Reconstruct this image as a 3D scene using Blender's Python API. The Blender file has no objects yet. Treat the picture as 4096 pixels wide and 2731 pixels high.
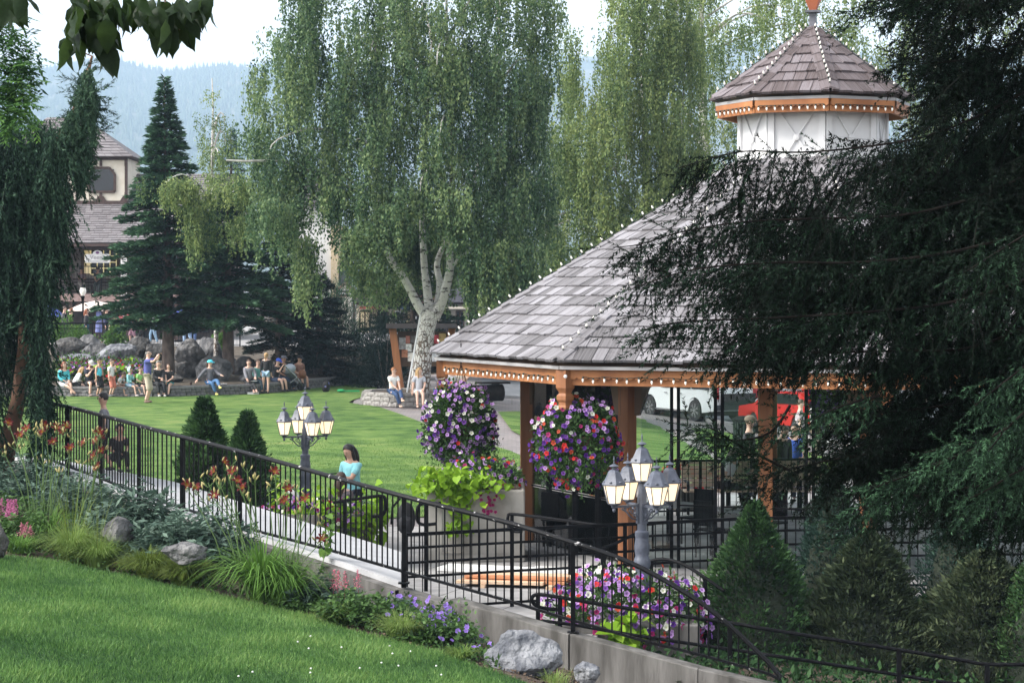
import bpy, bmesh, math, random
import numpy as np
from mathutils import Vector, Matrix, Euler
R = math.radians
random.seed(7); rng = np.random.default_rng(11)
scene = bpy.context.scene
COL = scene.collection
# ------------------------------------------------------------------ camera, sky, sun, exposure
F, H, HY = 2200.0, 4.5, 290.0          # focal length in picture widths of 1024, eye height, eye level row
cam_d = bpy.data.cameras.new('camera'); cam = bpy.data.objects.new('camera', cam_d); COL.objects.link(cam)
cam.location = (0, 0, H); cam.rotation_euler = (R(90), 0, 0)
cam_d.sensor_width = 36; cam_d.lens = F / 1024 * 36; cam_d.shift_y = -(341 - HY) / 1024
cam_d.clip_start = 0.1; cam_d.clip_end = 20000
scene.camera = cam
SUN_EL, SUN_AZ = 42, 255               # sun over the left shoulder of the picture, veiled
world = bpy.data.worlds.new('World'); scene.world = world; world.use_nodes = True
wn = world.node_tree; wn.nodes.clear()
sky = wn.nodes.new('ShaderNodeTexSky'); sky.sky_type = 'NISHITA'; sky.sun_disc = False
sky.sun_elevation = R(SUN_EL); sky.sun_rotation = R(SUN_AZ - 0); sky.altitude = 350
sky.air_density = 1.0; sky.dust_density = 3.0; sky.ozone_density = 1.0
hs = wn.nodes.new('ShaderNodeHueSaturation'); hs.inputs['Saturation'].default_value = 0.2
bg = wn.nodes.new('ShaderNodeBackground'); bg.inputs['Strength'].default_value = 0.125
wo = wn.nodes.new('ShaderNodeOutputWorld')
wn.links.new(sky.outputs[0], hs.inputs['Color']); wn.links.new(hs.outputs[0], bg.inputs[0]); wn.links.new(bg.outputs[0], wo.inputs[0])
sun_d = bpy.data.lights.new('sun', 'SUN'); sun_d.energy = 1.5; sun_d.angle = R(24); sun_d.color = (1, .95, .88)
sun = bpy.data.objects.new('sun', sun_d); COL.objects.link(sun)
_az, _el = R(SUN_AZ), R(SUN_EL)
_d = Vector((math.sin(_az) * math.cos(_el), math.cos(_az) * math.cos(_el), math.sin(_el)))   # towards the sun
sun.rotation_euler = (-_d).to_track_quat('-Z', 'Y').to_euler(); sun.location = _d * 60
vs = scene.view_settings; scene.display_settings.display_device = 'sRGB'
vs.view_transform = 'Standard'; vs.look = 'None'; vs.gamma = 1; vs.use_curve_mapping = False; vs.exposure = 1.9
scene.render.engine = 'CYCLES'
cy = scene.cycles
cy.max_bounces = 7; cy.diffuse_bounces = 3; cy.glossy_bounces = 3; cy.transmission_bounces = 6; cy.transparent_max_bounces = 8; cy.volume_bounces = 0
cy.use_adaptive_sampling = True; cy.caustics_reflective = False; cy.caustics_refractive = False
try:
    cy.use_denoising = True; cy.denoiser = 'OPENIMAGEDENOISE'
except Exception: pass

# ------------------------------------------------------------------ helpers
def W(px, py, Y): return Vector(((px - 512) / F * Y, Y, H - (py - HY) / F * Y))
def XP(px, Y): return (px - 512) / F * Y
def ZP(py, Y): return H - (py - HY) / F * Y
def lerp(a, b, t): return a + (b - a) * t
def sstep(a, b, x):
    t = min(1, max(0, (x - a) / (b - a))); return t * t * (3 - 2 * t)

def tag(o, label=None, cat=None, group=None, kind=None):
    if label: o['label'] = label
    if cat: o['category'] = cat
    if group: o['group'] = group
    if kind: o['kind'] = kind
    return o
def empty(name, loc=(0, 0, 0), rz=0, label=None, cat=None, group=None):
    o = bpy.data.objects.new(name, None); COL.objects.link(o)
    o.location = loc; o.rotation_euler = (0, 0, rz); o.empty_display_size = .2
    return tag(o, label, cat, group)
def copy_tree(o, parent=None):
    c = o.copy(); COL.objects.link(c); c.parent = parent
    for ch in list(o.children): copy_tree(ch, c)
    return c

# ---- materials
MATS = {}
def mat(name, c1, c2=None, scale=8., rough=.7, bump=0., bscale=None, metal=0., stretch=None, detail=6., spec=.4, coat=0., lo=.35, hi=.65, wave=None):
    """principled material, two colours mixed by noise, optional relief"""
    if name in MATS: return MATS[name]
    m = bpy.data.materials.new(name); m.use_nodes = True; nt = m.node_tree; b = nt.nodes['Principled BSDF']
    b.inputs['Roughness'].default_value = rough; b.inputs['Metallic'].default_value = metal
    b.inputs['Specular IOR Level'].default_value = spec; b.inputs['Coat Weight'].default_value = coat
    b.inputs['Base Color'].default_value = (*c1, 1)
    if c2 or bump:
        tc = nt.nodes.new('ShaderNodeTexCoord'); mp = nt.nodes.new('ShaderNodeMapping')
        if stretch: mp.inputs['Scale'].default_value = stretch
        nt.links.new(tc.outputs['Object'], mp.inputs[0])
        n = nt.nodes.new('ShaderNodeTexNoise'); n.inputs['Scale'].default_value = scale; n.inputs['Detail'].default_value = detail
        nt.links.new(mp.outputs[0], n.inputs['Vector'])
        if c2:
            r = nt.nodes.new('ShaderNodeValToRGB'); r.color_ramp.elements[0].position = lo; r.color_ramp.elements[1].position = hi
            r.color_ramp.elements[0].color = (*c1, 1); r.color_ramp.elements[1].color = (*c2, 1)
            nt.links.new(n.outputs[0], r.inputs[0]); nt.links.new(r.outputs[0], b.inputs['Base Color'])
        if bump:
            n2 = n
            if bscale:
                n2 = nt.nodes.new('ShaderNodeTexNoise'); n2.inputs['Scale'].default_value = bscale; n2.inputs['Detail'].default_value = 5
                nt.links.new(mp.outputs[0], n2.inputs['Vector'])
            bp = nt.nodes.new('ShaderNodeBump'); bp.inputs['Strength'].default_value = bump; bp.inputs['Distance'].default_value = .02
            nt.links.new(n2.outputs[0], bp.inputs['Height']); nt.links.new(bp.outputs[0], b.inputs['Normal'])
    MATS[name] = m; return m
def leafmat(name, cols, transl=.3, rough=.6, spec=.25):
    """leaf material: colour picked by the per-leaf value 'v'"""
    if name in MATS: return MATS[name]
    m = bpy.data.materials.new(name); m.use_nodes = True; nt = m.node_tree; b = nt.nodes['Principled BSDF']; out = nt.nodes['Material Output']
    b.inputs['Roughness'].default_value = rough; b.inputs['Specular IOR Level'].default_value = spec
    at = nt.nodes.new('ShaderNodeAttribute'); at.attribute_name = 'v'
    r = nt.nodes.new('ShaderNodeValToRGB'); e = r.color_ramp.elements
    while len(e) < len(cols): e.new(.5)
    for i, c in enumerate(cols): e[i].position = i / max(1, len(cols) - 1); e[i].color = (*c, 1)
    nt.links.new(at.outputs['Fac'], r.inputs[0]); nt.links.new(r.outputs[0], b.inputs['Base Color'])
    if transl:
        t = nt.nodes.new('ShaderNodeBsdfTranslucent'); mx = nt.nodes.new('ShaderNodeMixShader'); mx.inputs[0].default_value = transl
        nt.links.new(r.outputs[0], t.inputs[0]); nt.links.new(b.outputs[0], mx.inputs[1]); nt.links.new(t.outputs[0], mx.inputs[2])
        nt.links.new(mx.outputs[0], out.inputs[0])
    MATS[name] = m; return m
def emat(name, col, strength):
    if name in MATS: return MATS[name]
    m = bpy.data.materials.new(name); m.use_nodes = True; b = m.node_tree.nodes['Principled BSDF']
    b.inputs['Base Color'].default_value = (.75, .72, .66, 1); b.inputs['Roughness'].default_value = .3
    b.inputs['Emission Color'].default_value = (*col, 1); b.inputs['Emission Strength'].default_value = strength
    MATS[name] = m; return m
def glassmat(name, tint=(.9, .95, .95), fac=.12):
    """thin clear pane: mostly see-through with a mirror sheen"""
    if name in MATS: return MATS[name]
    m = bpy.data.materials.new(name); m.use_nodes = True; nt = m.node_tree; nt.nodes.clear()
    o = nt.nodes.new('ShaderNodeOutputMaterial'); t = nt.nodes.new('ShaderNodeBsdfTransparent'); t.inputs[0].default_value = (*tint, 1)
    g = nt.nodes.new('ShaderNodeBsdfGlossy'); g.inputs['Roughness'].default_value = .02
    fr = nt.nodes.new('ShaderNodeFresnel'); fr.inputs[0].default_value = 1.5
    mx = nt.nodes.new('ShaderNodeMixShader'); nt.links.new(fr.outputs[0], mx.inputs[0])
    nt.links.new(t.outputs[0], mx.inputs[1]); nt.links.new(g.outputs[0], mx.inputs[2]); nt.links.new(mx.outputs[0], o.inputs[0])
    MATS[name] = m; return m

# ---- mesh builder for solid things
class MB:
    def __init__(s): s.v = []; s.f = []; s.m = []
    def add(s, vs, fs, mi=0, M=None):
        o = len(s.v)
        for p in vs: s.v.append(tuple(M @ Vector(p)) if M else tuple(p))
        for f in fs: s.f.append(tuple(i + o for i in f)); s.m.append(mi)
        return s
    def box(s, c, d, rz=0, mi=0, M=None, rot=None):
        x, y, z = d[0] / 2, d[1] / 2, d[2] / 2
        vs = [Vector((sx * x, sy * y, sz * z)) for sz in (-1, 1) for sy in (-1, 1) for sx in (-1, 1)]
        q = (rot.to_matrix() if rot else Matrix.Rotation(rz, 3, 'Z'))
        vs = [q @ v + Vector(c) for v in vs]
        return s.add(vs, [(0, 2, 3, 1), (4, 5, 7, 6), (0, 1, 5, 4), (2, 6, 7, 3), (0, 4, 6, 2), (1, 3, 7, 5)], mi, M)
    def bar(s, a, b, w, h=None, mi=0, up=(0, 0, 1)):
        """rectangular bar from a to b"""
        a, b = Vector(a), Vector(b); h = h or w; d = (b - a).normalized(); u = Vector(up)
        if abs(d.dot(u)) > .98: u = Vector((1, 0, 0)) if abs(d.x) < .9 else Vector((0, 1, 0))
        sd = d.cross(u).normalized(); u = sd.cross(d)
        vs = [p + sd * sx * w / 2 + u * sz * h / 2 for p in (a, b) for sz in (-1, 1) for sx in (-1, 1)]
        return s.add(vs, [(0, 1, 3, 2), (4, 6, 7, 5), (0, 4, 5, 1), (2, 3, 7, 6), (0, 2, 6, 4), (1, 5, 7, 3)], mi)
    def tube(s, pts, rad, n=8, mi=0, cap=True):
        pts = [Vector(p) for p in pts]; rad = rad if isinstance(rad, (list, tuple)) else [rad] * len(pts)
        o = len(s.v); ref = None
        for i, p in enumerate(pts):
            d = (pts[min(i + 1, len(pts) - 1)] - pts[max(i - 1, 0)]).normalized()
            if ref is None: ref = Vector((0, 0, 1)) if abs(d.z) < .9 else Vector((1, 0, 0))
            u = d.cross(ref).normalized(); w = u.cross(d).normalized(); ref = w
            for k in range(n):
                a = 2 * math.pi * k / n; s.v.append(tuple(p + (u * math.cos(a) + w * math.sin(a)) * rad[i]))
        for i in range(len(pts) - 1):
            for k in range(n):
                k2 = (k + 1) % n
                s.f.append((o + i * n + k, o + i * n + k2, o + (i + 1) * n + k2, o + (i + 1) * n + k)); s.m.append(mi)
        if cap:
            s.f.append(tuple(o + k for k in range(n))[::-1]); s.m.append(mi)
            s.f.append(tuple(o + (len(pts) - 1) * n + k for k in range(n))); s.m.append(mi)
        return s
    def lathe(s, prof, c=(0, 0, 0), n=16, mi=0, axis=None, sx=1, sy=1, rot=0):
        """prof: list of (r,z)"""
        o = len(s.v); c = Vector(c); q = axis.to_matrix() if axis else None
        for r, z in prof:
            for k in range(n):
                a = 2 * math.pi * k / n + rot; p = Vector((r * math.cos(a) * sx, r * math.sin(a) * sy, z))
                s.v.append(tuple((q @ p if q else p) + c))
        for i in range(len(prof) - 1):
            for k in range(n):
                k2 = (k + 1) % n
                s.f.append((o + i * n + k, o + i * n + k2, o + (i + 1) * n + k2, o + (i + 1) * n + k)); s.m.append(mi)
        s.f.append(tuple(o + k for k in range(n))[::-1]); s.m.append(mi)
        s.f.append(tuple(o + (len(prof) - 1) * n + k for k in range(n))); s.m.append(mi)
        return s
    def ball(s, c, r, n=10, mi=0, rot=None):
        r = r if isinstance(r, (tuple, list)) else (r, r, r); o = len(s.v); k = n; h = max(4, n // 2 + 1)
        q = rot.to_matrix() if rot else None
        for i in range(h + 1):
            t = math.pi * i / h
            for j in range(k):
                a = 2 * math.pi * j / k; p = Vector((r[0] * math.sin(t) * math.cos(a), r[1] * math.sin(t) * math.sin(a), -r[2] * math.cos(t)))
                s.v.append(tuple((q @ p if q else p) + Vector(c)))
        for i in range(h):
            for j in range(k):
                j2 = (j + 1) % k; s.f.append((o + i * k + j, o + i * k + j2, o + (i + 1) * k + j2, o + (i + 1) * k + j)); s.m.append(mi)
        return s
    def prism(s, poly, ext, mi=0):
        """poly: 3-D points of one face, ext: extrusion vector"""
        ext = Vector(ext); n = len(poly); a = [Vector(p) for p in poly]; vs = a + [p + ext for p in a]
        return s.add(vs, [tuple(range(n))[::-1], tuple(range(n, 2 * n))] + [(i, (i + 1) % n, n + (i + 1) % n, n + i) for i in range(n)], mi)
    def mesh(s, name, mats, smooth=False, weld=False):
        me = bpy.data.meshes.new(name); me.from_pydata(s.v, [], s.f)
        for m in (mats if isinstance(mats, (list, tuple)) else [mats]): me.materials.append(m)
        me.polygons.foreach_set('material_index', s.m)
        if smooth: me.polygons.foreach_set('use_smooth', [True] * len(s.f))
        me.validate(); me.update()
        bm = bmesh.new(); bm.from_mesh(me)
        if weld: bmesh.ops.remove_doubles(bm, verts=bm.verts, dist=1e-4)
        bmesh.ops.recalc_face_normals(bm, faces=bm.faces); bm.to_mesh(me); bm.free()
        return me
    def build(s, name, mats, parent=None, smooth=False, bevel=0, loc=None, weld=False, kind=None):
        me = s.mesh(name, mats, smooth, weld); o = bpy.data.objects.new(name, me); COL.objects.link(o); o.parent = parent
        if loc is not None: o.location = loc
        if smooth:
            try: me.set_sharp_from_angle(angle=R(42))
            except Exception: pass
        if bevel:
            md = o.modifiers.new('bevel', 'BEVEL'); md.width = bevel; md.segments = 2; md.limit_method = 'ANGLE'
        if kind: o['kind'] = kind
        return o
def put(name, me, parent=None, loc=(0, 0, 0), rot=None, scale=None, M=None):
    o = bpy.data.objects.new(name, me); COL.objects.link(o); o.parent = parent
    if M is not None: o.matrix_local = M
    else:
        o.location = loc
        if rot is not None: o.rotation_euler = rot
        if scale is not None: o.scale = scale if hasattr(scale, '__len__') else (scale,) * 3
    return o

# ---- fast triangle soups for foliage
def soup(name, V, T, m, val=None, parent=None, kind=None, mi=None, smooth=False):
    me = bpy.data.meshes.new(name); V = np.ascontiguousarray(V, np.float32); T = np.ascontiguousarray(T, np.int32)
    me.vertices.add(len(V)); me.vertices.foreach_set('co', V.ravel())
    me.loops.add(len(T) * 3); me.loops.foreach_set('vertex_index', T.ravel())
    me.polygons.add(len(T)); me.polygons.foreach_set('loop_start', np.arange(0, len(T) * 3, 3, dtype=np.int32))
    for x in (m if isinstance(m, (list, tuple)) else [m]): me.materials.append(x)
    if mi is not None: me.polygons.foreach_set('material_index', np.asarray(mi, np.int32))
    me.update(calc_edges=True)
    if val is not None:
        at = me.attributes.new('v', 'FLOAT', 'POINT'); at.data.foreach_set('value', np.ascontiguousarray(val, np.float32))
    if smooth: me.polygons.foreach_set('use_smooth', [True] * len(T))
    o = bpy.data.objects.new(name, me); COL.objects.link(o); o.parent = parent
    if kind: o['kind'] = kind
    return o
def unit(a): return a / np.maximum(np.linalg.norm(a, axis=-1, keepdims=True), 1e-9)
def rots(d, roll=None):
    """(N,3,3) frames whose y axis is d, z as up as possible, rolled by 'roll'"""
    d = unit(d); up = np.zeros_like(d); up[:, 2] = 1; bad = np.abs(d[:, 2]) > .97; up[bad] = (0, 1, 0)
    x = unit(np.cross(d, up)); z = np.cross(x, d)
    if roll is not None:
        c, s_ = np.cos(roll)[:, None], np.sin(roll)[:, None]; x, z = x * c + z * s_, z * c - x * s_
    return np.stack([x, d, z], axis=2)
def scatter(tv, tt, Rm, pos, sc):
    """copies of template (tv,tt) -> V,T"""
    N = len(pos); n = len(tv)
    V = np.einsum('nij,kj->nki', Rm, tv) * np.asarray(sc).reshape(N, 1, -1) + pos[:, None, :]
    T = tt[None] + (np.arange(N) * n)[:, None, None]
    return V.reshape(-1, 3), T.reshape(-1, 3)
LEAF = (np.array([[0, 0, 0], [.5, .45, .06], [0, 1, 0], [-.5, .45, .06]], float) , np.array([[0, 1, 2], [0, 2, 3]]))
def leaves(pos, d, L, w, roll=None):
    """rhombic leaves with a fold; L length, w width/length"""
    tv = LEAF[0] * (w, 1, 1.0)
    roll = rng.uniform(0, 6.28, len(pos)) if roll is None else roll
    return scatter(tv, LEAF[1], rots(d, roll), pos, np.broadcast_to(np.asarray(L, float), (len(pos),)))
class Soup:
    def __init__(s): s.V = []; s.T = []; s.c = []; s.n = 0
    def add(s, V, T, val):
        s.V.append(V); s.T.append(T + s.n); s.n += len(V); s.c.append(np.broadcast_to(np.asarray(val, float), (len(V),)) if np.ndim(val) == 0 else np.repeat(val, len(V) // len(val)))
    def build(s, name, m, parent=None, kind=None): return soup(name, np.concatenate(s.V), np.concatenate(s.T), m, np.concatenate(s.c), parent, kind)
def vnoise(p, sc, seed=0):
    """cheap smooth noise, (N,3)->(N,)"""
    r = np.random.default_rng(seed); out = np.zeros(len(p))
    for k in range(6):
        w = r.normal(size=3) * sc; out += np.sin(p @ w + r.uniform(0, 6.28))
    return out / 6 * 1.6
def text_mesh(name, txt, size, m, parent, M, extrude=.003):
    cu = bpy.data.curves.new(name, 'FONT'); cu.body = txt; cu.size = size; cu.align_x = 'CENTER'; cu.align_y = 'CENTER'; cu.extrude = extrude
    t = bpy.data.objects.new(name, cu); COL.objects.link(t); bpy.context.view_layer.update()
    me = bpy.data.meshes.new_from_object(t.evaluated_get(bpy.context.evaluated_depsgraph_get())); bpy.data.objects.remove(t)
    me.name = name; me.materials.clear(); me.materials.append(m)
    return put(name, me, parent, M=M)
# ------------------------------------------------------------------ the setting
PZ = .15                                            # level of the paved court round the gazebo
def zl(X, Y):
    s = min(1, max(0, (Y - 41) / 36)); t = lerp(.6, -.35, sstep(-2.5, 7, X)); return lerp(PZ, t, s)
def G(px, py, dz=0):
    Y = 60.
    for _ in range(25):
        Y = F * (H - zl(XP(px, Y), Y) - dz) / max(4, (py - HY))
    return Vector((XP(px, Y), Y, zl(XP(px, Y), Y) + dz))
def sheet(name, poly, dz, m, zf=zl, step=3., kind='structure'):
    bm = bmesh.new(); f = bm.faces.new([bm.verts.new((p[0], p[1], 0)) for p in poly])
    xs = [p[0] for p in poly]; ys = [p[1] for p in poly]
    for ax, lo, hi in ((0, min(xs), max(xs)), (1, min(ys), max(ys))):
        k = lo + step
        while k < hi:
            co = [0, 0, 0]; no = [0, 0, 0]; co[ax] = k; no[ax] = 1
            bmesh.ops.bisect_plane(bm, geom=bm.verts[:] + bm.edges[:] + bm.faces[:], plane_co=co, plane_no=no); k += step
    bmesh.ops.triangulate(bm, faces=bm.faces)
    for v in bm.verts: v.co.z = zf(v.co.x, v.co.y) + dz
    bmesh.ops.recalc_face_normals(bm, faces=bm.faces)
    me = bpy.data.meshes.new(name); bm.to_mesh(me); bm.free()
    if me.polygons[0].normal.z < 0: me.flip_normals()
    me.materials.append(m); o = bpy.data.objects.new(name, me); COL.objects.link(o); o['kind'] = kind
    return o

def grassmat(name, cols, s1=1.2, s2=40, bump=.6):
    m = bpy.data.materials.new(name); m.use_nodes = True; nt = m.node_tree; b = nt.nodes['Principled BSDF']
    b.inputs['Roughness'].default_value = .8; b.inputs['Specular IOR Level'].default_value = .15
    tc = nt.nodes.new('ShaderNodeTexCoord'); n1 = nt.nodes.new('ShaderNodeTexNoise'); n1.inputs['Scale'].default_value = s1; n1.inputs['Detail'].default_value = 5
    n2 = nt.nodes.new('ShaderNodeTexNoise'); n2.inputs['Scale'].default_value = s2; n2.inputs['Detail'].default_value = 4
    n3 = nt.nodes.new('ShaderNodeTexNoise'); n3.inputs['Scale'].default_value = .23; n3.inputs['Detail'].default_value = 3
    for n in (n1, n2, n3): nt.links.new(tc.outputs['Object'], n.inputs['Vector'])
    mx = nt.nodes.new('ShaderNodeMath'); mx.operation = 'MULTIPLY_ADD'; mx.inputs[1].default_value = .5
    nt.links.new(n1.outputs[0], mx.inputs[0]); md = nt.nodes.new('ShaderNodeMath'); md.operation = 'MULTIPLY'; md.inputs[1].default_value = .32
    nt.links.new(n2.outputs[0], md.inputs[0]); nt.links.new(md.outputs[0], mx.inputs[2])
    m3 = nt.nodes.new('ShaderNodeMath'); m3.operation = 'MULTIPLY_ADD'; m3.inputs[1].default_value = .3; nt.links.new(n3.outputs[0], m3.inputs[0]); nt.links.new(mx.outputs[0], m3.inputs[2])
    r = nt.nodes.new('ShaderNodeValToRGB'); e = r.color_ramp.elements
    while len(e) < len(cols): e.new(.5)
    for i, c in enumerate(cols): e[i].position = .43 + .28 * i / (len(cols) - 1); e[i].color = (*c, 1)
    nt.links.new(m3.outputs[0], r.inputs[0]); nt.links.new(r.outputs[0], b.inputs['Base Color'])
    bp = nt.nodes.new('ShaderNodeBump'); bp.inputs['Strength'].default_value = bump; bp.inputs['Distance'].default_value = .04
    nt.links.new(n2.outputs[0], bp.inputs['Height']); nt.links.new(bp.outputs[0], b.inputs['Normal'])
    MATS[name] = m; return m
M_lawn = grassmat('lawn_grass', [(.030, .070, .016), (.065, .125, .026), (.115, .185, .043), (.17, .195, .065)], 1.5, 34)
M_lawn2 = grassmat('bank_grass_soil', [(.02, .056, .014), (.038, .10, .022), (.065, .135, .036)], 2, 60)
M_conc = mat('concrete', (.23, .225, .22), (.32, .31, .305), 3, .85, .25, 60)
M_wall = mat('weathered_concrete', (.06, .056, .05), (.165, .157, .147), 3.4, .9, .4, 30, stretch=(1.6, 1.6, .3), detail=11)
M_pale = mat('pale_new_concrete', (.36, .36, .37), (.44, .44, .445), 2, .8, .1, 40)
M_soil = mat('bed_soil', (.035, .025, .018), (.09, .065, .045), 14, .95, .8, 40)
M_asph = mat('asphalt', (.10, .105, .115), (.15, .155, .165), 2.0, .75, .3, 90)
M_mulch = mat('bank_soil', (.04, .03, .022), (.10, .08, .055), 5, .95, .6, 20)

def paver_mat():
    m = bpy.data.materials.new('paver_path'); m.use_nodes = True; nt = m.node_tree; b = nt.nodes['Principled BSDF']; b.inputs['Roughness'].default_value = .85
    tc = nt.nodes.new('ShaderNodeTexCoord'); br = nt.nodes.new('ShaderNodeTexBrick'); br.inputs['Scale'].default_value = 2.2
    br.inputs['Color1'].default_value = (.30, .26, .25, 1); br.inputs['Color2'].default_value = (.21, .19, .19, 1); br.inputs['Mortar'].default_value = (.17, .155, .15, 1)
    br.inputs['Mortar Size'].default_value = .02; br.inputs['Brick Width'].default_value = .5; br.inputs['Row Height'].default_value = .25
    n = nt.nodes.new('ShaderNodeTexNoise'); n.inputs['Scale'].default_value = .6; n.inputs['Detail'].default_value = 6
    mx = nt.nodes.new('ShaderNodeMix'); mx.data_type = 'RGBA'; mx.blend_type = 'MULTIPLY'; mx.inputs[0].default_value = .5
    nt.links.new(tc.outputs['Object'], br.inputs['Vector']); nt.links.new(tc.outputs['Object'], n.inputs['Vector'])
    nt.links.new(br.outputs[0], mx.inputs[6]); nt.links.new(n.outputs[0], mx.inputs[7]); nt.links.new(mx.outputs[2], b.inputs['Base Color'])
    MATS['paver_path'] = m; return m
M_paver = paver_mat()
def slab_mat():
    """poured concrete court with sawn joints"""
    m = M_conc.copy(); m.name = 'court_slabs'; nt = m.node_tree; b = nt.nodes['Principled BSDF']
    tc = nt.nodes.new('ShaderNodeTexCoord'); br = nt.nodes.new('ShaderNodeTexBrick'); br.offset = 0; br.inputs['Scale'].default_value = 1
    br.inputs['Color1'].default_value = (1, 1, 1, 1); br.inputs['Color2'].default_value = (.86, .86, .88, 1); br.inputs['Mortar'].default_value = (.35, .34, .33, 1)
    br.inputs['Mortar Size'].default_value = .012; br.inputs['Brick Width'].default_value = 1.3; br.inputs['Row Height'].default_value = 1.3
    rt = nt.nodes.new('ShaderNodeMapping'); rt.inputs['Rotation'].default_value = (0, 0, .35); nt.links.new(tc.outputs['Object'], rt.inputs[0]); nt.links.new(rt.outputs[0], br.inputs['Vector'])
    src = b.inputs['Base Color'].links[0].from_socket; mx = nt.nodes.new('ShaderNodeMix'); mx.data_type = 'RGBA'; mx.blend_type = 'MULTIPLY'; mx.inputs[0].default_value = 1
    nt.links.new(src, mx.inputs[6]); nt.links.new(br.outputs[0], mx.inputs[7]); nt.links.new(mx.outputs[2], b.inputs['Base Color'])
    return m
M_slab = slab_mat()

# ground sheet to the horizon, with the step down to the sunken bed in front of the court
gb = MB(); rows = []
for y in (-60, 20, 31.0, 31.15, 41, 50, 60, 70, 79, 95, 200, 900, 2600, 4900):
    rows.append([(x, y, (-.75 if y < 31.1 else zl(x, y) - .03)) for x in (-2300, -900, -60, -20, -2.5, 0, 2, 4, 7, 20, 60, 900, 2300)])
nx = len(rows[0]); gb.add([p for r in rows for p in r], [(i * nx + j, i * nx + j + 1, (i + 1) * nx + j + 1, (i + 1) * nx + j) for i in range(len(rows) - 1) for j in range(nx - 1)])
tag(gb.build('ground', M_mulch), kind='structure')

lawn_poly = [G(*p) for p in [(-120, 396.5), (60, 396.5), (150, 397), (215, 395.4), (265, 393.4), (320, 387.4), (352, 384.2), (378, 387.5), (366, 396), (352, 400.5), (349, 403),
    (379, 407), (401, 414.6), (423, 423), (455, 434), (480, 442.5), (510, 451), (530, 460), (542, 472), (530, 490), (470, 508), (423, 517.5), (381, 519), (330, 522)]]
lawn_poly = [(p.x, p.y) for p in lawn_poly] + [(-4.2, 38.2), (-30, 38.2)]
sheet('lawn', lawn_poly, .03, M_lawn)
lawn_b = [G(*p) for p in [(498, 412), (520, 411.5), (560, 412), (637, 417.6), (680, 424), (715, 430), (770, 442), (830, 458), (850, 478), (760, 484), (690, 484), (620, 480), (560, 456), (512, 431)]]
sheet('side_lawn', [(p.x, p.y) for p in lawn_b], .03, M_lawn)
sheet('pavement', [(-8, 40), (60, 40), (60, 110), (-1.5, 110), (-6.3, 92), (-5.5, 76), (-8, 60)], .004, M_paver)
road = [G(*p) for p in [(470, 396), (560, 401), (636, 409), (738, 426), (900, 455)]]
road = [(p.x, p.y) for p in road] + [(40, 58), (60, 70), (60, 118), (-1, 118)]
sheet('road', road, .012, M_asph)
kb = MB()                                            # kerb along the street
for a, b_ in zip(road[:4], road[1:5]):
    za, zb = zl(*a), zl(*b_); kb.bar((a[0], a[1], za + .05), (b_[0], b_[1], zb + .05), .16, .13)
tag(kb.build('kerb', M_conc), kind='structure')
# the paved court (z = PZ) and its front edge
court = [(-4.4, 43), (-4.4, 27.2), (.85, 26.6), (1.25, 29.4), (1.6, 30.2), (4.6, 31.2), (12, 31.2), (26, 31.2), (26, 46), (12, 47), (5, 47), (0, 45)]
sheet('court', court, .008, M_slab, zf=lambda x, y: PZ)
eb = MB()
for a, b_ in zip(court[2:7], court[3:8]): eb.bar((a[0], a[1], -.32), (b_[0], b_[1], -.32), .12, .93)
tag(eb.build('court_edge', M_conc), kind='structure')

# railing line along the ramp: picture column, distance, level of its foot
RA = [(-60, 39.2, 1.86), (0, 37.6, 1.72), (67, 35.1, 1.58), (154, 31.8, 1.41), (256, 29.8, 1.19), (404, 27.06, .90), (573, 26.0, .46), (700, 25.5, .14), (770, 25.3, -.01), (860, 25.0, -.22), (1100, 24.6, -.7)]
def ra(px):
    for (a, y0, z0), (b, y1, z1) in zip(RA, RA[1:]):
        if a <= px <= b: t = (px - a) / (b - a); return Vector((XP(px, lerp(y0, y1, t)), lerp(y0, y1, t), lerp(z0, z1, t)))
    return Vector((0, 0, 0))
far = [(-60, 446), (0, 452), (75, 462), (174, 481), (256, 506), (330, 529), (401, 551)]
near = [ra(p[0]) for p in far]; farp = []
for (px, py), n in zip(far, near):
    Y = F * (H - n.z) / (py - HY); farp.append(Vector((XP(px, Y), Y, n.z)))
rb = MB()
for i in range(len(near) - 1):
    a, b_, c, d = near[i], near[i + 1], farp[i + 1], farp[i]; dn = Vector((0, 0, -.12))
    q = [a, b_, c, d]; rb.add(q + [p + dn for p in q], [(0, 1, 2, 3), (7, 6, 5, 4), (0, 4, 5, 1), (2, 6, 7, 3)] + ([(1, 5, 6, 2)] if i == len(near) - 2 else []))
tag(rb.build('ramp', M_pale, weld=True), kind='structure')
rs = MB()                                            # boards closing the ramp's side, below the slab
for i in range(len(near) - 1):
    a, b_ = farp[i], farp[i + 1]; rs.bar(a - Vector((0, .1, .12 + .5)), b_ - Vector((0, .1, .12 + .5)), .06, .98)
rs.bar(near[-1] - Vector((0, 0, .5)), farp[-1] - Vector((0, 0, .5)), .05, .74)
tag(rs.build('ramp_side', M_wall), kind='structure')
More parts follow.
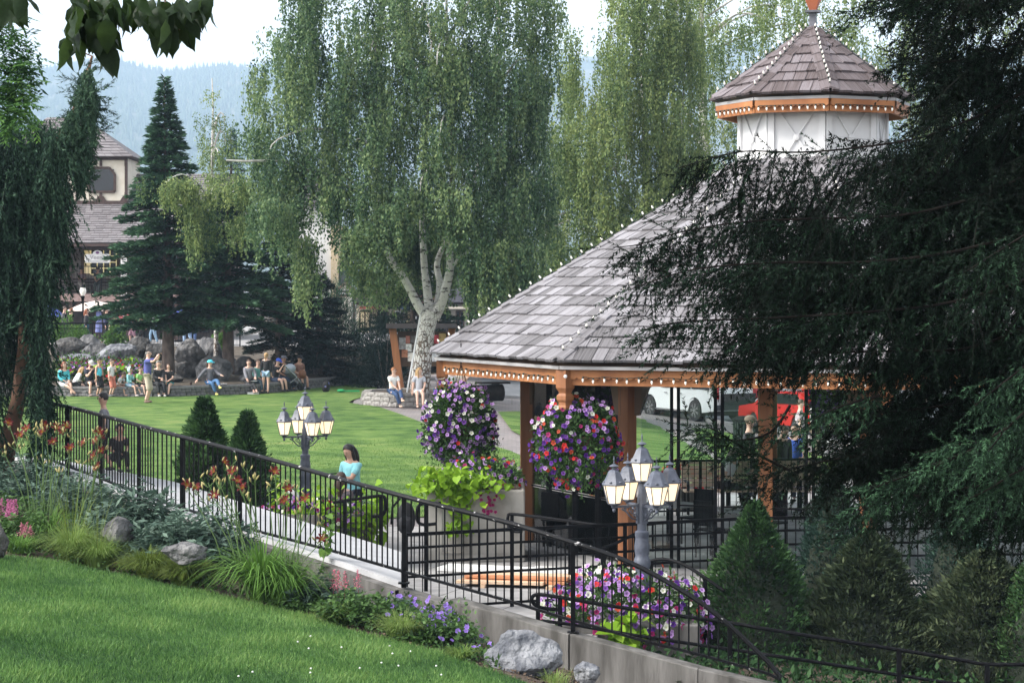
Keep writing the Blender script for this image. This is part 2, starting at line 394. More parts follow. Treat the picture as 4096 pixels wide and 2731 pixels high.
# concrete wall carrying the railing
wb = MB(); WP = [-60, 0, 67, 154, 256, 330, 404, 453]
def wallseg(mb, ps, drop=.07):
    for i_, (p, q) in enumerate(zip(ps, ps[1:])):
        a, b_ = ra(p) - Vector((0, .02, drop)), ra(q) - Vector((0, .02, drop)); d = (b_ - a); d.z = 0; n = Vector((-d.y, d.x, 0)).normalized() * .13
        v = [a - n, b_ - n, b_ + n, a + n]; mb.add(v + [Vector((p_.x, p_.y, -.9)) for p_ in v], [(0, 1, 2, 3), (0, 4, 5, 1), (2, 6, 7, 3)] + ([(1, 5, 6, 2)] if i_ == len(ps) - 2 else []) + ([(0, 3, 7, 4)] if i_ == 0 else []))
wallseg(wb, WP); w1 = wb.build('ramp_wall', M_wall, weld=True); tag(w1, 'long grey concrete wall under the black railing, left of its expansion joint', 'wall')
w2b = MB(); wallseg(w2b, [454.2, 500, 573, 640, 700, 770, 860, 1100], .0); w2 = w2b.build('ramp_wall', M_wall, weld=True, bevel=.012)
tag(w2, 'stained grey concrete wall sloping down to the lower right corner behind the boulders', 'wall')

# foreground lawn bank, sloping down to the right
_A, _B, _C = W(0, 555, 28), W(503, 674, 23.6), W(0, 682, 19)
_n = (_B - _A).cross(_C - _A); 
def zbank(x, y): return _A.z - (_n.x * (x - _A.x) + _n.y * (y - _A.y)) / _n.z
def bank_pt(px, py):
    d = Vector(((px - 512) / F, 1, -(py - HY) / F)); o = Vector((0, 0, H)); t = (_A - o).dot(_n) / d.dot(_n); return o + d * t
EDGE = [(-150, 538), (-60, 548), (0, 554.5), (87, 567), (116, 573), (203, 590), (238, 599), (256, 602), (304, 613), (331, 623.5), (372, 635), (437, 650), (474, 664), (503, 674), (540, 686), (600, 706)]
EP = [bank_pt(*p) for p in EDGE]
bank_poly = [(p.x, p.y) for p in EP] + [(1.2, 16), (-9, 12)]
sheet('lawn_bank', bank_poly, 0, M_lawn2, zf=zbank, step=1.0)
# planted bed between the bank's edge and the wall
bb = MB(); bed_rows = []
def bed_z(px, t):
    """height of the bed surface along column px, t from lawn edge (0) to wall (1)"""
    return bed_at(px, t).z
def bed_at(px, t):
    i = max(0, min(len(EDGE) - 2, max([k for k in range(len(EDGE)) if EDGE[k][0] <= px] or [0]))); u = (px - EDGE[i][0]) / (EDGE[i + 1][0] - EDGE[i][0])
    e = EP[i].lerp(EP[i + 1], u); w = ra(max(px, -60)); 
    if px < -60: w = w + Vector((-(60 - px) * 0 + XP(px, w.y) - w.x, 0, 0))
    w = w + Vector((0, -.14, -.42)); s = t * t * (3 - 2 * t); p = e.lerp(w, t); p.z = lerp(e.z, w.z, s) + .06 * math.sin(px * .05 + t * 9) * t * (1 - t) * 2; return p
pxs = list(range(-140, 600, 20))
for px in pxs: bed_rows.append([bed_at(px, t / 8) - Vector((0, 0, .012)) for t in range(9)])
bb.add([p for r in bed_rows for p in r], [(i * 9 + j, i * 9 + j + 1, (i + 1) * 9 + j + 1, (i + 1) * 9 + j) for i in range(len(pxs) - 1) for j in range(8)])
tag(bb.build('planting_bed', M_soil, smooth=True), kind='structure')
# lower ramp and bed to the right, behind the wall
sheet('lower_bed', [(.9, 26.2), (14, 24.6), (14, 31.1), (4.6, 31.1), (1.7, 30.1)], 0, M_soil, zf=lambda x, y: lerp(-.15, -.62, sstep(1, 7, x)))

# raised terrace behind the seat wall, with the upper walk
WALL_LINE = [(-120, 396.5), (-20, 396.5), (60, 396.3), (150, 396.8), (215, 395.2), (265, 393.2), (320, 387.2), (352, 384)]
WL = [G(*p) for p in WALL_LINE]
tr = []
for p in WL + [G(372, 379), G(396, 372)]:
    tr.append([(p.x, p.y + .3, zl(p.x, p.y) + .40), (p.x * 1.03, lerp(p.y, 101, .5), 1.2), (p.x * 1.2, 101, 1.83), (p.x * 1.25, 104, 1.86)])
tb = MB(); tb.add([q for r in tr for q in r], [(i * 4 + j, i * 4 + j + 1, (i + 1) * 4 + j + 1, (i + 1) * 4 + j) for i in range(len(tr) - 1) for j in range(3)])
tag(tb.build('rock_bank', M_mulch, smooth=True), kind='structure')
sheet('upper_walk', [(-60, 103.9), (-4, 103.9), (4, 112), (8, 160), (-60, 160)], 0, M_conc, zf=lambda x, y: 1.88)

# wooded hillside far behind
hy0, hn = 900, 60
def hill_z(x, y):
    u = (x / y)                                       # along the ridge
    ridge = 468 + 9 * math.sin(u * 60 + 1.0) + 6 * math.sin(u * 130 + .4) + 22 * math.sin(u * 9) + 10 * math.exp(-((u + .19) / .02) ** 2)
    t = (y - 2300) / 2200; return 2 + ridge * (max(0, t) ** .85) + 10 * math.sin(x * .006 + y * .004) * max(0, min(1, t))
hrows = []; hys = [2300 + i * 2400 / 40 for i in range(41)] + [4900]; hus = [-.42 + i * .84 / 90 for i in range(91)]
for y in hys: hrows.append([(u * y, y, hill_z(u * y, min(y, 4600)) - (300 if y > 4800 else 0)) for u in hus])
hb = MB(); n_ = len(hus); hb.add([p for r in hrows for p in r], [(i * n_ + j, i * n_ + j + 1, (i + 1) * n_ + j + 1, (i + 1) * n_ + j) for i in range(len(hys) - 1) for j in range(n_ - 1)])
tag(hb.build('hill', mat('hill_ground', (.05, .07, .035), (.17, .15, .11), .012, .95, lo=.45, hi=.7), smooth=True), kind='structure')
N = 15000
hx = np.where(rng.random(N) < .8, rng.uniform(-.28, -.05, N), rng.uniform(-.05, .3, N)); hyy = 2700 + 1850 * rng.random(N) ** .9
ok = rng.random(N) < .72 + .4 * np.sin(hx * 70 + hyy * .006) * np.sin(hyy * .011 + hx * 33)
hx, hyy = hx[ok], hyy[ok]; hz = np.array([hill_z(a * b_, b_) for a, b_ in zip(hx, hyy)])
ct = [(0, 0, 1.0)]; tt = []
tv = [(0, 0, 0)]
for lvl, (r, z0, z1) in enumerate([(1, .06, .62), (.62, .4, 1.0)]):
    o = len(tv); tv += [(r * math.cos(k * 1.2566 + lvl), r * math.sin(k * 1.2566 + lvl), z0) for k in range(5)] + [(0, 0, z1)]
    tt += [(o + k, o + (k + 1) % 5, o + 5) for k in range(5)]
tv = np.array(tv, float); tt = np.array(tt)
sc = np.stack([rng.uniform(2.8, 4.8, len(hx))] * 2 + [rng.uniform(9, 19, len(hx))], 1)
Vh, Th = scatter(tv, tt, np.repeat(np.eye(3)[None], len(hx), 0), np.stack([hx * hyy, hyy, hz - .6], 1), sc)
fo = soup('hill_forest', Vh, Th, leafmat('far_conifer', [(.02, .045, .028), (.04, .075, .04), (.07, .10, .05)], 0), np.repeat(rng.random(len(hx)), len(tv)), kind='stuff')
tag(fo, 'conifer forest covering the hazy blue hillside', 'forest')
# the air between
hz_b = MB(); hz_b.box((0, 2430, 259), (4800, 5060, 522))
hm = bpy.data.materials.new('haze_air'); hm.use_nodes = True; nt = hm.node_tree; nt.nodes.clear()
vo = nt.nodes.new('ShaderNodeVolumePrincipled'); vo.inputs['Color'].default_value = (.58, .78, 1, 1); vo.inputs['Density'].default_value = .00026; vo.inputs['Anisotropy'].default_value = 0.0
ho = nt.nodes.new('ShaderNodeOutputMaterial'); nt.links.new(vo.outputs[0], ho.inputs['Volume'])
hz_o = hz_b.build('haze', hm, kind='stuff'); tag(hz_o, 'pale blue haze lying over the distant hillside', 'haze')
# ------------------------------------------------------------------ gazebo
GX, GY = XP(813, 38), 38.0
GA = R(1.65)
def oc(k, r, z, cx=None):
    a = GA + k * math.pi / 4; return Vector((-math.cos(a) * r, -math.sin(a) * r, z))
def woodmat(name, c1, c2, rough=.6, sc=2.2, st=(1, 1, .08)):
    return mat(name, c1, c2, sc, rough, .15, 14, stretch=st, detail=8)
M_cedar = woodmat('stained_cedar', (.25, .09, .028), (.39, .16, .055))
M_cedar2 = woodmat('cedar_post', (.155, .058, .021), (.27, .11, .042), sc=5)
M_dwood = woodmat('dark_timber', (.05, .03, .02), (.10, .06, .035))
M_white = mat('white_paint', (.60, .60, .61), (.66, .66, .66), 2, .55)
M_trim = mat('drip_edge_metal', (.24, .235, .235), (.32, .31, .31), 3, .5)
M_black = mat('black_iron', (.004, .004, .005), (.009, .009, .010), 20, .5, .1, 60, spec=.05)
M_glass = glassmat('clear_pane')
def shingle_mat(name, cols):
    m = bpy.data.materials.new(name); m.use_nodes = True; nt = m.node_tree; b = nt.nodes['Principled BSDF']; b.inputs['Roughness'].default_value = .75; b.inputs['Specular IOR Level'].default_value = .3
    at = nt.nodes.new('ShaderNodeAttribute'); at.attribute_name = 'g'
    mp = nt.nodes.new('ShaderNodeMapping'); mp.inputs['Scale'].default_value = (38, 1.6, 9); nt.links.new(at.outputs['Vector'], mp.inputs[0])
    n = nt.nodes.new('ShaderNodeTexNoise'); n.inputs['Scale'].default_value = 1; n.inputs['Detail'].default_value = 7; n.inputs['Roughness'].default_value = .6; nt.links.new(mp.outputs[0], n.inputs['Vector'])
    sp = nt.nodes.new('ShaderNodeSeparateXYZ'); nt.links.new(at.outputs['Vector'], sp.inputs[0])
    wn_ = nt.nodes.new('ShaderNodeTexWhiteNoise'); wn_.noise_dimensions = '1D'; nt.links.new(sp.outputs[2], wn_.inputs['W'])
    ad = nt.nodes.new('ShaderNodeMath'); ad.operation = 'MULTIPLY_ADD'; ad.inputs[1].default_value = .42; nt.links.new(wn_.outputs['Value'], ad.inputs[0])
    mu = nt.nodes.new('ShaderNodeMath'); mu.operation = 'MULTIPLY'; mu.inputs[1].default_value = .75; nt.links.new(n.outputs[0], mu.inputs[0]); nt.links.new(mu.outputs[0], ad.inputs[2])
    r = nt.nodes.new('ShaderNodeValToRGB'); e = r.color_ramp.elements
    while len(e) < len(cols): e.new(.5)
    for i, c in enumerate(cols): e[i].position = .25 + .6 * i / (len(cols) - 1); e[i].color = (*c, 1)
    nt.links.new(ad.outputs[0], r.inputs[0]); nt.links.new(r.outputs[0], b.inputs['Base Color'])
    bp = nt.nodes.new('ShaderNodeBump'); bp.inputs['Strength'].default_value = .5; bp.inputs['Distance'].default_value = .008
    nt.links.new(n.outputs[0], bp.inputs['Height']); nt.links.new(bp.outputs[0], b.inputs['Normal'])
    return m
M_shake = shingle_mat('weathered_shake', [(.035, .032, .033), (.105, .099, .103), (.178, .170, .180), (.265, .257, .275)])
M_shake2 = shingle_mat('brown_shake', [(.03, .022, .022), (.08, .062, .062), (.13, .108, .112), (.18, .162, .175)])
def shmesh(name, vs, fs, gs, m):
    me = bpy.data.meshes.new(name); me.from_pydata(vs, [], fs); me.materials.append(m)
    at = me.attributes.new('g', 'FLOAT_VECTOR', 'POINT'); at.data.foreach_set('vector', np.array(gs, np.float32).ravel()); me.update(); return me
_seed = [0.]
def roof_face(k, r0, z0, r1, z1, expo, wmin, wmax):
    """all shingles of octagon face k: list of (course, verts, faces, g)"""
    a, b_ = oc(k, r0, z0), oc(k + 1, r0, z0); c, d = oc(k, r1, z1), oc(k + 1, r1, z1)
    m0, m1 = (a + b_) / 2, (c + d) / 2; U = (b_ - a).normalized(); S = (m1 - m0); L = S.length; S = S / L; Nn = U.cross(S)
    if Nn.z < 0: Nn = -Nn
    h0, h1 = (b_ - a).length / 2, (d - c).length / 2; out = []; n = int(round(L / expo)); e = L / n
    def P(u, s, off): return m0 + U * u + S * s + Nn * off
    for j in range(n):
        s0, s1 = j * e, min(L, (j + 1) * e + .05); hb_ = h0 + (h1 - h0) * s0 / L; ht = h0 + (h1 - h0) * s1 / L
        if j == 0: s0 = -.06
        u = -hb_ - random.uniform(0, .12)
        while u < hb_:
            w = random.uniform(wmin, wmax); u0, u1 = u + .006, u + w - .006; u += w
            b0, b1, t0, t1 = max(u0, -hb_), min(u1, hb_), max(u0, -ht), min(u1, ht)
            if b1 - b0 < .03: continue
            if t0 > t1: t0 = t1 = min(max((t0 + t1) / 2, -ht), ht) if abs((t0 + t1) / 2) <= ht else math.copysign(ht, u0 + u1)
            dj = random.uniform(-.012, .012); th = random.uniform(.042, .066); _seed[0] += 1.37; sd = _seed[0]
            tl = random.uniform(-.006, .006)
            vs = [P(b0, s0 + dj + tl, th), P(b1, s0 + dj - tl, th), P(t1, s1, .02), P(t0, s1, .02), P(b0, s0 + dj + tl, th - .045), P(b1, s0 + dj - tl, th - .045), P(t1, s1, -.004), P(t0, s1, -.004)]
            g = [(b0, 0, sd), (b1, 0, sd), (t1, e, sd), (t0, e, sd), (b0, 0, sd), (b1, 0, sd), (t1, e, sd), (t0, e, sd)]
            out.append((j, vs, [(0, 1, 2, 3), (7, 6, 5, 4), (0, 4, 5, 1), (1, 5, 6, 2), (3, 7, 4, 0), (2, 6, 7, 3)], g))
    return out
def join_sh(name, lst, m, parent):
    vs = []; fs = []; gs = []
    for _, v, f, g in lst:
        o = len(vs); vs += v; fs += [tuple(i + o for i in q) for q in f]; gs += g
    o = put(name, shmesh(name, vs, fs, gs, m), parent); o['kind'] = 'stuff'; return o
def hip_caps(k, r0, z0, r1, z1, n, w=.15):
    """overlapping cap boards along hip k"""
    out = []; a, b_ = oc(k, r0, z0), oc(k, r1, z1); d = b_ - a; L = d.length; d /= L
    for j in range(n):
        s0, s1 = (j - .12) * L / n, (j + 1.15) * L / n; p0, p1 = a + d * s0, a + d * s1; vs = []; gs = []; _seed[0] += 1.37
        for p, off in ((p0, .085), (p1, .055)):
            for sgn in (-1, 0, 1):
                q = oc(k + sgn, 1, 0) - oc(k, 1, 0)
                wd = Vector((0, 0, 0))
                if sgn:
                    wd = q.normalized(); wd = (wd - d * wd.dot(d)).normalized() * w; wd.z -= .055 * 0
                for th in (0, -.03):
                    vs.append(p + wd * 1.0 + Vector((0, 0, off + th - (.015 if sgn else 0)))); gs.append((sgn * w, 0 if p is p0 else .3, _seed[0]))
        # order: p0(-1 top,bot),(0),(1), p1(...)
        fs = [(0, 2, 8, 6), (2, 4, 10, 8), (1, 7, 9, 3), (3, 9, 11, 5), (0, 1, 3, 2), (2, 3, 5, 4), (0, 6, 7, 1), (4, 5, 11, 10), (6, 8, 9, 7), (8, 10, 11, 9)]
        out.append((j, vs, fs, gs))
    return out

gz = empty('gazebo', (GX, GY, 0), 0, 'large eight-sided wooden gazebo with grey shake roof and white cupola', 'gazebo')
GR, GZ0, GT, GZ1 = 6.56, 3.45, 1.24, 6.73
deck = MB(); fs = [oc(k, GR - .05, GZ0 - .05) for k in range(8)]; ts = [oc(k, GT, GZ1 - .05) for k in range(8)]
deck.add(fs + ts, [(k, (k + 1) % 8, 8 + (k + 1) % 8, 8 + k) for k in range(8)])
deck.add([p - Vector((0, 0, .06)) for p in fs + ts], [(8 + k, 8 + (k + 1) % 8, (k + 1) % 8, k) for k in range(8)])
roof = deck.build('roof', M_dwood, gz)
rest = []; big = []
for k in range(8):
    lst = roof_face(k, GR, GZ0, GT, GZ1, .285, .17, .34)
    if k == 0: big += [x for x in lst if x[0] < 15]; rest += [x for x in lst if x[0] >= 15]
    elif k == 1: big += [x for x in lst if x[0] < 5]; rest += [x for x in lst if x[0] >= 5]
    else: rest += lst
for x in big: put('shingle', shmesh('shingle', x[1], x[2], x[3], M_shake), roof)
join_sh('far_shingles', rest, M_shake, roof)
rest = []
for k in range(8):
    hc = hip_caps(k, GR + .02, GZ0, GT, GZ1, 22)
    if k in (0, 1, 2, 3):
        for x in hc: put('hip_cap', shmesh('hip_cap', x[1], x[2], x[3], M_shake), roof)
    else: rest += hc
join_sh('far_hip_caps', rest, M_shake, roof)

def scallop(mb, a, b_, z1, z0, dep, n, out, th=.035):
    """fascia board from a to b, top z1, lower edge between z0 and z0+dep cut in n scallops"""
    a, b_ = Vector(a), Vector(b_); d = (b_ - a)
    low = []
    for i in range(n):
        for q, s in ((0, 1), (.06, .75), (.14, .35), (.3, .08), (.5, 0), (.7, .08), (.86, .35), (.94, .75)):
            low.append((a + d * ((i + q) / n), z0 + dep * s))
    low.append((b_, z0 + dep)); nn = len(low)
    vs = []
    for o in (out, out * 0 + out - out.normalized() * th):
        for p, z in low: vs.append((p.x + o.x, p.y + o.y, z))
        for p, z in low: vs.append((p.x + o.x, p.y + o.y, z1))
    f = []
    for i in range(nn - 1):
        f += [(i, i + 1, nn + i + 1, nn + i), (2 * nn + i + 1, 2 * nn + i, 3 * nn + i, 3 * nn + i + 1), (i, 2 * nn + i, 2 * nn + i + 1, i + 1), (nn + i + 1, 3 * nn + i + 1, 3 * nn + i, nn + i)]
    mb.add(vs, f)
def eave(k, r, ztop, hgt, sc_h, n, parent, w=.09, beamz=None):
    a, b_ = oc(k, r, 0), oc(k + 1, r, 0); out = ((a + b_) / 2).normalized()
    t = MB(); t.bar(a * 1.012 + Vector((0, 0, ztop - .022)), b_ * 1.012 + Vector((0, 0, ztop - .022)), .05, .05); t.build('drip_edge', M_trim, parent)
    bm_ = MB(); bm_.bar(a * .985 + Vector((0, 0, ztop - .055 - hgt / 2)), b_ * .985 + Vector((0, 0, ztop - .055 - hgt / 2)), w, hgt); bm_.build('eave_beam', M_cedar, parent)
    s = MB(); scallop(s, a * .985, b_ * .985, ztop - .05, ztop - .05 - sc_h, .028, n, out * (w / 2 + .038)); s.build('fascia', M_cedar, parent)
ET = 3.355                                              # top of the eave boards
for k in range(8): eave(k, GR - .12, ET, .235, .15, 27, roof)
# hanging corner posts
for k in range(8):
    p = oc(k, GR - .16, 0); dp = MB(); s2 = math.sqrt(2)
    dp.lathe([(.095 * s2, -.2), (.095 * s2, -.17), (.07 * s2, -.14), (.07 * s2, -.10), (.092 * s2, -.06), (.092 * s2, .0), (.065 * s2, .04), (.075 * s2, .07), (.10 * s2, .12), (.10 * s2, .39)], (0, 0, 0), 4, rot=math.pi / 4)
    o = dp.build('corner_drop', M_cedar2, gz, loc=(p.x, p.y, ET - .05 - .40)); o.rotation_euler = (0, 0, GA + k * math.pi / 4)
    if k in (1, 2):
        bt = MB(); bt.lathe([(.028, 0), (.028, .012), (.012, .02)], (0, 0, 0), 12, axis=Euler((R(90), 0, 0)))
        bt.build('bolt', M_white, o, loc=(0, 0, 0)).matrix_local = Matrix.Rotation(-GA - k * math.pi / 4, 4, 'Z') @ Matrix.Translation((0, -.165, .30))
# posts, braces and ring beam
PR = 4.95
for k in range(8):
    p = oc(k, PR, 0); po = MB(); po.box((0, 0, (PZ + 3.3) / 2), (.215, .215, 3.3 - PZ)); o = po.build('post', M_cedar2, gz, loc=(p.x, p.y, 0), bevel=.015); o.rotation_euler = (0, 0, GA + k * math.pi / 4)
    for s in (-1, 1):
        q = oc(k + s, PR, 0); d = (q - p).normalized(); br = MB(); br.prism([p + Vector((0, 0, 3.25)), p + d * .62 + Vector((0, 0, 3.25)), p + d * .62 + Vector((0, 0, 3.12)), p + d * .34 + Vector((0, 0, 2.98)), p + d * .19 + Vector((0, 0, 2.55)), p + Vector((0, 0, 2.55))], Vector((-d.y, d.x, 0)) * .12); br.build('brace', M_dwood, gz)
    a, b_ = oc(k, PR, 3.36), oc(k + 1, PR, 3.36); rb_ = MB(); rb_.bar(a, b_, .22, .26); rb_.build('ring_beam', M_dwood, gz)
# windscreen between the posts on the camera side
def along(k, px):
    """point on the chord between posts k and k+1 seen at picture column px"""
    a, b_ = oc(k, PR, 0), oc(k + 1, PR, 0); best = min(range(400), key=lambda i: abs(512 + F * (GX + lerp(a.x, b_.x, i / 399)) / (GY + lerp(a.y, b_.y, i / 399)) - px)); return a.lerp(b_, best / 399)
def screen(k, cols):
    a, b_ = oc(k, PR, 0), oc(k + 1, PR, 0); d = (b_ - a).normalized(); st = [a + d * .15] + [along(k, c) for c in cols] + [b_ - d * .15]
    for i, p in enumerate(st):
        if 0 < i < len(st) - 1:
            for s in (-.055, .055):
                mb = MB(); mb.bar(p + d * s + Vector((0, 0, PZ)), p + d * s + Vector((0, 0, 3.22)), .045, .05); mb.build('mullion', M_black, gz)
    for p, q in zip(st, st[1:]):
        if (q - p).length < .3: continue
        for z0, z1 in ((PZ + .08, 1.15), (1.2, 3.2)):
            g = MB(); g.bar(p + d * .08 + Vector((0, 0, (z0 + z1) / 2)), q - d * .08 + Vector((0, 0, (z0 + z1) / 2)), .008, z1 - z0); g.build('glass_pane', M_glass, gz)
        mb = MB(); mb.bar(p + d * .08 + Vector((0, 0, 1.175)), q - d * .08 + Vector((0, 0, 1.175)), .03, .025); mb.build('screen_rail', M_black, gz)
screen(0, [549, 575, 598]); screen(1, [675, 719, 765, 810]); screen(2, [960]); 
p = along(1, 765); mp_ = MB(); mp_.box((0, 0, 1.7), (.2, .2, 3.1)); mp_.build('post', M_cedar2, gz, loc=(p.x, p.y, .0))
# floor ring of the gazebo
fl = MB(); fl.lathe([(5.3, PZ - .1), (5.3, PZ + .05)], (0, 0, 0), 8, rot=math.pi + GA); fl.build('floor', M_conc, gz)

# cupola
CR, CW, CZT, CZA = 1.72, 1.27, 7.72, 8.98
cw = MB(); cw.lathe([(CW, GZ1 - .35), (CW, CZT - .05)], (0, 0, 0), 8, rot=math.pi + GA); cup = cw.build('cupola', M_white, gz)
rs_ = MB(); rs_.lathe([(.055, 0), (.055, .02), (.03, .03)], (0, 0, 0), 12); M_ros = rs_.mesh('rosette', M_white)
for k in range(8):
    a, b_ = oc(k, CW, 0), oc(k + 1, CW, 0); d = (b_ - a).normalized(); out = ((a + b_) / 2).normalized(); zt, zb = CZT - .12, GZ1 - .1
    for p in (a + d * .05, b_ - d * .05):
        pl = MB(); pl.bar(p + out * .02 + Vector((0, 0, zb)), p + out * .02 + Vector((0, 0, zt)), .1, .05, up=out); pl.build('pilaster', M_white, cup)
    for p, q, o_ in ((a + d * .12, b_ - d * .12, .018), (b_ - d * .12, a + d * .12, .03)):
        cb = MB(); cb.bar(p + out * o_ + Vector((0, 0, zt)), q + out * o_ + Vector((0, 0, zb - .1)), .026, .02, up=out); cb.build('cross_brace', M_white, cup)
    c = (a + b_) / 2 + out * .03; put('rosette', M_ros, cup, M=Matrix.Translation((c.x, c.y, (zt + zb - .1) / 2)) @ out.to_track_quat('Z', 'Y').to_matrix().to_4x4())
cd = MB(); cd.add([oc(k, CR - .03, CZT + .06) for k in range(8)] + [Vector((0, 0, CZA))], [(k, (k + 1) % 8, 8) for k in range(8)] + [tuple(range(8))[::-1]])
croof = cd.build('cupola_roof', M_dwood, gz)
rest = []
for k in range(8):
    lst = roof_face(k, CR, CZT + .08, .10, CZA, .285, .15, .27)
    if k in (0, 1, 2):
        for x in lst: put('shingle', shmesh('shingle', x[1], x[2], x[3], M_shake2), croof)
    else: rest += lst
    hc = hip_caps(k, CR + .01, CZT + .08, .10, CZA, 7, .16)
    if k in (0, 1, 2, 3):
        for x in hc: put('hip_cap', shmesh('hip_cap', x[1], x[2], x[3], M_shake2), croof)
    else: rest += hc
join_sh('far_shingles', rest, M_shake2, croof)
for k in range(8): eave(k, CR - .07, CZT + .0, .20, .12, 9, croof, .06)
fi = MB(); fi.lathe([(.16, CZA - .06), (.10, CZA + .02), (.085, CZA + .10), (.085, CZA + .12), (.08, CZA + .30), (.17, CZA + .31), (.17, CZA + .345), (.06, CZA + .35)], (0, 0, 0), 4, rot=.5)
fn = fi.build('finial', mat('lead_grey', (.07, .075, .09), (.12, .12, .14), 8, .5), gz)
f2 = MB(); f2.lathe([(.08, CZA + .35), (.21, CZA + .60), (.21, CZA + .95), (.06, CZA + 1.35)], (0, 0, 0), 4, rot=.5); f2.build('finial_block', woodmat('red_stain', (.36, .10, .05), (.48, .17, .08)), fn)

# ------------------------------------------------------------------ strings of lamps on the gazebo
M_bulb = emat('frosted_bulb', (1, .93, .8), .06); M_sock = mat('socket_green', (.01, .02, .016), rough=.5)
bu = MB(); bu.lathe([(.014, 0), (.017, .012), (.014, .03)], (0, 0, 0), 6, 1); bu.lathe([(.011, .026), (.016, .037), (.0175, .048), (.0135, .066), (.006, .082), (.001, .086)], (0, 0, 0), 8, 0)
BULB = bu.mesh('bulb', [M_bulb, M_sock], True)
def string(label, pts, dirs, wire_off=.0, group='strings of white bulbs on the gazebo', loose=.5):
    t = empty('string_lights', pts[0], 0, label, 'string lights', group); o = Vector(pts[0])
    w = MB(); w.tube([Vector(p) - o for p in pts], .006, 4); w.build('wire', M_sock, t)
    for p, d in zip(pts, dirs):
        d = (Vector(d) + Vector((random.uniform(-1, 1), random.uniform(-1, 1), random.uniform(-1, 1))) * .18 * loose).normalized()
        put('bulb', BULB, t, M=Matrix.Translation(Vector(p) - o) @ d.to_track_quat('Z', 'Y').to_matrix().to_4x4())
gc = Vector((GX, GY, 0))
EN = {0: 'left-hand', 1: 'front', 2: 'right front'}
for k in (0, 1, 2):
    a, b_ = oc(k, GR - .12, 0) * .985, oc(k + 1, GR - .12, 0) * .985; out = ((a + b_) / 2).normalized(); n = 27; pts = []
    for i in range(n):
        q = (i + .5 + random.uniform(-.12, .12)) / n
        if q < .04 or q > .96: continue
        pts.append(gc + a.lerp(b_, q) + out * .115 + Vector((0, 0, ET - .165 + .012 * math.sin(i * 2.4))))
    string(f'row of white bulbs hanging along the {EN[k]} eave of the gazebo', pts, [(out.x * .15, out.y * .15, -1)] * len(pts))
    a, b_ = oc(k, CR - .07, 0) * .985, oc(k + 1, CR - .07, 0) * .985; out = ((a + b_) / 2).normalized(); n = 9
    pts = [gc + a.lerp(b_, (i + .5) / n) + out * .095 + Vector((0, 0, CZT - .145)) for i in range(n)]
    string(f'short row of white bulbs under the {EN[k]} eave of the cupola', pts, [(0, 0, -1)] * n)
HN = {0: 'left', 1: 'front left', 2: 'front', 3: 'right'}
for k in (0, 1, 2, 3):
    a, b_ = gc + oc(k, GR - .05, GZ0 + .10), gc + oc(k, GT, GZ1 + .10); n = 30; out = oc(k, 1, 0)
    pts = [a.lerp(b_, (i + .4) / n) for i in range(n)]; string(f'line of white bulbs standing up along the {HN[k]} ridge of the main gazebo roof', pts, [(out.x * .25 - (.35 if k == 0 else -.1), out.y * .3 - .1, 1)] * n, loose=.9)
    a, b_ = gc + oc(k, CR - .03, CZT + .17), gc + oc(k, .14, CZA + .08); n = 13
    pts = [a.lerp(b_, (i + .4) / n) for i in range(n)]; string(f'line of white bulbs standing up along the {HN[k]} ridge of the cupola roof', pts, [(out.x * .3, out.y * .3 - .1, 1)] * n, loose=.9)
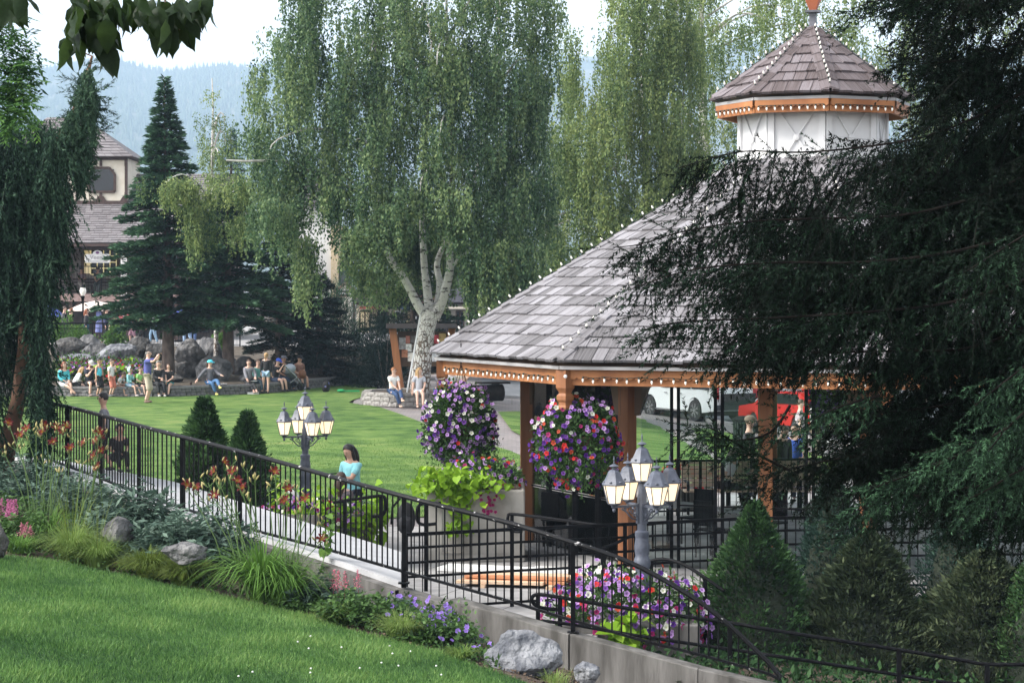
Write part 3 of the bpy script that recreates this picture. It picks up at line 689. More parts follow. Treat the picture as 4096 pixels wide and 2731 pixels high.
# ------------------------------------------------------------------ trees
def bark_birch():
    m = bpy.data.materials.new('birch_bark'); m.use_nodes = True; nt = m.node_tree; b = nt.nodes['Principled BSDF']; b.inputs['Roughness'].default_value = .8
    tc = nt.nodes.new('ShaderNodeTexCoord'); mp = nt.nodes.new('ShaderNodeMapping'); mp.inputs['Scale'].default_value = (2.2, 2.2, 5.5); nt.links.new(tc.outputs['Object'], mp.inputs[0])
    n = nt.nodes.new('ShaderNodeTexNoise'); n.inputs['Scale'].default_value = 1.5; n.inputs['Detail'].default_value = 8; n.inputs['Roughness'].default_value = .65; nt.links.new(mp.outputs[0], n.inputs['Vector'])
    mp2 = nt.nodes.new('ShaderNodeMapping'); mp2.inputs['Scale'].default_value = (5, 5, 2.0); nt.links.new(tc.outputs['Object'], mp2.inputs[0])
    n2 = nt.nodes.new('ShaderNodeTexVoronoi'); n2.inputs['Scale'].default_value = 2.2; n2.feature = 'DISTANCE_TO_EDGE'; nt.links.new(mp2.outputs[0], n2.inputs['Vector'])
    sz = nt.nodes.new('ShaderNodeSeparateXYZ'); nt.links.new(tc.outputs['Object'], sz.inputs[0])
    mr = nt.nodes.new('ShaderNodeMapRange'); mr.inputs['From Min'].default_value = 1.2; mr.inputs['From Max'].default_value = 4.2; mr.inputs['To Min'].default_value = .13; mr.inputs['To Max'].default_value = -.02; nt.links.new(sz.outputs[2], mr.inputs[0])
    lt = nt.nodes.new('ShaderNodeMath'); lt.operation = 'SUBTRACT'; nt.links.new(n2.outputs['Distance'], lt.inputs[0]); nt.links.new(mr.outputs[0], lt.inputs[1])
    r1 = nt.nodes.new('ShaderNodeValToRGB'); e = r1.color_ramp.elements; e[0].position = 0; e[0].color = (0, 0, 0, 1); e[1].position = .035; e[1].color = (1, 1, 1, 1); nt.links.new(lt.outputs[0], r1.inputs[0])
    r2 = nt.nodes.new('ShaderNodeValToRGB'); e = r2.color_ramp.elements; e[0].position = .38; e[0].color = (.05, .04, .035, 1); e[1].position = .47; e[1].color = (.60, .58, .55, 1); nt.links.new(n.outputs[0], r2.inputs[0])
    mx = nt.nodes.new('ShaderNodeMix'); mx.data_type = 'RGBA'; mx.inputs[6].default_value = (.13, .09, .065, 1); nt.links.new(r1.outputs[0], mx.inputs[0]); nt.links.new(r2.outputs[0], mx.inputs[7]); nt.links.new(mx.outputs[2], b.inputs['Base Color'])
    bp = nt.nodes.new('ShaderNodeBump'); bp.inputs['Strength'].default_value = .7; bp.inputs['Distance'].default_value = .04; nt.links.new(r1.outputs[0], bp.inputs['Height']); nt.links.new(bp.outputs[0], b.inputs['Normal'])
    return m
M_birch = bark_birch()
M_twig = mat('pale_birch_limb', (.30, .28, .26), (.55, .53, .50), 6, .8, stretch=(1, 1, 1))
M_fbark = mat('conifer_bark', (.07, .05, .042), (.17, .13, .11), 5, .9, .8, 16, stretch=(1, 1, .5))
M_rbark = mat('reddish_bark', (.10, .055, .035), (.23, .13, .085), 6, .9, .8, 18, stretch=(1, 1, .4))
M_bl1 = leafmat('birch_leaf', [(.025, .060, .030), (.075, .14, .062), (.155, .23, .105), (.25, .32, .13)], .42)
M_bl2 = leafmat('pale_birch_leaf', [(.05, .095, .036), (.12, .185, .068), (.20, .275, .10), (.29, .345, .12)], .42)
M_fir = leafmat('fir_needle', [(.012, .034, .022), (.036, .088, .050), (.10, .19, .10)], .08, spec=.1)
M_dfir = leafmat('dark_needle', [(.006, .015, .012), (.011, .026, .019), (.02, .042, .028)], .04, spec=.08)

def in_poly(pts, poly):
    x, y = pts[:, 0], pts[:, 1]; c = np.zeros(len(pts), bool); n = len(poly)
    for i in range(n):
        x1, y1 = poly[i]; x2, y2 = poly[(i + 1) % n]
        cond = ((y1 > y) != (y2 > y)) & (x < (x2 - x1) * (y - y1) / ((y2 - y1) + 1e-9) + x1); c ^= cond
    return c
def strands(S, tops, n_per, lmin, lmax, per_m, L, w, spread=.24, drift=.25, vb=.5, vs=.2, floor=None):
    """bundles of hanging leafy twigs from the given top points"""
    nb = len(tops)
    if nb == 0: return
    b_len = rng.uniform(lmin, lmax, nb); b_v = np.clip(rng.normal(vb, .22, nb), .03, .97)
    idx = np.repeat(np.arange(nb), n_per); m = len(idx)
    p0 = tops[idx] + rng.normal(size=(m, 3)) * (spread, spread, spread * .5)
    ln = b_len[idx] * rng.uniform(.45, 1.1, m)
    if floor is not None: ln = np.maximum(.15, np.minimum(ln, p0[:, 2] - floor))
    dr = rng.normal(size=(m, 3)) * drift * .4; dr[:, 2] = 0
    ph = rng.uniform(0, 6.28, m)
    cnt = np.maximum(3, (ln * per_m).astype(int)); si = np.repeat(np.arange(m), cnt); k = len(si)
    t = rng.random(k) ** .85
    pos = p0[si].copy(); pos[:, 2] -= t * ln[si]; pos += dr[si] * (t ** .5)[:, None]
    pos[:, 0] += .05 * np.sin(ph[si] + t * 5); pos += rng.normal(size=(k, 3)) * .045
    d = rng.normal(size=(k, 3)) * .55; d[:, 2] -= 1.0
    V, T = leaves(pos, d, L * rng.uniform(.7, 1.25, k), w); S.add(V, T, np.clip(b_v[idx][si] + rng.normal(0, vs, k), 0, 1))
    # the twigs themselves
    e = p0.copy(); e[:, 2] -= ln; dd = e - p0 + dr; V, T = scatter(LEAF[0] * (.006, 1, .0), LEAF[1], rots(dd, rng.uniform(0, 6, m)), p0, np.linalg.norm(dd, axis=1)); S.add(V, T, 0.)

def tubes(mb, limbs, n=8):
    for pts, r0, r1 in limbs:
        k = len(pts); mb.tube(pts, [lerp(r0, r1, i / (k - 1)) for i in range(k)], n)
def smooth_path(pts, n=4):
    """Catmull-Rom through pts"""
    P = [pts[0]] + list(pts) + [pts[-1]]; out = []
    for i in range(1, len(P) - 2):
        a, b_, c, d = P[i - 1], P[i], P[i + 1], P[i + 2]
        for k in range(n):
            t = k / n; out.append(.5 * ((2 * b_) + (c - a) * t + (2 * a - 5 * b_ + 4 * c - d) * t * t + (3 * b_ - a - 3 * c + d) * t ** 3))
    out.append(pts[-1]); return out
def weeping_birch(label, base_px, Y, trunks, poly, nb, lmin, lmax, m, per=11, depth=3.6, nlimb=26, per_m=26, floor_px=None, L=.075, extra=None, vb=.5):
    root = empty('weeping_birch', (0, 0, 0), 0, label, 'tree', 'weeping birches across the park')
    rootp = trunks[0][0][0]
    mb = MB(); lim = []
    for pts, r0, r1 in trunks: lim.append((smooth_path([W(p[0], p[1], Y + (p[2] if len(p) > 2 else 0)) for p in pts]), r0, r1))
    tubes(mb, lim, 12); mb.build('trunk', M_birch, root, smooth=True)
    P = np.array(poly, float); lo, hi = P.min(0), P.max(0); pts = np.zeros((0, 2))
    while len(pts) < nb:
        q = rng.uniform(lo, hi, (nb * 2, 2)); pts = np.concatenate([pts, q[in_poly(q, poly)]])
    pts = pts[:nb]; cx = (lo[0] + hi[0]) / 2; hw = (hi[0] - lo[0]) / 2
    dz = rng.uniform(-1, 1, nb) * depth * np.sqrt(np.clip(1 - ((pts[:, 0] - cx) / (hw * 1.08)) ** 2, .08, 1)); dz = np.where(rng.random(nb) < .62, -np.abs(dz), dz)
    Ys = Y + dz; tops = np.stack([(pts[:, 0] - 512) / F * Ys, Ys, H - (pts[:, 1] - HY) / F * Ys], 1)
    S = Soup(); fl = None
    strands(S, tops, per, lmin, lmax, per_m, L, .55, floor=(ZP(floor_px, Y) if floor_px else None), vb=vb)
    if extra:
        for (px, py, dy, k, l0, l1, sp) in extra:
            c = np.array([W(px, py, Y + dy)]) + rng.normal(size=(k, 3)) * (sp, sp * .6, sp * .3); strands(S, c, per, l0, l1, per_m, L, .55, spread=.16, vb=vb + .08)
    S.build('crown', m, root)
    lb = MB()                                          # pale limbs arching out to the bundles
    main = [p for l in lim for p in l[0] if p.z > rootp_z(Y)]
    for i in rng.choice(nb, nlimb, replace=False):
        e = Vector(tops[i]); cand = [p for p in main if p.z < e.z + .8] or main; s = min(cand, key=lambda p: (p - e).length + (1.2 if p.z > e.z - .4 else 0)); mid = s.lerp(e, .55) + Vector((0, 0, .35 + .08 * (e - s).length))
        pp = smooth_path([s, mid, e, e + (e - mid) * .2 + Vector((0, 0, -.45))], 3); lb.tube(pp, [lerp(.055, .008, j / (len(pp) - 1)) for j in range(len(pp))], 5)
    lb.build('limbs', M_twig, root, smooth=True, kind='stuff')
    return root
def rootp_z(Y): return ZP(305, Y)

weeping_birch('large weeping birch with forked white trunk rising from the round stone planter', 421, 75,
    [([(420, 398), (421, 372), (424, 345), (428, 322), (432, 311)], .36, .26), ([(427, 318), (418, 305), (411, 291), (402, 275), (390, 258), (381, 230), (378, 160), (378, 90), (381, 20), (384, -60)], .17, .03),
     ([(434, 318), (441, 303), (446, 287), (450, 268), (450, 245), (452, 180), (450, 110), (447, 40), (446, -60)], .20, .03), ([(430, 316, .2), (427, 288, .4), (424, 262, .6), (422, 200, .8), (427, 120, 1), (432, 40, 1.2)], .17, .04),
     ([(436, 312, .3), (440, 285, .7), (437, 264, 1), (446, 240, 1.2), (470, 190, 1.5), (490, 120, 1.5), (500, 30, 1.5)], .14, .03), ([(450, 268), (462, 256), (476, 246), (500, 236)], .07, .03)],
    [(292, -50), (272, 30), (252, 55), (258, 95), (246, 120), (256, 160), (262, 190), (260, 205), (292, 222), (308, 192), (352, 190), (372, 222), (400, 200), (430, 180), (452, 196), (480, 240), (545, 245), (556, 180), (540, 120), (548, 60), (560, -10), (560, -50)],
    470, .8, 2.7, M_bl1, per=13, L=.12, per_m=18, floor_px=322, extra=[(302, 240, -2, 7, 1.5, 2.6, .3), (366, 262, -1.5, 7, .9, 1.6, .3), (384, 275, 1.5, 8, .9, 1.4, .4), (272, 205, -2.5, 10, .9, 1.7, .6), (490, 250, -3, 12, 1.4, 2.3, .5), (476, 262, -1.6, 7, 1.2, 1.8, .3), (520, 245, -2.5, 10, 1.6, 2.6, .5), (545, 275, 0, 8, .8, 1.6, .4), (362, 225, -3, 8, .8, 1.4, .4), (388, 228, 2.6, 12, 1.5, 2.8, .6), (415, 215, 3.2, 14, 1.8, 3.2, .7), (440, 214, 3.2, 14, 1.8, 3.2, .7), (464, 225, 2.6, 12, 1.6, 2.8, .5), (345, 232, 2.5, 8, 1.2, 2.2, .5), (396, 205, -3, 9, .9, 1.6, .4), (430, 188, -3, 12, 1, 1.7, .5), (458, 208, -3, 9, .9, 1.6, .4)])
weeping_birch('pale green weeping birch standing behind the left slope of the gazebo roof', 640, 86,
    [([(655, 400), (652, 330), (650, 250), (646, 150), (642, 60), (640, -40)], .30, .05), ([(650, 240), (630, 200), (612, 160), (600, 90)], .1, .03), ([(652, 260), (668, 215), (680, 160), (684, 80)], .1, .03)],
    [(560, 75), (548, 130), (552, 190), (540, 240), (535, 285), (600, 285), (700, 260), (700, 60), (690, -40), (610, -40), (606, 25), (598, 78), (585, 86), (578, 30), (566, 20)],
    380, 1.1, 3.0, M_bl2, floor_px=318, nlimb=22, per=12, L=.12, per_m=17, vb=.6)
weeping_birch('pale weeping birch with white trunk showing beside the cupola', 712, 94,
    [([(735, 420), (722, 300), (712, 200), (704, 140), (703, 90), (702, 40), (700, -40)], .34, .07), ([(706, 170), (690, 120), (676, 90)], .1, .04), ([(712, 200), (724, 182), (738, 178)], .12, .05)],
    [(690, 60), (672, 110), (690, 180), (680, 250), (760, 280), (850, 280), (860, 120), (850, -40), (690, -40)], 250, .9, 2.3, M_bl2, nlimb=16, per=11, per_m=20, L=.12, vb=.6)
weeping_birch('yellowish weeping birch seen through the dark spruce at the right edge', 930, 96,
    [([(930, 420), (932, 300), (935, 150), (938, -40)], .34, .07), ([(934, 220), (960, 160), (980, 80)], .1, .04)],
    [(840, -40), (845, 120), (840, 290), (1060, 300), (1070, -40)], 220, .9, 2.3, M_bl2, nlimb=10, per=10, per_m=17, L=.13, vb=.65)
weeping_birch('slender young weeping birch between the tall fir and the large birch', 213, 90,
    [([(216, 366), (216, 300), (214, 240), (212, 170), (213, 110), (212, 78)], .10, .02), ([(214, 210), (200, 185, -4), (182, 174, -8), (166, 182, -9)], .045, .02), ([(214, 215), (235, 190, -4), (262, 172, -8)], .05, .02)],
    [(212, 84), (203, 130), (196, 172), (182, 190), (198, 235), (240, 235), (250, 190), (236, 168), (226, 120)], 60, .4, 1.2, M_bl2, per=9, depth=1.2, nlimb=10, floor_px=292, per_m=26, L=.095,
    extra=[(172, 180, -9, 12, .6, 1.15, .34), (186, 184, -9, 10, .6, 1.3, .3), (196, 203, -9, 11, 1.3, 2.5, .22), (240, 178, -9, 12, .6, 1.2, .4), (268, 185, -9, 12, .6, 1.5, .4), (240, 215, -9, 9, .8, 1.5, .3), (222, 190, -9, 8, .6, 1.2, .3)])
# broken white branch stub on the left of the large birch
sb = MB(); sb.tube([W(226, 160, 72.5), W(245, 161, 72.6), W(262, 160.5, 73), W(282, 161, 73.8), W(320, 175, 74.5), W(378, 200, 75)], [.03, .045, .05, .055, .06, .07], 6)
sbo = sb.build('bare_branch', M_twig, bpy.data.objects['weeping_birch'], smooth=True)

# ---- firs and spruces of the middle distance
def conifer(name, label, px, base_py, Y, top_py, rad, clear_py, m, dens=1., tr=.22, lean=0, seed=1, z0=None, group='conifers behind the seat wall', whorl=.27, up=.18, L=.17, width=.26, pw=.82):
    rg = np.random.default_rng(seed); root = empty(name, (XP(px, Y), Y, ZP(base_py, Y)), 0, label, 'tree', group); h = ZP(top_py, Y) - ZP(base_py, Y); hc = ZP(clear_py, Y) - ZP(base_py, Y)
    t = MB(); t.tube([(0, 0, -.3), (0, 0, h * .3), (lean * .5, 0, h * .65), (lean, 0, h)], [tr * 1.15, tr * .8, tr * .45, .012], 9); t.build('trunk', M_fbark, root, smooth=True)
    P = []; D = []; VV = []; br = MB(); z = hc
    while z < h - .05:
        u = (z - hc) / (h - hc); rr = rad * (1 - u) ** pw * (1 if u > .1 else .72 + 2.8 * u) + .04; nb_ = max(4, int(rg.integers(6, 9)))
        for k in range(nb_):
            a = rg.uniform(0, 6.28); r = rr * rg.uniform(.72, 1.12); zz = z + rg.uniform(-.1, .1); dr = -.22 * r * (1 - u) - .02; n = max(5, int(r * 62 * dens)); sxy = rg.random(n) ** .62
            bl = rg.uniform(.15, .85)
            # a flat fan: axis plus side twigs
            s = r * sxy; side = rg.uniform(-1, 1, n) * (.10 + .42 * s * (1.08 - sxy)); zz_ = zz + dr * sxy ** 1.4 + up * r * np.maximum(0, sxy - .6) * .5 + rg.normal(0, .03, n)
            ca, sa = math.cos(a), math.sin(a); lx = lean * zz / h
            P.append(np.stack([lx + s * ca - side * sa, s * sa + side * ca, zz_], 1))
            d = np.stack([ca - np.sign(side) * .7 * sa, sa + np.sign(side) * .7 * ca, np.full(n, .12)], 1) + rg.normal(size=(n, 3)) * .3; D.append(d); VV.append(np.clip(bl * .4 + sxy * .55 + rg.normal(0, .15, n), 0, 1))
            if r > .5: br.tube([(lx, 0, zz), (lx + ca * r * .5, sa * r * .5, zz + dr * .4), (lx + ca * r * .92, sa * r * .92, zz + dr)], [.022, .015, .006], 4)
        z += whorl * (1 - .55 * u)
    P = np.concatenate(P); D = np.concatenate(D); VV = np.concatenate(VV); n = len(P)
    V, T = leaves(P, D, L * rg.uniform(.7, 1.3, n), width, rg.normal(0, .5, n)); o = soup('crown', V, T, m, np.repeat(VV, 4), root)
    if br.v: br.build('branches', M_fbark, root)
    return root
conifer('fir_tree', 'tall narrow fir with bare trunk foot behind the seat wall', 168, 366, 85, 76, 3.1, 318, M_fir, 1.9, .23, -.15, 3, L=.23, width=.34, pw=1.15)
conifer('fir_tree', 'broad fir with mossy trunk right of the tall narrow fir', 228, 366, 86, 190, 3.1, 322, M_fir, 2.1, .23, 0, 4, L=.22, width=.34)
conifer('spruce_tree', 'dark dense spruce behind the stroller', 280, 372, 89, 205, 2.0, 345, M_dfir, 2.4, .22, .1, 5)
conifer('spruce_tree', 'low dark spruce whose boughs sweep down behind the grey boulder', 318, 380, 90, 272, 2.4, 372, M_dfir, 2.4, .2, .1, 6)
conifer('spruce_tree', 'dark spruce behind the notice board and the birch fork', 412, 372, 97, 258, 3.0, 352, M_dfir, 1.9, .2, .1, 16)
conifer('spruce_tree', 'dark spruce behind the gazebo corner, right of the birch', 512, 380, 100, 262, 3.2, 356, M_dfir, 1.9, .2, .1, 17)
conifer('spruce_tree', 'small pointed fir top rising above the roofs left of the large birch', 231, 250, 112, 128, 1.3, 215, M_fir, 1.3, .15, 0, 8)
def shrub(name, label, px, base_py, Y, w, h, d, n, m, L, cat='shrub', group=None, wd=.35, up=.6, seed=3, lump=.35, vmul=1.):
    """rounded shrub: leaf tufts through a lumpy volume"""
    rg = np.random.default_rng(seed); root = empty(name, (XP(px, Y), Y, ZP(base_py, Y)), 0, label, cat, group)
    u = unit(rg.normal(size=(n, 3))); u[:, 2] = np.abs(u[:, 2]); r = rg.random(n) ** .33 * (1 + lump * vnoise(u * 3, 1.6, seed)) 
    P = u * r[:, None] * (w / 2, d / 2, h); D = u + rg.normal(size=(n, 3)) * .5; D[:, 2] += up
    tuft = np.repeat(rg.random(max(1, n // 40)), 40)[:n]; tuft = np.pad(tuft, (0, n - len(tuft)), mode='edge')
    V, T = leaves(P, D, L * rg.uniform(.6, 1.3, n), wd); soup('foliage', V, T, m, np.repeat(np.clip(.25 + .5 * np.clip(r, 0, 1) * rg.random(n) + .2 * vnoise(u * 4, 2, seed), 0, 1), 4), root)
    st = MB()
    for k in range(5): a = k * 1.26; st.tube([(0, 0, -.1), (math.cos(a) * w * .12, math.sin(a) * d * .12, h * .4), (math.cos(a) * w * .2, math.sin(a) * d * .2, h * .7)], [.03, .02, .008], 5)
    st.build('stem', M_fbark, root); return root
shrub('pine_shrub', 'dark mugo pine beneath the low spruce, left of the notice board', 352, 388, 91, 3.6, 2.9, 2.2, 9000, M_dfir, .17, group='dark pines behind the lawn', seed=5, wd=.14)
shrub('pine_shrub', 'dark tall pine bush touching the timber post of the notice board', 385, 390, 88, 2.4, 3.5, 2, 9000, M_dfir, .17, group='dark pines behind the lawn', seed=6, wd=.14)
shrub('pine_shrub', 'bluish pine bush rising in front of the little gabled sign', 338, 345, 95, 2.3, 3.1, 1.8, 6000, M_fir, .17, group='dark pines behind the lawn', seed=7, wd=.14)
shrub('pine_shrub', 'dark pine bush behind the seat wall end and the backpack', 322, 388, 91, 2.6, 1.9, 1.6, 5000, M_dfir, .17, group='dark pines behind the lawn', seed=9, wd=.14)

# ---- needle twigs for the near conifers
NT = (np.array([[-.5, 0, 0], [.5, 0, 0], [0, 1, 0]], float), np.array([[0, 1, 2]]))
def needle_twigs(S, p0, p1, per_m, nl, nw, v, sag=.0, ang=.75, twig=.0022):
    if len(p0) == 0: return
    """needles all round straight twigs p0->p1 (arrays)"""
    m = len(p0); d = p1 - p0; ln = np.linalg.norm(d, axis=1); cnt = np.maximum(4, (ln * per_m).astype(int)); si = np.repeat(np.arange(m), cnt); k = len(si); t = rng.random(k)
    pos = p0[si] + d[si] * t[:, None]; pos[:, 2] -= sag * np.sin(np.pi * t) * ln[si]
    ax = unit(d)[si]; o = rng.normal(size=(k, 3)); o = unit(o - ax * (o * ax).sum(1, keepdims=True)); dd = ax * math.cos(ang) + o * math.sin(ang)
    V, T = scatter(NT[0] * (nw, 1, 1), NT[1], rots(dd, rng.uniform(0, 6.28, k)), pos, nl * rng.uniform(.75, 1.15, k)); S.add(V, T, np.clip(v[si] + rng.normal(0, .12, k), 0, 1))
    V, T = scatter(LEAF[0] * (twig * 8, 1, 0), LEAF[1], rots(d, rng.uniform(0, 6, m)), p0, ln); S.add(V, T, 0.)
# big drooping spruce close to the camera, right
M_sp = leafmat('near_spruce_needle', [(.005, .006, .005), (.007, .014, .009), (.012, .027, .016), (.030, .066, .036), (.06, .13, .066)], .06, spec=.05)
spr = empty('spruce_tree', (3.35, 13.4, .2), 0, 'big dark drooping spruce filling the right edge close to the camera', 'tree')
SPY = 12.6
BOUGH = [  # picture points of the bough axis (root to tip), distance, hanging length in metres, tone
    ([(1080, 60), (1000, 105), (930, 135), (860, 147), (800, 152), (745, 151), (705, 160), (678, 168)], 12.4, .72, .22),
    ([(1080, 150), (980, 195), (900, 215), (820, 218), (740, 222), (680, 232), (640, 244), (613, 247)], 12.2, .50, .25),
    ([(1080, 215), (960, 250), (860, 262), (780, 262), (700, 268), (655, 280), (628, 290)], 12.0, .45, .27),
    ([(1080, 260), (960, 300), (860, 312), (760, 318), (700, 320), (660, 325), (634, 333)], 11.9, .42, .28),
    ([(1080, 300), (980, 345), (900, 350), (820, 352), (750, 350), (715, 356)], 12.3, .34, .2),
    ([(1090, 20), (1010, 45), (960, 60), (915, 64)], 12.9, .5, .2),
    ([(1090, -30), (1000, -10), (930, -4), (880, 0), (850, 10)], 12.7, .22, .24),
    ([(1090, -60), (1010, -40), (950, -40), (900, -30), (870, -25)], 12.9, .4, .22),
    ([(1090, 100), (1010, 140), (960, 165), (910, 178), (885, 184)], 13.1, .5, .24),
    ([(1080, 330), (1010, 372), (960, 400), (920, 408), (880, 412)], 12.6, .42, .18),
    ([(1080, 420), (1000, 440), (900, 450), (840, 458), (790, 468), (745, 480)], 12.6, .42, .14),
    ([(1080, 400), (1020, 428), (965, 452), (915, 470), (870, 486)], 11.8, .38, .40),
    ([(1080, 470), (1010, 480), (950, 490), (900, 498), (850, 512)], 12.0, .40, .36),
    ([(1090, 505), (1030, 515), (980, 520), (935, 528)], 12.2, .28, .3),
    ([(1080, 200), (1040, 225), (1000, 250), (960, 275)], 11.6, .4, .34),
    ([(1080, 330), (1040, 355), (1000, 385), (975, 405)], 11.5, .32, .55),
    ([(1080, 380), (1040, 400), (1010, 425), (985, 455)], 11.4, .30, .62),
    ([(790, 405), (770, 432), (735, 440), (705, 436), (690, 445)], 12.2, .10, .35),
    ([(790, 470), (740, 445), (712, 428), (698, 424)], 12.1, .08, .30),
    ([(880, 395), (850, 403), (826, 412), (812, 420)], 12.0, .14, .55),
    ([(960, 455), (925, 470), (893, 480), (868, 490)], 11.7, .22, .62),
    ([(1010, 425), (985, 440), (955, 445), (925, 452)], 11.6, .22, .66),
    ([(1060, 460), (1020, 470), (990, 488), (965, 500)], 11.6, .25, .6),
    ([(1080, 110), (1040, 165), (1010, 200), (990, 240)], 12.9, .55, .2), ([(1080, 280), (1050, 320), (1020, 350), (1000, 380)], 12.9, .5, .2), ([(1090, 430), (1050, 450), (1020, 470), (990, 490)], 12.9, .35, .2)]
S = Soup(); bmb = MB()
for pts, Yb, hang, tone in BOUGH:
    ax = smooth_path([W(p[0], p[1], Yb + .1 * i) for i, p in enumerate(reversed(pts))][::-1], 4); nA = len(ax)
    bmb.tube(ax, [lerp(.009, .0025, i / (nA - 1)) for i in range(nA)], 5)
    A = np.array([tuple(p) for p in ax]); seg = np.linalg.norm(np.diff(A, axis=0), axis=1); Lb = seg.sum(); cum = np.concatenate([[0], np.cumsum(seg)])
    nt_ = int(Lb * (78 if hang > .2 else 50)); s = rng.random(nt_); q = np.stack([np.interp(s * Lb, cum, A[:, k]) for k in range(3)], 1)
    dep = rng.normal(0, .16, nt_) * (1.1 - s); q[:, 1] += dep; q[:, 2] += rng.normal(0, .03, nt_) - np.abs(dep) * .3
    ln = hang * (.22 + .95 * rng.random(nt_) ** 1.6) * np.clip((1.12 - s) * 2.4, .28, 1); e = q.copy(); e[:, 0] += rng.normal(-.28, .30, nt_) * ln; e[:, 1] += rng.normal(0, .3, nt_) * ln; e[:, 2] -= ln * rng.uniform(.65, 1, nt_)
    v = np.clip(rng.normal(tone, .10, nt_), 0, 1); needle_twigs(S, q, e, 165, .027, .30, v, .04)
    # side twiglets off the longer hanging twigs
    pick = ln > .25; q2 = lerp(q[pick], e[pick], rng.random((pick.sum(), 1))); d2 = rng.normal(size=q2.shape) * .5; d2[:, 2] -= .7; d2 = unit(d2) * rng.uniform(.07, .2, (len(q2), 1)); needle_twigs(S, q2, q2 + d2, 170, .025, .28, v[pick], 0)
    n2 = int(Lb * 70); s = rng.random(n2); q = np.stack([np.interp(s * Lb, cum, A[:, k]) for k in range(3)], 1); tg = np.array(ax[-1] - ax[0]); tg = tg / np.linalg.norm(tg)
    d = tg + rng.normal(size=(n2, 3)) * .55; d[:, 2] -= .35; d = unit(d) * rng.uniform(.08, .3, n2)[:, None]; q[:, 2] -= rng.random(n2) ** 2 * hang * .45; q[:, 0] += rng.normal(0, .05, n2); needle_twigs(S, q, q + d, 175, .026, .28, np.clip(rng.normal(tone + .1, .12, n2), 0, 1), .0)
# the thick dark body of the tree further right and behind
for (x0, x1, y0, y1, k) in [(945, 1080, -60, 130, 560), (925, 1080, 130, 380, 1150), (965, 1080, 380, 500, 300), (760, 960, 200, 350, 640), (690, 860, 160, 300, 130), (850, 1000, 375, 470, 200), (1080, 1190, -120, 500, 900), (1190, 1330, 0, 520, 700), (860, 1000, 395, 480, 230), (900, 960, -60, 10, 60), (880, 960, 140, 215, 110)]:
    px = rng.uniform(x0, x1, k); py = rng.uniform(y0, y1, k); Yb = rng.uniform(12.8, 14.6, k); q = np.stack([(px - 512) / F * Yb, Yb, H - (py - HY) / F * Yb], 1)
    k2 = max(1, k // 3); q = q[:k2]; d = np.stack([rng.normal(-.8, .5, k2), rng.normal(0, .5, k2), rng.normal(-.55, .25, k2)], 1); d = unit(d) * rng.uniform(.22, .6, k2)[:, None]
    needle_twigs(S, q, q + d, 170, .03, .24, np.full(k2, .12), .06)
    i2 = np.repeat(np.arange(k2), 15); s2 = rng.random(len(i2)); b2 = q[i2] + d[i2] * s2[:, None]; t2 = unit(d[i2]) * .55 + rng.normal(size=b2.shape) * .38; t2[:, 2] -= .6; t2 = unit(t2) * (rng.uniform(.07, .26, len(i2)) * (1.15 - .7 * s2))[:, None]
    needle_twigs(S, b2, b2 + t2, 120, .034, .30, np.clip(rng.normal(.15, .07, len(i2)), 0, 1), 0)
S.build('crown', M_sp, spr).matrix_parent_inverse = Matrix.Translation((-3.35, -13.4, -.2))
o = bmb.build('boughs', mat('dark_spruce_bark', (.006, .005, .005), (.016, .013, .011), 9, .95, spec=.1), spr, smooth=True); o.matrix_parent_inverse = Matrix.Translation((-3.35, -13.4, -.2))
tk = MB(); tk.tube([(.35, .6, -1.5), (.35, .6, 2), (.32, .6, 5), (.3, .6, 8)], [.26, .22, .17, .1], 10); tk.build('trunk', MATS['dark_spruce_bark'], spr, smooth=True)

# weeping spruce at the left edge
M_ws = leafmat('weeping_spruce_needle', [(.007, .016, .010), (.015, .036, .022), (.034, .074, .044), (.06, .11, .062)], .08, spec=.08)
wsp = empty('weeping_spruce', (0, 0, 0), 0, 'shaggy weeping spruce with reddish trunk at the left edge', 'tree')
WY = 35.5
S = Soup()
def curtain(poly, n, Yc, dep, l0, l1, tone, per=75, tw=.35):
    P = np.array(poly, float); lo, hi = P.min(0), P.max(0); q = np.zeros((0, 2))
    while len(q) < n:
        c = rng.uniform(lo, hi, (n * 2, 2)); q = np.concatenate([q, c[in_poly(c, poly)]])
    q = q[:n]; Yq = Yc + rng.uniform(-dep, dep, n); p = np.stack([(q[:, 0] - 512) / F * Yq, Yq, H - (q[:, 1] - HY) / F * Yq], 1)
    ln = rng.uniform(l0, l1, n); e = p.copy(); e[:, 2] -= ln; e[:, 0] += rng.normal(.04, .22, n) * ln; e[:, 1] += rng.normal(-.05, .2, n) * ln
    v = np.clip(rng.normal(tone + .08, .17, n) + .28 * vnoise(p, 1.1, 4), 0, 1); needle_twigs(S, p, e, per * .7, .07, .32, v, 0, .6)
    q2 = lerp(p, e, rng.random((n, 1))); d2 = rng.normal(size=p.shape) * .7; d2[:, 2] -= .5; d2 = unit(d2) * rng.uniform(.1, tw, (n, 1)); needle_twigs(S, q2, q2 + d2, per * .9, .066, .32, v, 0, .6)
curtain([(-30, 122), (20, 115), (52, 116), (62, 130), (66, 150), (66, 195), (56, 235), (48, 280), (44, 330), (48, 372), (36, 398), (31, 335), (29, 285), (3, 280), (0, 330), (-30, 330)], 2300, WY - .35, .75, .3, .95, .30)
curtain([(60, 128), (72, 98), (80, 72), (90, 64), (96, 88), (97, 108), (96, 132), (90, 155), (84, 185), (70, 170)], 620, WY - .1, .4, .12, .40, .45, 95, .3)
curtain([(31, 350), (48, 355), (50, 410), (42, 465), (30, 470)], 180, WY - .5, .4, .3, .7, .25)
curtain([(-30, 350), (-2, 350), (2, 480), (-30, 480)], 260, WY - .5, .5, .3, .8, .2)
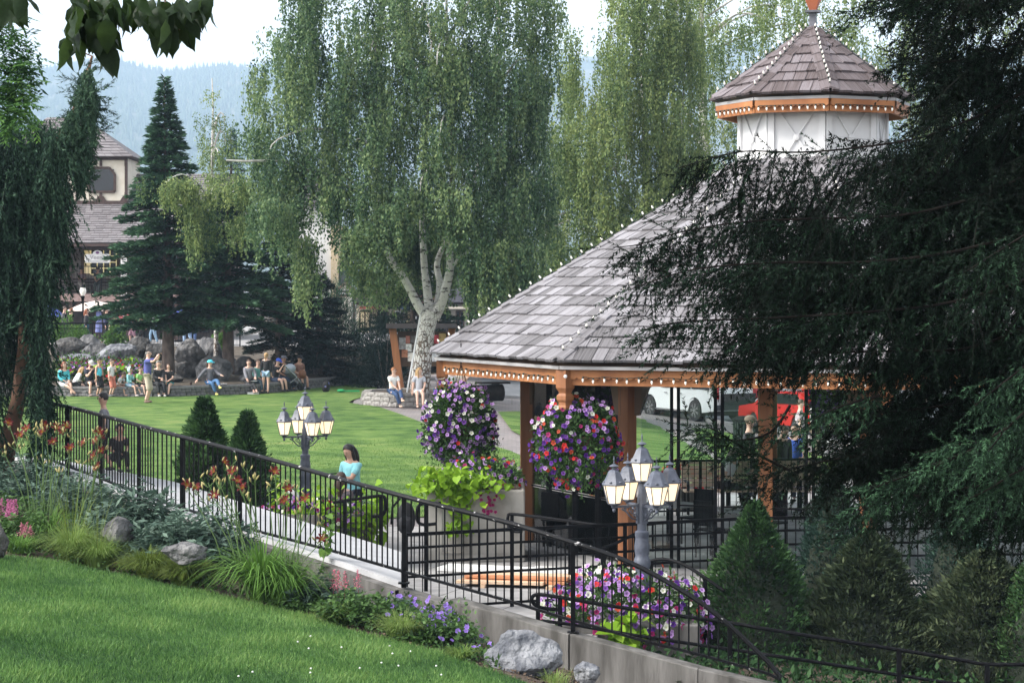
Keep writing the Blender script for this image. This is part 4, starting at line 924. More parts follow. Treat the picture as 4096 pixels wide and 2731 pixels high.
curtain([(-30, 120), (56, 122), (66, 210), (40, 320), (-30, 420)], 900, WY + .7, .4, .5, 1.3, .15)
# side shoots of the leaning top
for (x0, y0, x1, y1) in [(88, 72, 104, 66), (86, 82, 64, 78), (92, 92, 110, 84), (84, 96, 66, 90), (96, 104, 112, 112), (80, 108, 62, 116), (98, 118, 113, 122), (96, 132, 108, 128), (82, 66, 98, 60), (86, 74, 72, 84), (94, 98, 108, 100)]:
    k = 16; t = rng.random((k, 1)); a = np.array(W(x0, y0, WY)); b_ = np.array(W(x1, y1, WY - .1)); q = a + (b_ - a) * t; d = unit((b_ - a)[None] + rng.normal(size=(k, 3)) * .12) * rng.uniform(.08, .22, (k, 1)); needle_twigs(S, q, q + d, 100, .05, .16, np.full(k, .5), 0, .6)
S.build('crown', M_ws, wsp)
tk = MB(); tk.tube([W(-4, 500, WY), W(8, 440, WY), W(18, 400, WY), W(24, 350, WY), W(30, 250, WY), W(45, 160, WY), W(72, 120, WY), W(86, 80, WY), W(92, 56, WY), W(82, 52, WY)], [.2, .15, .12, .11, .1, .09, .07, .04, .02, .012], 9); tk.build('trunk', M_rbark, wsp, smooth=True)

# leafy tree at the upper left edge
M_ash = leafmat('ash_leaf', [(.03, .075, .03), (.07, .165, .05), (.13, .27, .07), (.20, .37, .09)], .45)
at_ = empty('ash_tree', (-8.5, 30, 1.6), 0, 'bright green leafy tree top at the upper left edge', 'tree')
P = []; D = []; VV = []
for (px, py, r, k, tn) in [(-10, 20, 22, 60, .2), (8, 34, 16, 45, .3), (12, 60, 18, 60, .28), (-8, 90, 26, 90, .6), (14, 92, 16, 60, .8), (20, 106, 14, 40, .75), (2, 118, 20, 60, .5), (24, 68, 12, 26, .25), (-25, 60, 26, 70, .4), (10, 76, 12, 30, .5)]:
    c = np.array(W(px, py, 30)); q = c + rng.normal(size=(k, 3)) * (r / F * 30 * .55); 
    for i in range(k):                                   # compound leaf: rows of leaflets
        d = unit((rng.normal(size=(1, 3)) + (.5, -.2, -.3)))[0]; n = 9; t = np.linspace(.1, 1, n)[:, None]; s = np.cross(d, (0, 0, 1)); s /= np.linalg.norm(s) + 1e-6
        P.append(q[i] + d * t * .26); sg = np.where(np.arange(n) % 2 == 0, 1, -1)[:, None]; D.append(d * .6 + s * sg + (0, 0, -.25)); VV.append(np.clip(np.full(n, tn) + rng.normal(0, .16), 0, 1))
V, T = leaves(np.concatenate(P), np.concatenate(D), .105 * rng.uniform(.8, 1.2, sum(len(x) for x in P)), .36, rng.normal(0, .4, sum(len(x) for x in P)))
o = soup('crown', V, T, M_ash, np.repeat(np.concatenate(VV), 4), at_); o.matrix_parent_inverse = Matrix.Translation((8.5, -30, -1.6))
tk = MB(); tk.tube([(0, 0, -.5), (.1, 0, 2.5), (.6, 0, 4.6), (1.2, 0, 6.2)], [.18, .15, .1, .04], 8); tk.tube([(.1, 0, 2.5), (-.4, .1, 4.2), (-.3, .1, 6.5)], [.1, .07, .03], 7); tk.build('trunk', M_fbark, at_, smooth=True)

# large leaves hanging into the top left of the view
def big_leaf():
    v = []; prof = [(0, 0), (.10, .16), (.30, .27), (.52, .25), (.74, .15), (.9, .05), (1, 0)]; v = []
    for y, w in prof: cz = -.28 * y * y + .05 * math.sin(y * 9); v += [(-w, y, cz + w * .32), (0, y, cz), (w, y, cz + w * .32)]
    f = []
    for i in range(len(prof) - 1): f += [(3 * i, 3 * i + 1, 3 * i + 4, 3 * i + 3), (3 * i + 1, 3 * i + 2, 3 * i + 5, 3 * i + 4)]
    v += [(0, 0, 0), (.012, -.22, .05), (-.012, -.22, .05)]; f.append((len(v) - 3, len(v) - 2, len(v) - 1)); return v, f
bv, bf = big_leaf(); M_big = mat('glossy_leaf', (.009, .019, .008), (.018, .036, .014), 9, .5, spec=.12)
_m = M_big.node_tree; _t = _m.nodes.new('ShaderNodeBsdfTranslucent'); _t.inputs[0].default_value = (.045, .08, .02, 1); _x = _m.nodes.new('ShaderNodeMixShader'); _x.inputs[0].default_value = .3
_m.links.new(_m.nodes['Principled BSDF'].outputs[0], _x.inputs[1]); _m.links.new(_t.outputs[0], _x.inputs[2]); _m.links.new(_x.outputs[0], _m.nodes['Material Output'].inputs[0])
mb = MB(); mb.add(bv, bf); BIG = mb.mesh('leaf', M_big, True)
LY = 10.5; tree = empty('overhanging_branch', W(100, -40, LY), 0, 'dark large-leaved branch hanging into the top left corner', 'branch'); t0 = Vector(tree.location)
CL = [(78, 8, 10, 22), (92, 14, 12, 24), (104, 6, 10, 22), (86, 28, 9, 20), (98, 38, 8, 16), (70, 22, 7, 8), (112, 22, 7, 8), (76, 40, 5, 5), (104, 50, 4, 5), (140, 6, 8, 10), (155, 10, 9, 12), (170, 16, 10, 12), (184, 6, 8, 10), (163, 28, 7, 10), (180, 34, 6, 6), (200, 4, 6, 6), (212, 2, 4, 4), (148, 20, 5, 5), (196, 18, 5, 5), (10, -4, 10, 9), (22, -2, 8, 8), (126, 4, 5, 5), (66, 44, 3, 3)]
for px, py, r, k in CL:
    for i in range(max(1, int(k * .7))):
        p = W(px + random.gauss(0, r * .7), py + random.gauss(0, r * .5) - 6, LY + random.gauss(0, .12)); d = Vector((random.gauss(.12, .32), random.gauss(-.1, .35), -1)).normalized()
        q = d.to_track_quat('Y', 'Z').to_matrix().to_4x4() @ Matrix.Rotation(random.uniform(0, 6.28), 4, 'Y'); s = random.uniform(.12, .185); put('leaf', BIG, tree, M=Matrix.Translation(p - t0) @ q @ Matrix.Scale(s, 4))
tw = MB()
for pts in ([(40, -60), (70, -30), (88, -4), (94, 20), (98, 40)], [(88, -40), (84, 0), (78, 18), (72, 34)], [(120, -60), (150, -20), (165, 0), (172, 20), (180, 30)], [(160, -40), (190, -12), (208, -4)], [(-10, -40), (10, -18), (24, -8)]):
    tw.tube([W(a, b_, LY) - t0 for a, b_ in pts], [.012, .009, .006, .004, .003][:len(pts)], 5)
tw.build('twig', M_fbark, tree)
# ------------------------------------------------------------------ railings
def peel(name, dark, chip, lo, hi, sc):
    return mat(name, dark, chip, sc, .45, .15, 50, lo=lo, hi=hi, detail=4, spec=.12)
M_rail = peel('chipped_black_paint', (.005, .005, .006), (.30, .29, .28), .66, .68, 11)
M_railtop = peel('worn_black_rail', (.008, .008, .009), (.34, .33, .33), .65, .68, 14)
def interp(tab, x):
    for (a, u), (b_, v) in zip(tab, tab[1:]):
        if a <= x <= b_: return lerp(u, v, (x - a) / (b_ - a))
    return tab[0][1] if x < tab[0][0] else tab[-1][1]
A_TOP = [(40, 400), (49, 402.3), (67, 406), (110, 417), (154, 429), (205, 442), (256, 455), (330, 475.5), (404, 495.8), (460, 510), (512, 523), (570, 541), (613, 555), (643, 568), (672, 584), (701, 602), (730, 625), (768, 661), (781, 677)]
A_BOT = [(40, 455), (64, 464.5), (99, 477), (154, 498.6), (205, 514), (256, 530), (331, 549.6), (371, 562), (401, 570), (460, 587), (512, 601), (571, 619), (643, 639.5), (701, 654), (768, 672.5), (781, 679)]
rl = empty('railing', ra(404), 0, 'long black iron railing with chipped paint descending beside the ramp', 'railing'); r0 = Vector(rl.location)
def a_pt(px, tab): Y = ra(px).y; return W(px, interp(tab, px), Y)
mb = MB(); mb.tube(smooth_path([a_pt(p, A_TOP) - r0 for p in (49, 67, 110, 154, 205, 256, 330, 404, 460, 512, 570, 613, 643, 672, 701, 730, 752, 768, 781)], 2), .031, 8); mb.build('top_rail', M_railtop, rl, smooth=True)
mb = MB(); bp_ = [a_pt(p, A_BOT) - r0 for p in (49, 99, 154, 256, 331, 404, 512, 571, 643, 701, 768, 781)]
for a, b_ in zip(bp_, bp_[1:]): mb.bar(a, b_, .04, .03)
mb.build('bottom_rail', M_rail, rl)
PK = MB(); PK.box((0, 0, .5), (.019, .019, 1)); PICK = PK.mesh('picket', M_rail); PKT = MB(); PKT.box((0, 0, .5), (.014, .014, 1)); PICKT = PKT.mesh('picket', M_black)
PO = MB(); PO.box((0, 0, .5), (.055, .055, 1)); POST = PO.mesh('post', M_black)
def upright(name, me, parent, a, b_, o): put(name, me, parent, M=Matrix.Translation(a - o) @ Matrix.Diagonal((1, 1, (b_ - a).length, 1)))
posts = [49, 68, 101, 139, 182, 240, 404, 573]
px = 49.; lens = 0
while px < 778:
    if min(abs(px - p) for p in posts) > 2.0:
        t, b_ = a_pt(px, A_TOP), a_pt(px, A_BOT)
        if t.z - b_.z > .06: upright('picket', PICK, rl, b_, t, r0)
    q = ra(px); step = .5
    while (ra(px + step) - q).length < .117 and step < 40: step += .25
    px += step
for p in posts:
    t, b_ = a_pt(p, A_TOP), ra(p); upright('post', POST, rl, b_ - Vector((0, 0, .05)), t, r0)
    fp = MB(); fp.box((0, 0, .008), (.14, .14, .016)); fp.build('base_plate', M_rail, rl, loc=b_ - r0)
def railing(label, pts, zt, zb, rails, every=1.5, sp=.118, group='black railings round the gazebo court', topw=.045, name='railing'):
    """pts: plan points (X,Y); rails: heights of horizontal bars"""
    o = Vector((pts[0][0], pts[0][1], zb)); root = empty(name, o, 0, label, 'railing', group)
    for (a, b_) in zip(pts, pts[1:]):
        a3, b3 = Vector((*a, 0)), Vector((*b_, 0)); L = (b3 - a3).length; d = (b3 - a3) / L; n = max(1, int(L / sp))
        for h in rails: m_ = MB(); m_.bar(a3 + Vector((0, 0, h)) - Vector((o.x, o.y, o.z)), b3 + Vector((0, 0, h)) - Vector((o.x, o.y, o.z)), topw if h == rails[0] else .032, topw if h == rails[0] else .032); m_.build('rail', M_black, root)
        k = max(1, round(L / every))
        for i in range(k + 1): p = a3 + d * (L * i / k); upright('post', POST, root, p + Vector((0, 0, zb)), p + Vector((0, 0, zt)), o)
        for i in range(1, n):
            if abs((i / n * k) - round(i / n * k)) > .5 * k / n: p = a3 + d * (L * i / n); upright('picket', PICKT, root, p + Vector((0, 0, zb + .06)), p + Vector((0, 0, zt)), o)
    return root
def onlevel(px, py, z): Y = F * (H - z) / (py - HY); return (XP(px, Y), Y)
railing('black railing of many bars along the front of the court, behind the tall lamp', [onlevel(406, 534, 1.22), onlevel(512, 528.6, 1.22), onlevel(625, 523.7, 1.22), onlevel(744, 518, 1.22), onlevel(830, 516.5, 1.22), onlevel(1060, 514, 1.22)], 1.22, PZ, [1.22, 1.04, .84, .65, .22])
railing('black railing on the far side of the gazebo behind the slatted benches', [onlevel(640, 461, 1.25), onlevel(760, 459, 1.25), onlevel(860, 458, 1.25)], 1.25, PZ, [1.25, .3])
def handrail(label, pts, r=.024, posts=(), zb=PZ, low=None, group='bent tubular handrails'):
    P = [Vector(p) for p in pts]; o = P[0]; root = empty('handrail', o, 0, label, 'handrail', group)
    m_ = MB(); m_.tube(smooth_path([p - o for p in P], 4), r, 8); m_.build('tube', M_black, root, smooth=True)
    if low: m_ = MB(); m_.tube(smooth_path([Vector(p) - o for p in low], 3), r * .9, 8); m_.build('lower_tube', M_black, root, smooth=True)
    for i, z in posts: upright('post', POST, root, Vector((P[i].x, P[i].y, z)), P[i], o)
    return root
handrail('looped black handrail in front of the big square planter', [W(522, 531, 33.2), W(511, 530, 33.3), W(508, 523, 33.4), W(508, 516, 33.4), W(512, 513.4, 33.4), W(540, 516.5, 33.0), W(570, 520.5, 32.5), W(605, 525.5, 32)], posts=[(4, PZ), (6, PZ)])
handrail('black handrail bending down behind the foot of the tall lamp', [W(640, 565, 29.6), W(651, 560, 29.5), W(668, 559, 29.4), W(686, 565, 29.2), W(705, 577, 29), W(724, 590, 28.8)], posts=[(1, -.3), (4, -.4)])
handrail('short black stair handrail rising left of the tall lamp', [W(604, 546.5, 30.4), W(612, 544, 30.6), W(625, 538, 30.9), W(636, 533, 31.1)], posts=[(0, PZ), (3, PZ)])
handrail('looped black handrail end by the lime green planter under the near railing', [W(333, 502, 32.5), W(345, 500, 32.5), W(372, 496, 32.5), W(381, 495.4, 32.5), W(385, 498, 32.5), W(385, 510, 32.5), W(381, 515, 32.5), W(372, 516, 32.5)], posts=[(1, PZ), (3, PZ)])
handrail('looped black handrail end beside the black backpack', [W(436, 523, 31.8), W(424, 524, 31.8), W(418, 521, 31.8), W(417, 512, 31.8), W(419, 505, 31.8), W(426, 502.5, 31.8), W(440, 502.5, 31.6)], posts=[(5, PZ)])
handrail('double black handrail running down to the right in front of the flower bed', [W(560, 609, 27.4), W(542, 607, 27.4), W(534, 603, 27.4), W(532, 597, 27.4), W(538, 593.8, 27.4), W(560, 596.5, 27.3), W(617, 606, 27.2), W(730, 622, 27.1), W(768, 628.6, 27), W(899, 649, 27), W(960, 659, 27), W(987, 663.4, 27), W(1035, 663.6, 27)],
    posts=[(4, -.15), (5, -.2), (7, -.6), (9, -.75), (11, -.75)], low=[W(543, 620, 27.3), W(580, 625, 27.2), W(638, 635, 27.2), W(759, 652.6, 27.1), W(768, 654, 27), W(860, 668, 27), W(960, 684, 27)])

# ------------------------------------------------------------------ five-armed lamps
M_lamp = mat('grey_cast_iron', (.055, .062, .085), (.085, .095, .125), 12, .45, .12, 60, spec=.5)
M_lglass = emat('lit_lamp_glass', (1, .72, .38), .33)
def lantern_parts():
    fr = MB(); n = 6
    fr.lathe([(.012, .375), (.006, .40), (.012, .425), (.003, .47)], (0, 0, 0), 8)                        # tip
    fr.lathe([(.02, .30), (.02, .315), (.065, .335), (.05, .348), (.015, .365)], (0, 0, 0), 12)
    fr.lathe([(.163, .09), (.165, .105), (.15, .13), (.125, .165), (.10, .215), (.082, .26), (.055, .285), (.02, .30)], (0, 0, 0), n, rot=.3)
    fr.lathe([(.015, -.20), (.02, -.19), (.05, -.165), (.088, -.15), (.088, -.135)], (0, 0, 0), n, rot=.3)
    for k in range(n):
        a = .3 + k * 2 * math.pi / n; fr.tube([(.09 * math.cos(a), .09 * math.sin(a), -.14), (.15 * math.cos(a), .15 * math.sin(a), .09)], .007, 5)
    gl = MB(); gl.lathe([(.083, -.138), (.143, .09)], (0, 0, 0), n, rot=.3)
    vb = MB()
    for k in range(n): a = .3 + (k + .5) * 2 * math.pi / n; vb.ball((.128 * math.cos(a), .128 * math.sin(a), .135), (.022, .022, .012), 6)
    return fr.mesh('lantern', M_lamp), gl.mesh('glass', M_lglass), vb.mesh('vent', M_lamp)
LF, LG, LV = lantern_parts()
def lamp(label, px, Y, top_z, ground_z):
    X = XP(px, Y); root = empty('lamp_post', (X, Y, ground_z), 0, label, 'lamp', 'five-armed park lamps'); T = top_z - ground_z
    c = MB(); c.lathe([(.16, 0), (.16, .12), (.12, .2), (.115, T - 2.0), (.125, T - 1.95), (.125, T - 1.9), (.095, T - 1.84), (.085, T - 1.78), (.115, T - 1.68), (.10, T - 1.62), (.085, T - 1.58), (.095, T - 1.52), (.10, T - 1.46), (.085, T - 1.36), (.085, T - 1.34), (.092, T - 1.32), (.092, T - 1.27), (.06, T - 1.25), (.06, T - .80), (.05, T - .78), (.045, T - .66), (.03, T - .62)], (0, 0, 0), 16)
    c.build('column', M_lamp, root, smooth=True)
    lan = [(0, 0, T - .47)] ; arms = []
    for k in range(4):
        a = R(204 + 90 * k); x, y = .405 * math.cos(a), .405 * math.sin(a); lan.append((x, y, T - .745))
        am = MB(); za = T - .93; am.bar((.05 * math.cos(a), .05 * math.sin(a), za), (x * 1.03, y * 1.03, za), .03, .03); am.ball((x, y, za - .045), (.022, .022, .03), 8); am.ball((x * 1.05, y * 1.05, za), .02, 8)
        am.box((.066 * math.cos(a), .066 * math.sin(a), T - 1.03), (.02, .055, .26), rz=a)
        def sc(u, v): return (u * math.cos(a), u * math.sin(a), za + v)
        am.tube([sc(.30, -.03), sc(.27, -.05), sc(.23, -.07), sc(.19, -.12), sc(.14, -.165), sc(.08, -.18)], .011, 6)
        for cx, cz, r in ((.145, -.075, .045), (.10, -.13, .028), (.245, -.035, .022)):
            am.tube([sc(cx + r * (1 - i / 14) * math.cos(i * .75), cz + r * (1 - i / 14) * math.sin(i * .75)) for i in range(12)], .008, 5)
        am.build('arm', M_lamp, root, smooth=True)
    for i, p in enumerate(lan):
        l = put('lantern', LF, root, p, rot=(0, 0, i * .35)); put('glass', LG, l); put('vents', LV, l)['kind'] = 'stuff'
    return root
lamp('tall grey lamp with five lit lanterns among flowers in front of the gazebo', 642, 28.5, ZP(433, 28.5), -.3)
lamp('grey lamp with five lit lanterns on the lawn edge behind the near railing', 305.2, 40.6, ZP(385.5, 40.6), PZ)

# ------------------------------------------------------------------ concrete planters and flowers
def flowermat(name):
    m = bpy.data.materials.new(name); m.use_nodes = True; nt = m.node_tree; b = nt.nodes['Principled BSDF']; b.inputs['Roughness'].default_value = .6; b.inputs['Specular IOR Level'].default_value = .2
    at = nt.nodes.new('ShaderNodeAttribute'); at.attribute_name = 'c'; nt.links.new(at.outputs['Color'], b.inputs['Base Color'])
    t = nt.nodes.new('ShaderNodeBsdfTranslucent'); nt.links.new(at.outputs['Color'], t.inputs[0]); mx = nt.nodes.new('ShaderNodeMixShader'); mx.inputs[0].default_value = .25
    nt.links.new(b.outputs[0], mx.inputs[1]); nt.links.new(t.outputs[0], mx.inputs[2]); nt.links.new(mx.outputs[0], nt.nodes['Material Output'].inputs[0]); return m
M_flower = flowermat('petals')
PC = {'lilac': ((.50, .30, .62), (.10, .03, .16)), 'white': ((.70, .70, .66), (.30, .34, .14)), 'purple': ((.085, .018, .22), (.02, .004, .05)), 'red': ((.55, .022, .022), (.20, .01, .01)), 'magenta': ((.33, .018, .13), (.08, .005, .03)), 'coral': ((.52, .075, .03), (.2, .02, .01)), 'violet': ((.23, .09, .42), (.05, .01, .10)), 'darkred': ((.12, .008, .02), (.03, .002, .005))}
_pt = [(0, -.28, 0)]
for k in range(20):
    a = k * math.pi / 10; r = 1.0 if k % 4 in (1, 2, 3) else .80; r = r * (1.0 if k % 4 == 2 else .94); _pt.append((r * math.cos(a), .05 * math.sin(a * 5), r * math.sin(a)))
_mid = [(.42 * math.cos(k * math.pi / 10), -.06, .42 * math.sin(k * math.pi / 10)) for k in range(0, 20, 2)]
_pt += _mid
_tt = []
for k in range(10):
    k2 = (k + 1) % 10; m0, m1 = 21 + k, 21 + k2; o0, o1, o2 = 1 + 2 * k, 2 + 2 * k, 1 + (2 * k + 2) % 20
    _tt += [(0, m0, m1), (m0, o0, o1), (m0, o1, m1), (m1, o1, o2)]
PET = (np.array(_pt, float), np.array(_tt)); PWT = np.array([1.0] + [0.] * 20 + [.45] * 10)          # share of throat colour
class Blooms:
    def __init__(s): s.V = []; s.T = []; s.C = []; s.n = 0
    def add(s, pos, nrm, size, names):
        V, T = scatter(PET[0], PET[1], rots(nrm, rng.uniform(0, 6.28, len(pos))), pos, np.broadcast_to(np.asarray(size, float), (len(pos),))); rim = np.array([PC[n][0] for n in names]); th = np.array([PC[n][1] for n in names])
        rim = rim * rng.uniform(.85, 1.15, (len(pos), 1)); C = rim[:, None, :] * (1 - PWT)[None, :, None] + th[:, None, :] * PWT[None, :, None]
        s.V.append(V); s.T.append(T + s.n); s.n += len(V); s.C.append(np.concatenate([C.reshape(-1, 3), np.ones((len(V), 1))], 1))
    def build(s, name, parent):
        o = soup(name, np.concatenate(s.V), np.concatenate(s.T), M_flower, None, parent, 'stuff'); at = o.data.attributes.new('c', 'FLOAT_COLOR', 'POINT'); at.data.foreach_set('color', np.clip(np.concatenate(s.C), 0, 1).astype(np.float32).ravel()); return o
M_gl = leafmat('petunia_leaf', [(.020, .045, .014), (.045, .10, .025), (.09, .17, .045)], .3)
M_lime = leafmat('lime_vine_leaf', [(.10, .20, .012), (.20, .36, .02), (.32, .50, .05)], .4)
_hv = [(0, 0, 0), (.30, -.12, .08), (.55, .10, .12), (.52, .42, .08), (.28, .75, .02), (0, 1.05, -.06), (-.28, .75, .02), (-.52, .42, .08), (-.55, .10, .12), (-.30, -.12, .08), (0, .42, -.03)]
HEART = (np.array(_hv, float), np.array([(10, i, (i + 1) % 10) for i in range(10)]))
def hearts(S, pos, d, L, v, roll=None):
    V, T = scatter(HEART[0], HEART[1], rots(d, rng.normal(0, .6, len(pos)) if roll is None else roll), pos, np.broadcast_to(np.asarray(L, float), (len(pos),))); S.add(V, T, v)
def mound(root, c, rad, n_leaf, n_fl, pal, low=-.2, size=.034, L=.07, squash=1., front=True):
    """leafy mound with petunias over an ellipsoid; pal(u)->name with u the direction"""
    u = unit(rng.normal(size=(n_leaf, 3))); u = u[u[:, 2] > low]; r = rng.uniform(.55, 1.0, len(u)) * (1 + .17 * vnoise(u * 2.5, 2, 5)); p = np.array(c) + u * r[:, None] * rad; d = u + rng.normal(size=u.shape) * .8
    S = Soup(); V, T = leaves(p, d, L * rng.uniform(.7, 1.4, len(u)), .5); S.add(V, T, np.clip(rng.normal(.42, .25, len(u)), 0, 1)); S.build('foliage', M_gl, root, 'stuff')
    u = unit(rng.normal(size=(n_fl * 3, 3))); 
    if front: u[:, 1] = -np.abs(u[:, 1]) * np.where(rng.random(len(u)) < .8, 1, -1)
    u = u[u[:, 2] > low][:n_fl]; clump = vnoise(u * 3, 2.5, 8); u = u[rng.random(len(u)) < .8 + .25 * clump]
    p = np.array(c) + u * np.array(rad) * (1.0 + .16 * vnoise(u * 2.5, 2, 5) + rng.uniform(-.06, .12, len(u)))[:, None]; nm = unit(u * (1, 1.2, .7) + rng.normal(size=u.shape) * .35 + (0, -.5, .15))
    B = Blooms(); B.add(p, nm, size * rng.uniform(.8, 1.2, len(p)), [pal(q) for q in u]); B.build('petunias', root)
def pick(*pairs):
    r = random.random() * sum(w for _, w in pairs)
    for n, w in pairs:
        r -= w
        if r <= 0: return n
    return pairs[0][0]
def basket(label, c, rad, pal):
    root = empty('hanging_basket', c, 0, label, 'hanging basket', 'petunia baskets hung from the gazebo')
    mound(root, (0, 0, 0), rad, 6500, 470, pal, low=-.95, size=.036)
    S = Soup(); a = rng.uniform(0, 6.28, 70); tp = np.stack([np.cos(a) * rad[0] * .85, np.sin(a) * rad[1] * .85, rng.uniform(-.65, -.1, 70) * rad[2]], 1); strands(S, tp, 2, .08, .38, 70, .05, .5, spread=.04, drift=.1, vb=.5); S.build('trailing_stems', M_gl, root, 'stuff')
    k = MB(); k.lathe([(.12, -.35), (.26, -.2), (.32, .05), (.31, .06), (.1, -.1)], (0, 0, 0), 14); k.build('bowl', M_dwood, root, smooth=True)
    ch = MB(); top = rad[2] + .33
    for a in range(4): ch.tube([(.3 * math.cos(a * 1.57 + .4), .3 * math.sin(a * 1.57 + .4), .06), (0, 0, top)], .005, 4)
    ch.tube([(0, 0, top), (0, 0, top + .35)], .01, 5); ch.build('hanger', M_black, root)
basket('ball of lilac and white petunias hanging at the left corner of the gazebo', W(461, 425, 36.9), (.60, .55, .70), lambda u: pick(('lilac', 5), ('white', 2 if u[2] > 0 else .6), ('purple', 3 if u[0] < -.2 else 1.2), ('red', .35), ('coral', .25), ('violet', 1.5)))
basket('ball of purple, red and white petunias hanging left of the timber post', W(578.5, 441, 33.6), (.64, .58, .68), lambda u: pick(('lilac', 4 if u[2] > .1 else .6), ('white', 2.5 if u[2] > .1 else .3), ('red', 1.5), ('coral', .8), ('purple', 5 if u[2] < .2 else 1), ('violet', 1.5), ('magenta', .6)))
basket('dark basket of purple petunias inside the gazebo, half hidden by the spruce', W(838, 402, 41.5), (.5, .5, .55), lambda u: pick(('purple', 5), ('violet', 2), ('lilac', 1)))
# big square planter
pb = empty('concrete_planter', (0, 0, PZ), 0, 'tall square concrete planter spilling lime green vine and petunias beside the gazebo post', 'planter', 'concrete flower planters')
a = W(427, 562, 35.2); pw = 98 / F * 35.2; pb.location = (a.x + pw / 2, 35.2 + pw / 2, PZ)
m_ = MB(); hgt = 1.16; m_.box((0, 0, hgt / 2), (pw, pw, hgt)); M_plant = mat('planter_concrete', (.20, .185, .165), (.33, .315, .29), 2.2, .9, .3, 40, detail=9); m_.build('box', M_plant, pb, bevel=.03)
for s, ax in ((-1, 1),):
    pn = MB(); t_ = .02
    for (x0, x1, z0, z1) in ((-.55, .55, .15, .165), (-.55, .55, .93, .945), (-.56, -.545, .15, .945), (.545, .56, .15, .945)): pn.box(((x0 + x1) / 2, -pw / 2 - .004, (z0 + z1) / 2), (x1 - x0, .022, z1 - z0))
    pn.build('panel_rib', M_plant, pb)
sl = MB(); sl.box((0, 0, hgt + .002), (pw - .16, pw - .16, .05)); sl.build('soil', M_soil, pb)
mound(pb, (.1, 0, hgt + .05), (.72, .7, .42), 2600, 120, lambda u: pick(('lilac', 4), ('white', 1.5), ('purple', 2), ('red', 1.2), ('coral', 1), ('magenta', 1)), low=.0, size=.034)
S = Soup(); k = 400; u = rng.random(k); px_ = np.where(u < .55, rng.normal(-.62, .20, k), rng.normal(-.1, .3, k)); p = np.stack([px_, -pw / 2 + rng.normal(-.06, .14, k), hgt + rng.normal(.12, .13, k)], 1)
p2 = np.stack([rng.normal(-.28, .11, 110), -pw / 2 - .1 + rng.normal(0, .05, 110), hgt - rng.random(110) ** 1.2 * .75 + .05], 1); p = np.concatenate([p, p2]); d = rng.normal(size=p.shape) * .5 + (0, -.5, -.55); hearts(S, p, d, .105 * rng.uniform(.6, 1.3, len(p)), np.clip(rng.normal(.55, .22, len(p)), 0, 1)); S.build('lime_vine', M_lime, pb, 'stuff')
B = Blooms(); k = 26; B.add(np.stack([rng.normal(.22, .08, k), np.full(k, -pw / 2 - .06), hgt - rng.random(k) * .42], 1), np.tile([[0, -1, .1]], (k, 1)) + rng.normal(size=(k, 3)) * .3, .03, ['magenta'] * k); B.build('trailing_petunias', pb)
# planter at the foot of the far lamp
pl = empty('flower_planter', (XP(322, 34.8), 34.8, PZ), 0, 'low planter of purple petunias and lime vine round the foot of the far lamp', 'planter', 'concrete flower planters')
m_ = MB(); m_.lathe([(.7, 0), (.80, .8), (.80, .88), (.72, .88), (.7, .82)], (0, 0, 0), 20, sx=1.1); m_.build('tub', M_wall, pl, smooth=True)
mound(pl, (-.05, 0, .80), (.94, .7, .25), 3600, 300, lambda u: pick(('lilac', 3.5), ('magenta', 2.4), ('white', 1.5), ('purple', 2), ('red', .5), ('darkred', 1.5)), low=-.25, size=.037)
S = Soup(); k = 420; a = rng.uniform(3.4, 6.2, k); p = np.stack([.85 * np.cos(a) * 1.05 + .1, .72 * np.sin(a), .83 + rng.normal(0, .16, k) - .25 * (rng.random(k) < .35)], 1); p[:, 2] += .08; hearts(S, p, np.stack([np.cos(a) * .6, np.sin(a) * .6 - .2, np.full(k, -.5)], 1) + rng.normal(size=(k, 3)) * .5, .11 * rng.uniform(.6, 1.3, k), np.clip(rng.normal(.5, .22, k), 0, 1)); S.build('lime_vine', M_lime, pl, 'stuff')
# planter bed at the foot of the near lamp
pn_ = empty('flower_planter', (XP(628, 28.5), 28.5, -.3), 0, 'wide mound of purple, red and white petunias round the foot of the near lamp', 'planter', 'concrete flower planters')
m_ = MB(); m_.box((0, 0, .26), (1.75, 1.35, .62)); m_.build('box', M_wall, pn_, bevel=.02)
mound(pn_, (.02, 0, .58), (1.02, .78, .60), 6000, 620, lambda u: pick(('lilac', 4.5), ('violet', 1.8), ('white', 1.7), ('red', 1.3), ('purple', 2 if u[2] > .2 else 1), ('magenta', 3.2 if u[2] < .35 else .5), ('coral', .5)), low=-.55, size=.038)
S = Soup(); k = 80; p = np.stack([rng.normal(-.06, .15, k), -.80 + rng.normal(0, .06, k), .42 - rng.random(k) * .75 + .28], 1); hearts(S, p, rng.normal(size=(k, 3)) * .5 + (0, -.5, -.5), .16 * rng.uniform(.6, 1.3, k), np.clip(rng.normal(.55, .2, k), 0, 1)); S.build('lime_vine', M_lime, pn_, 'stuff')

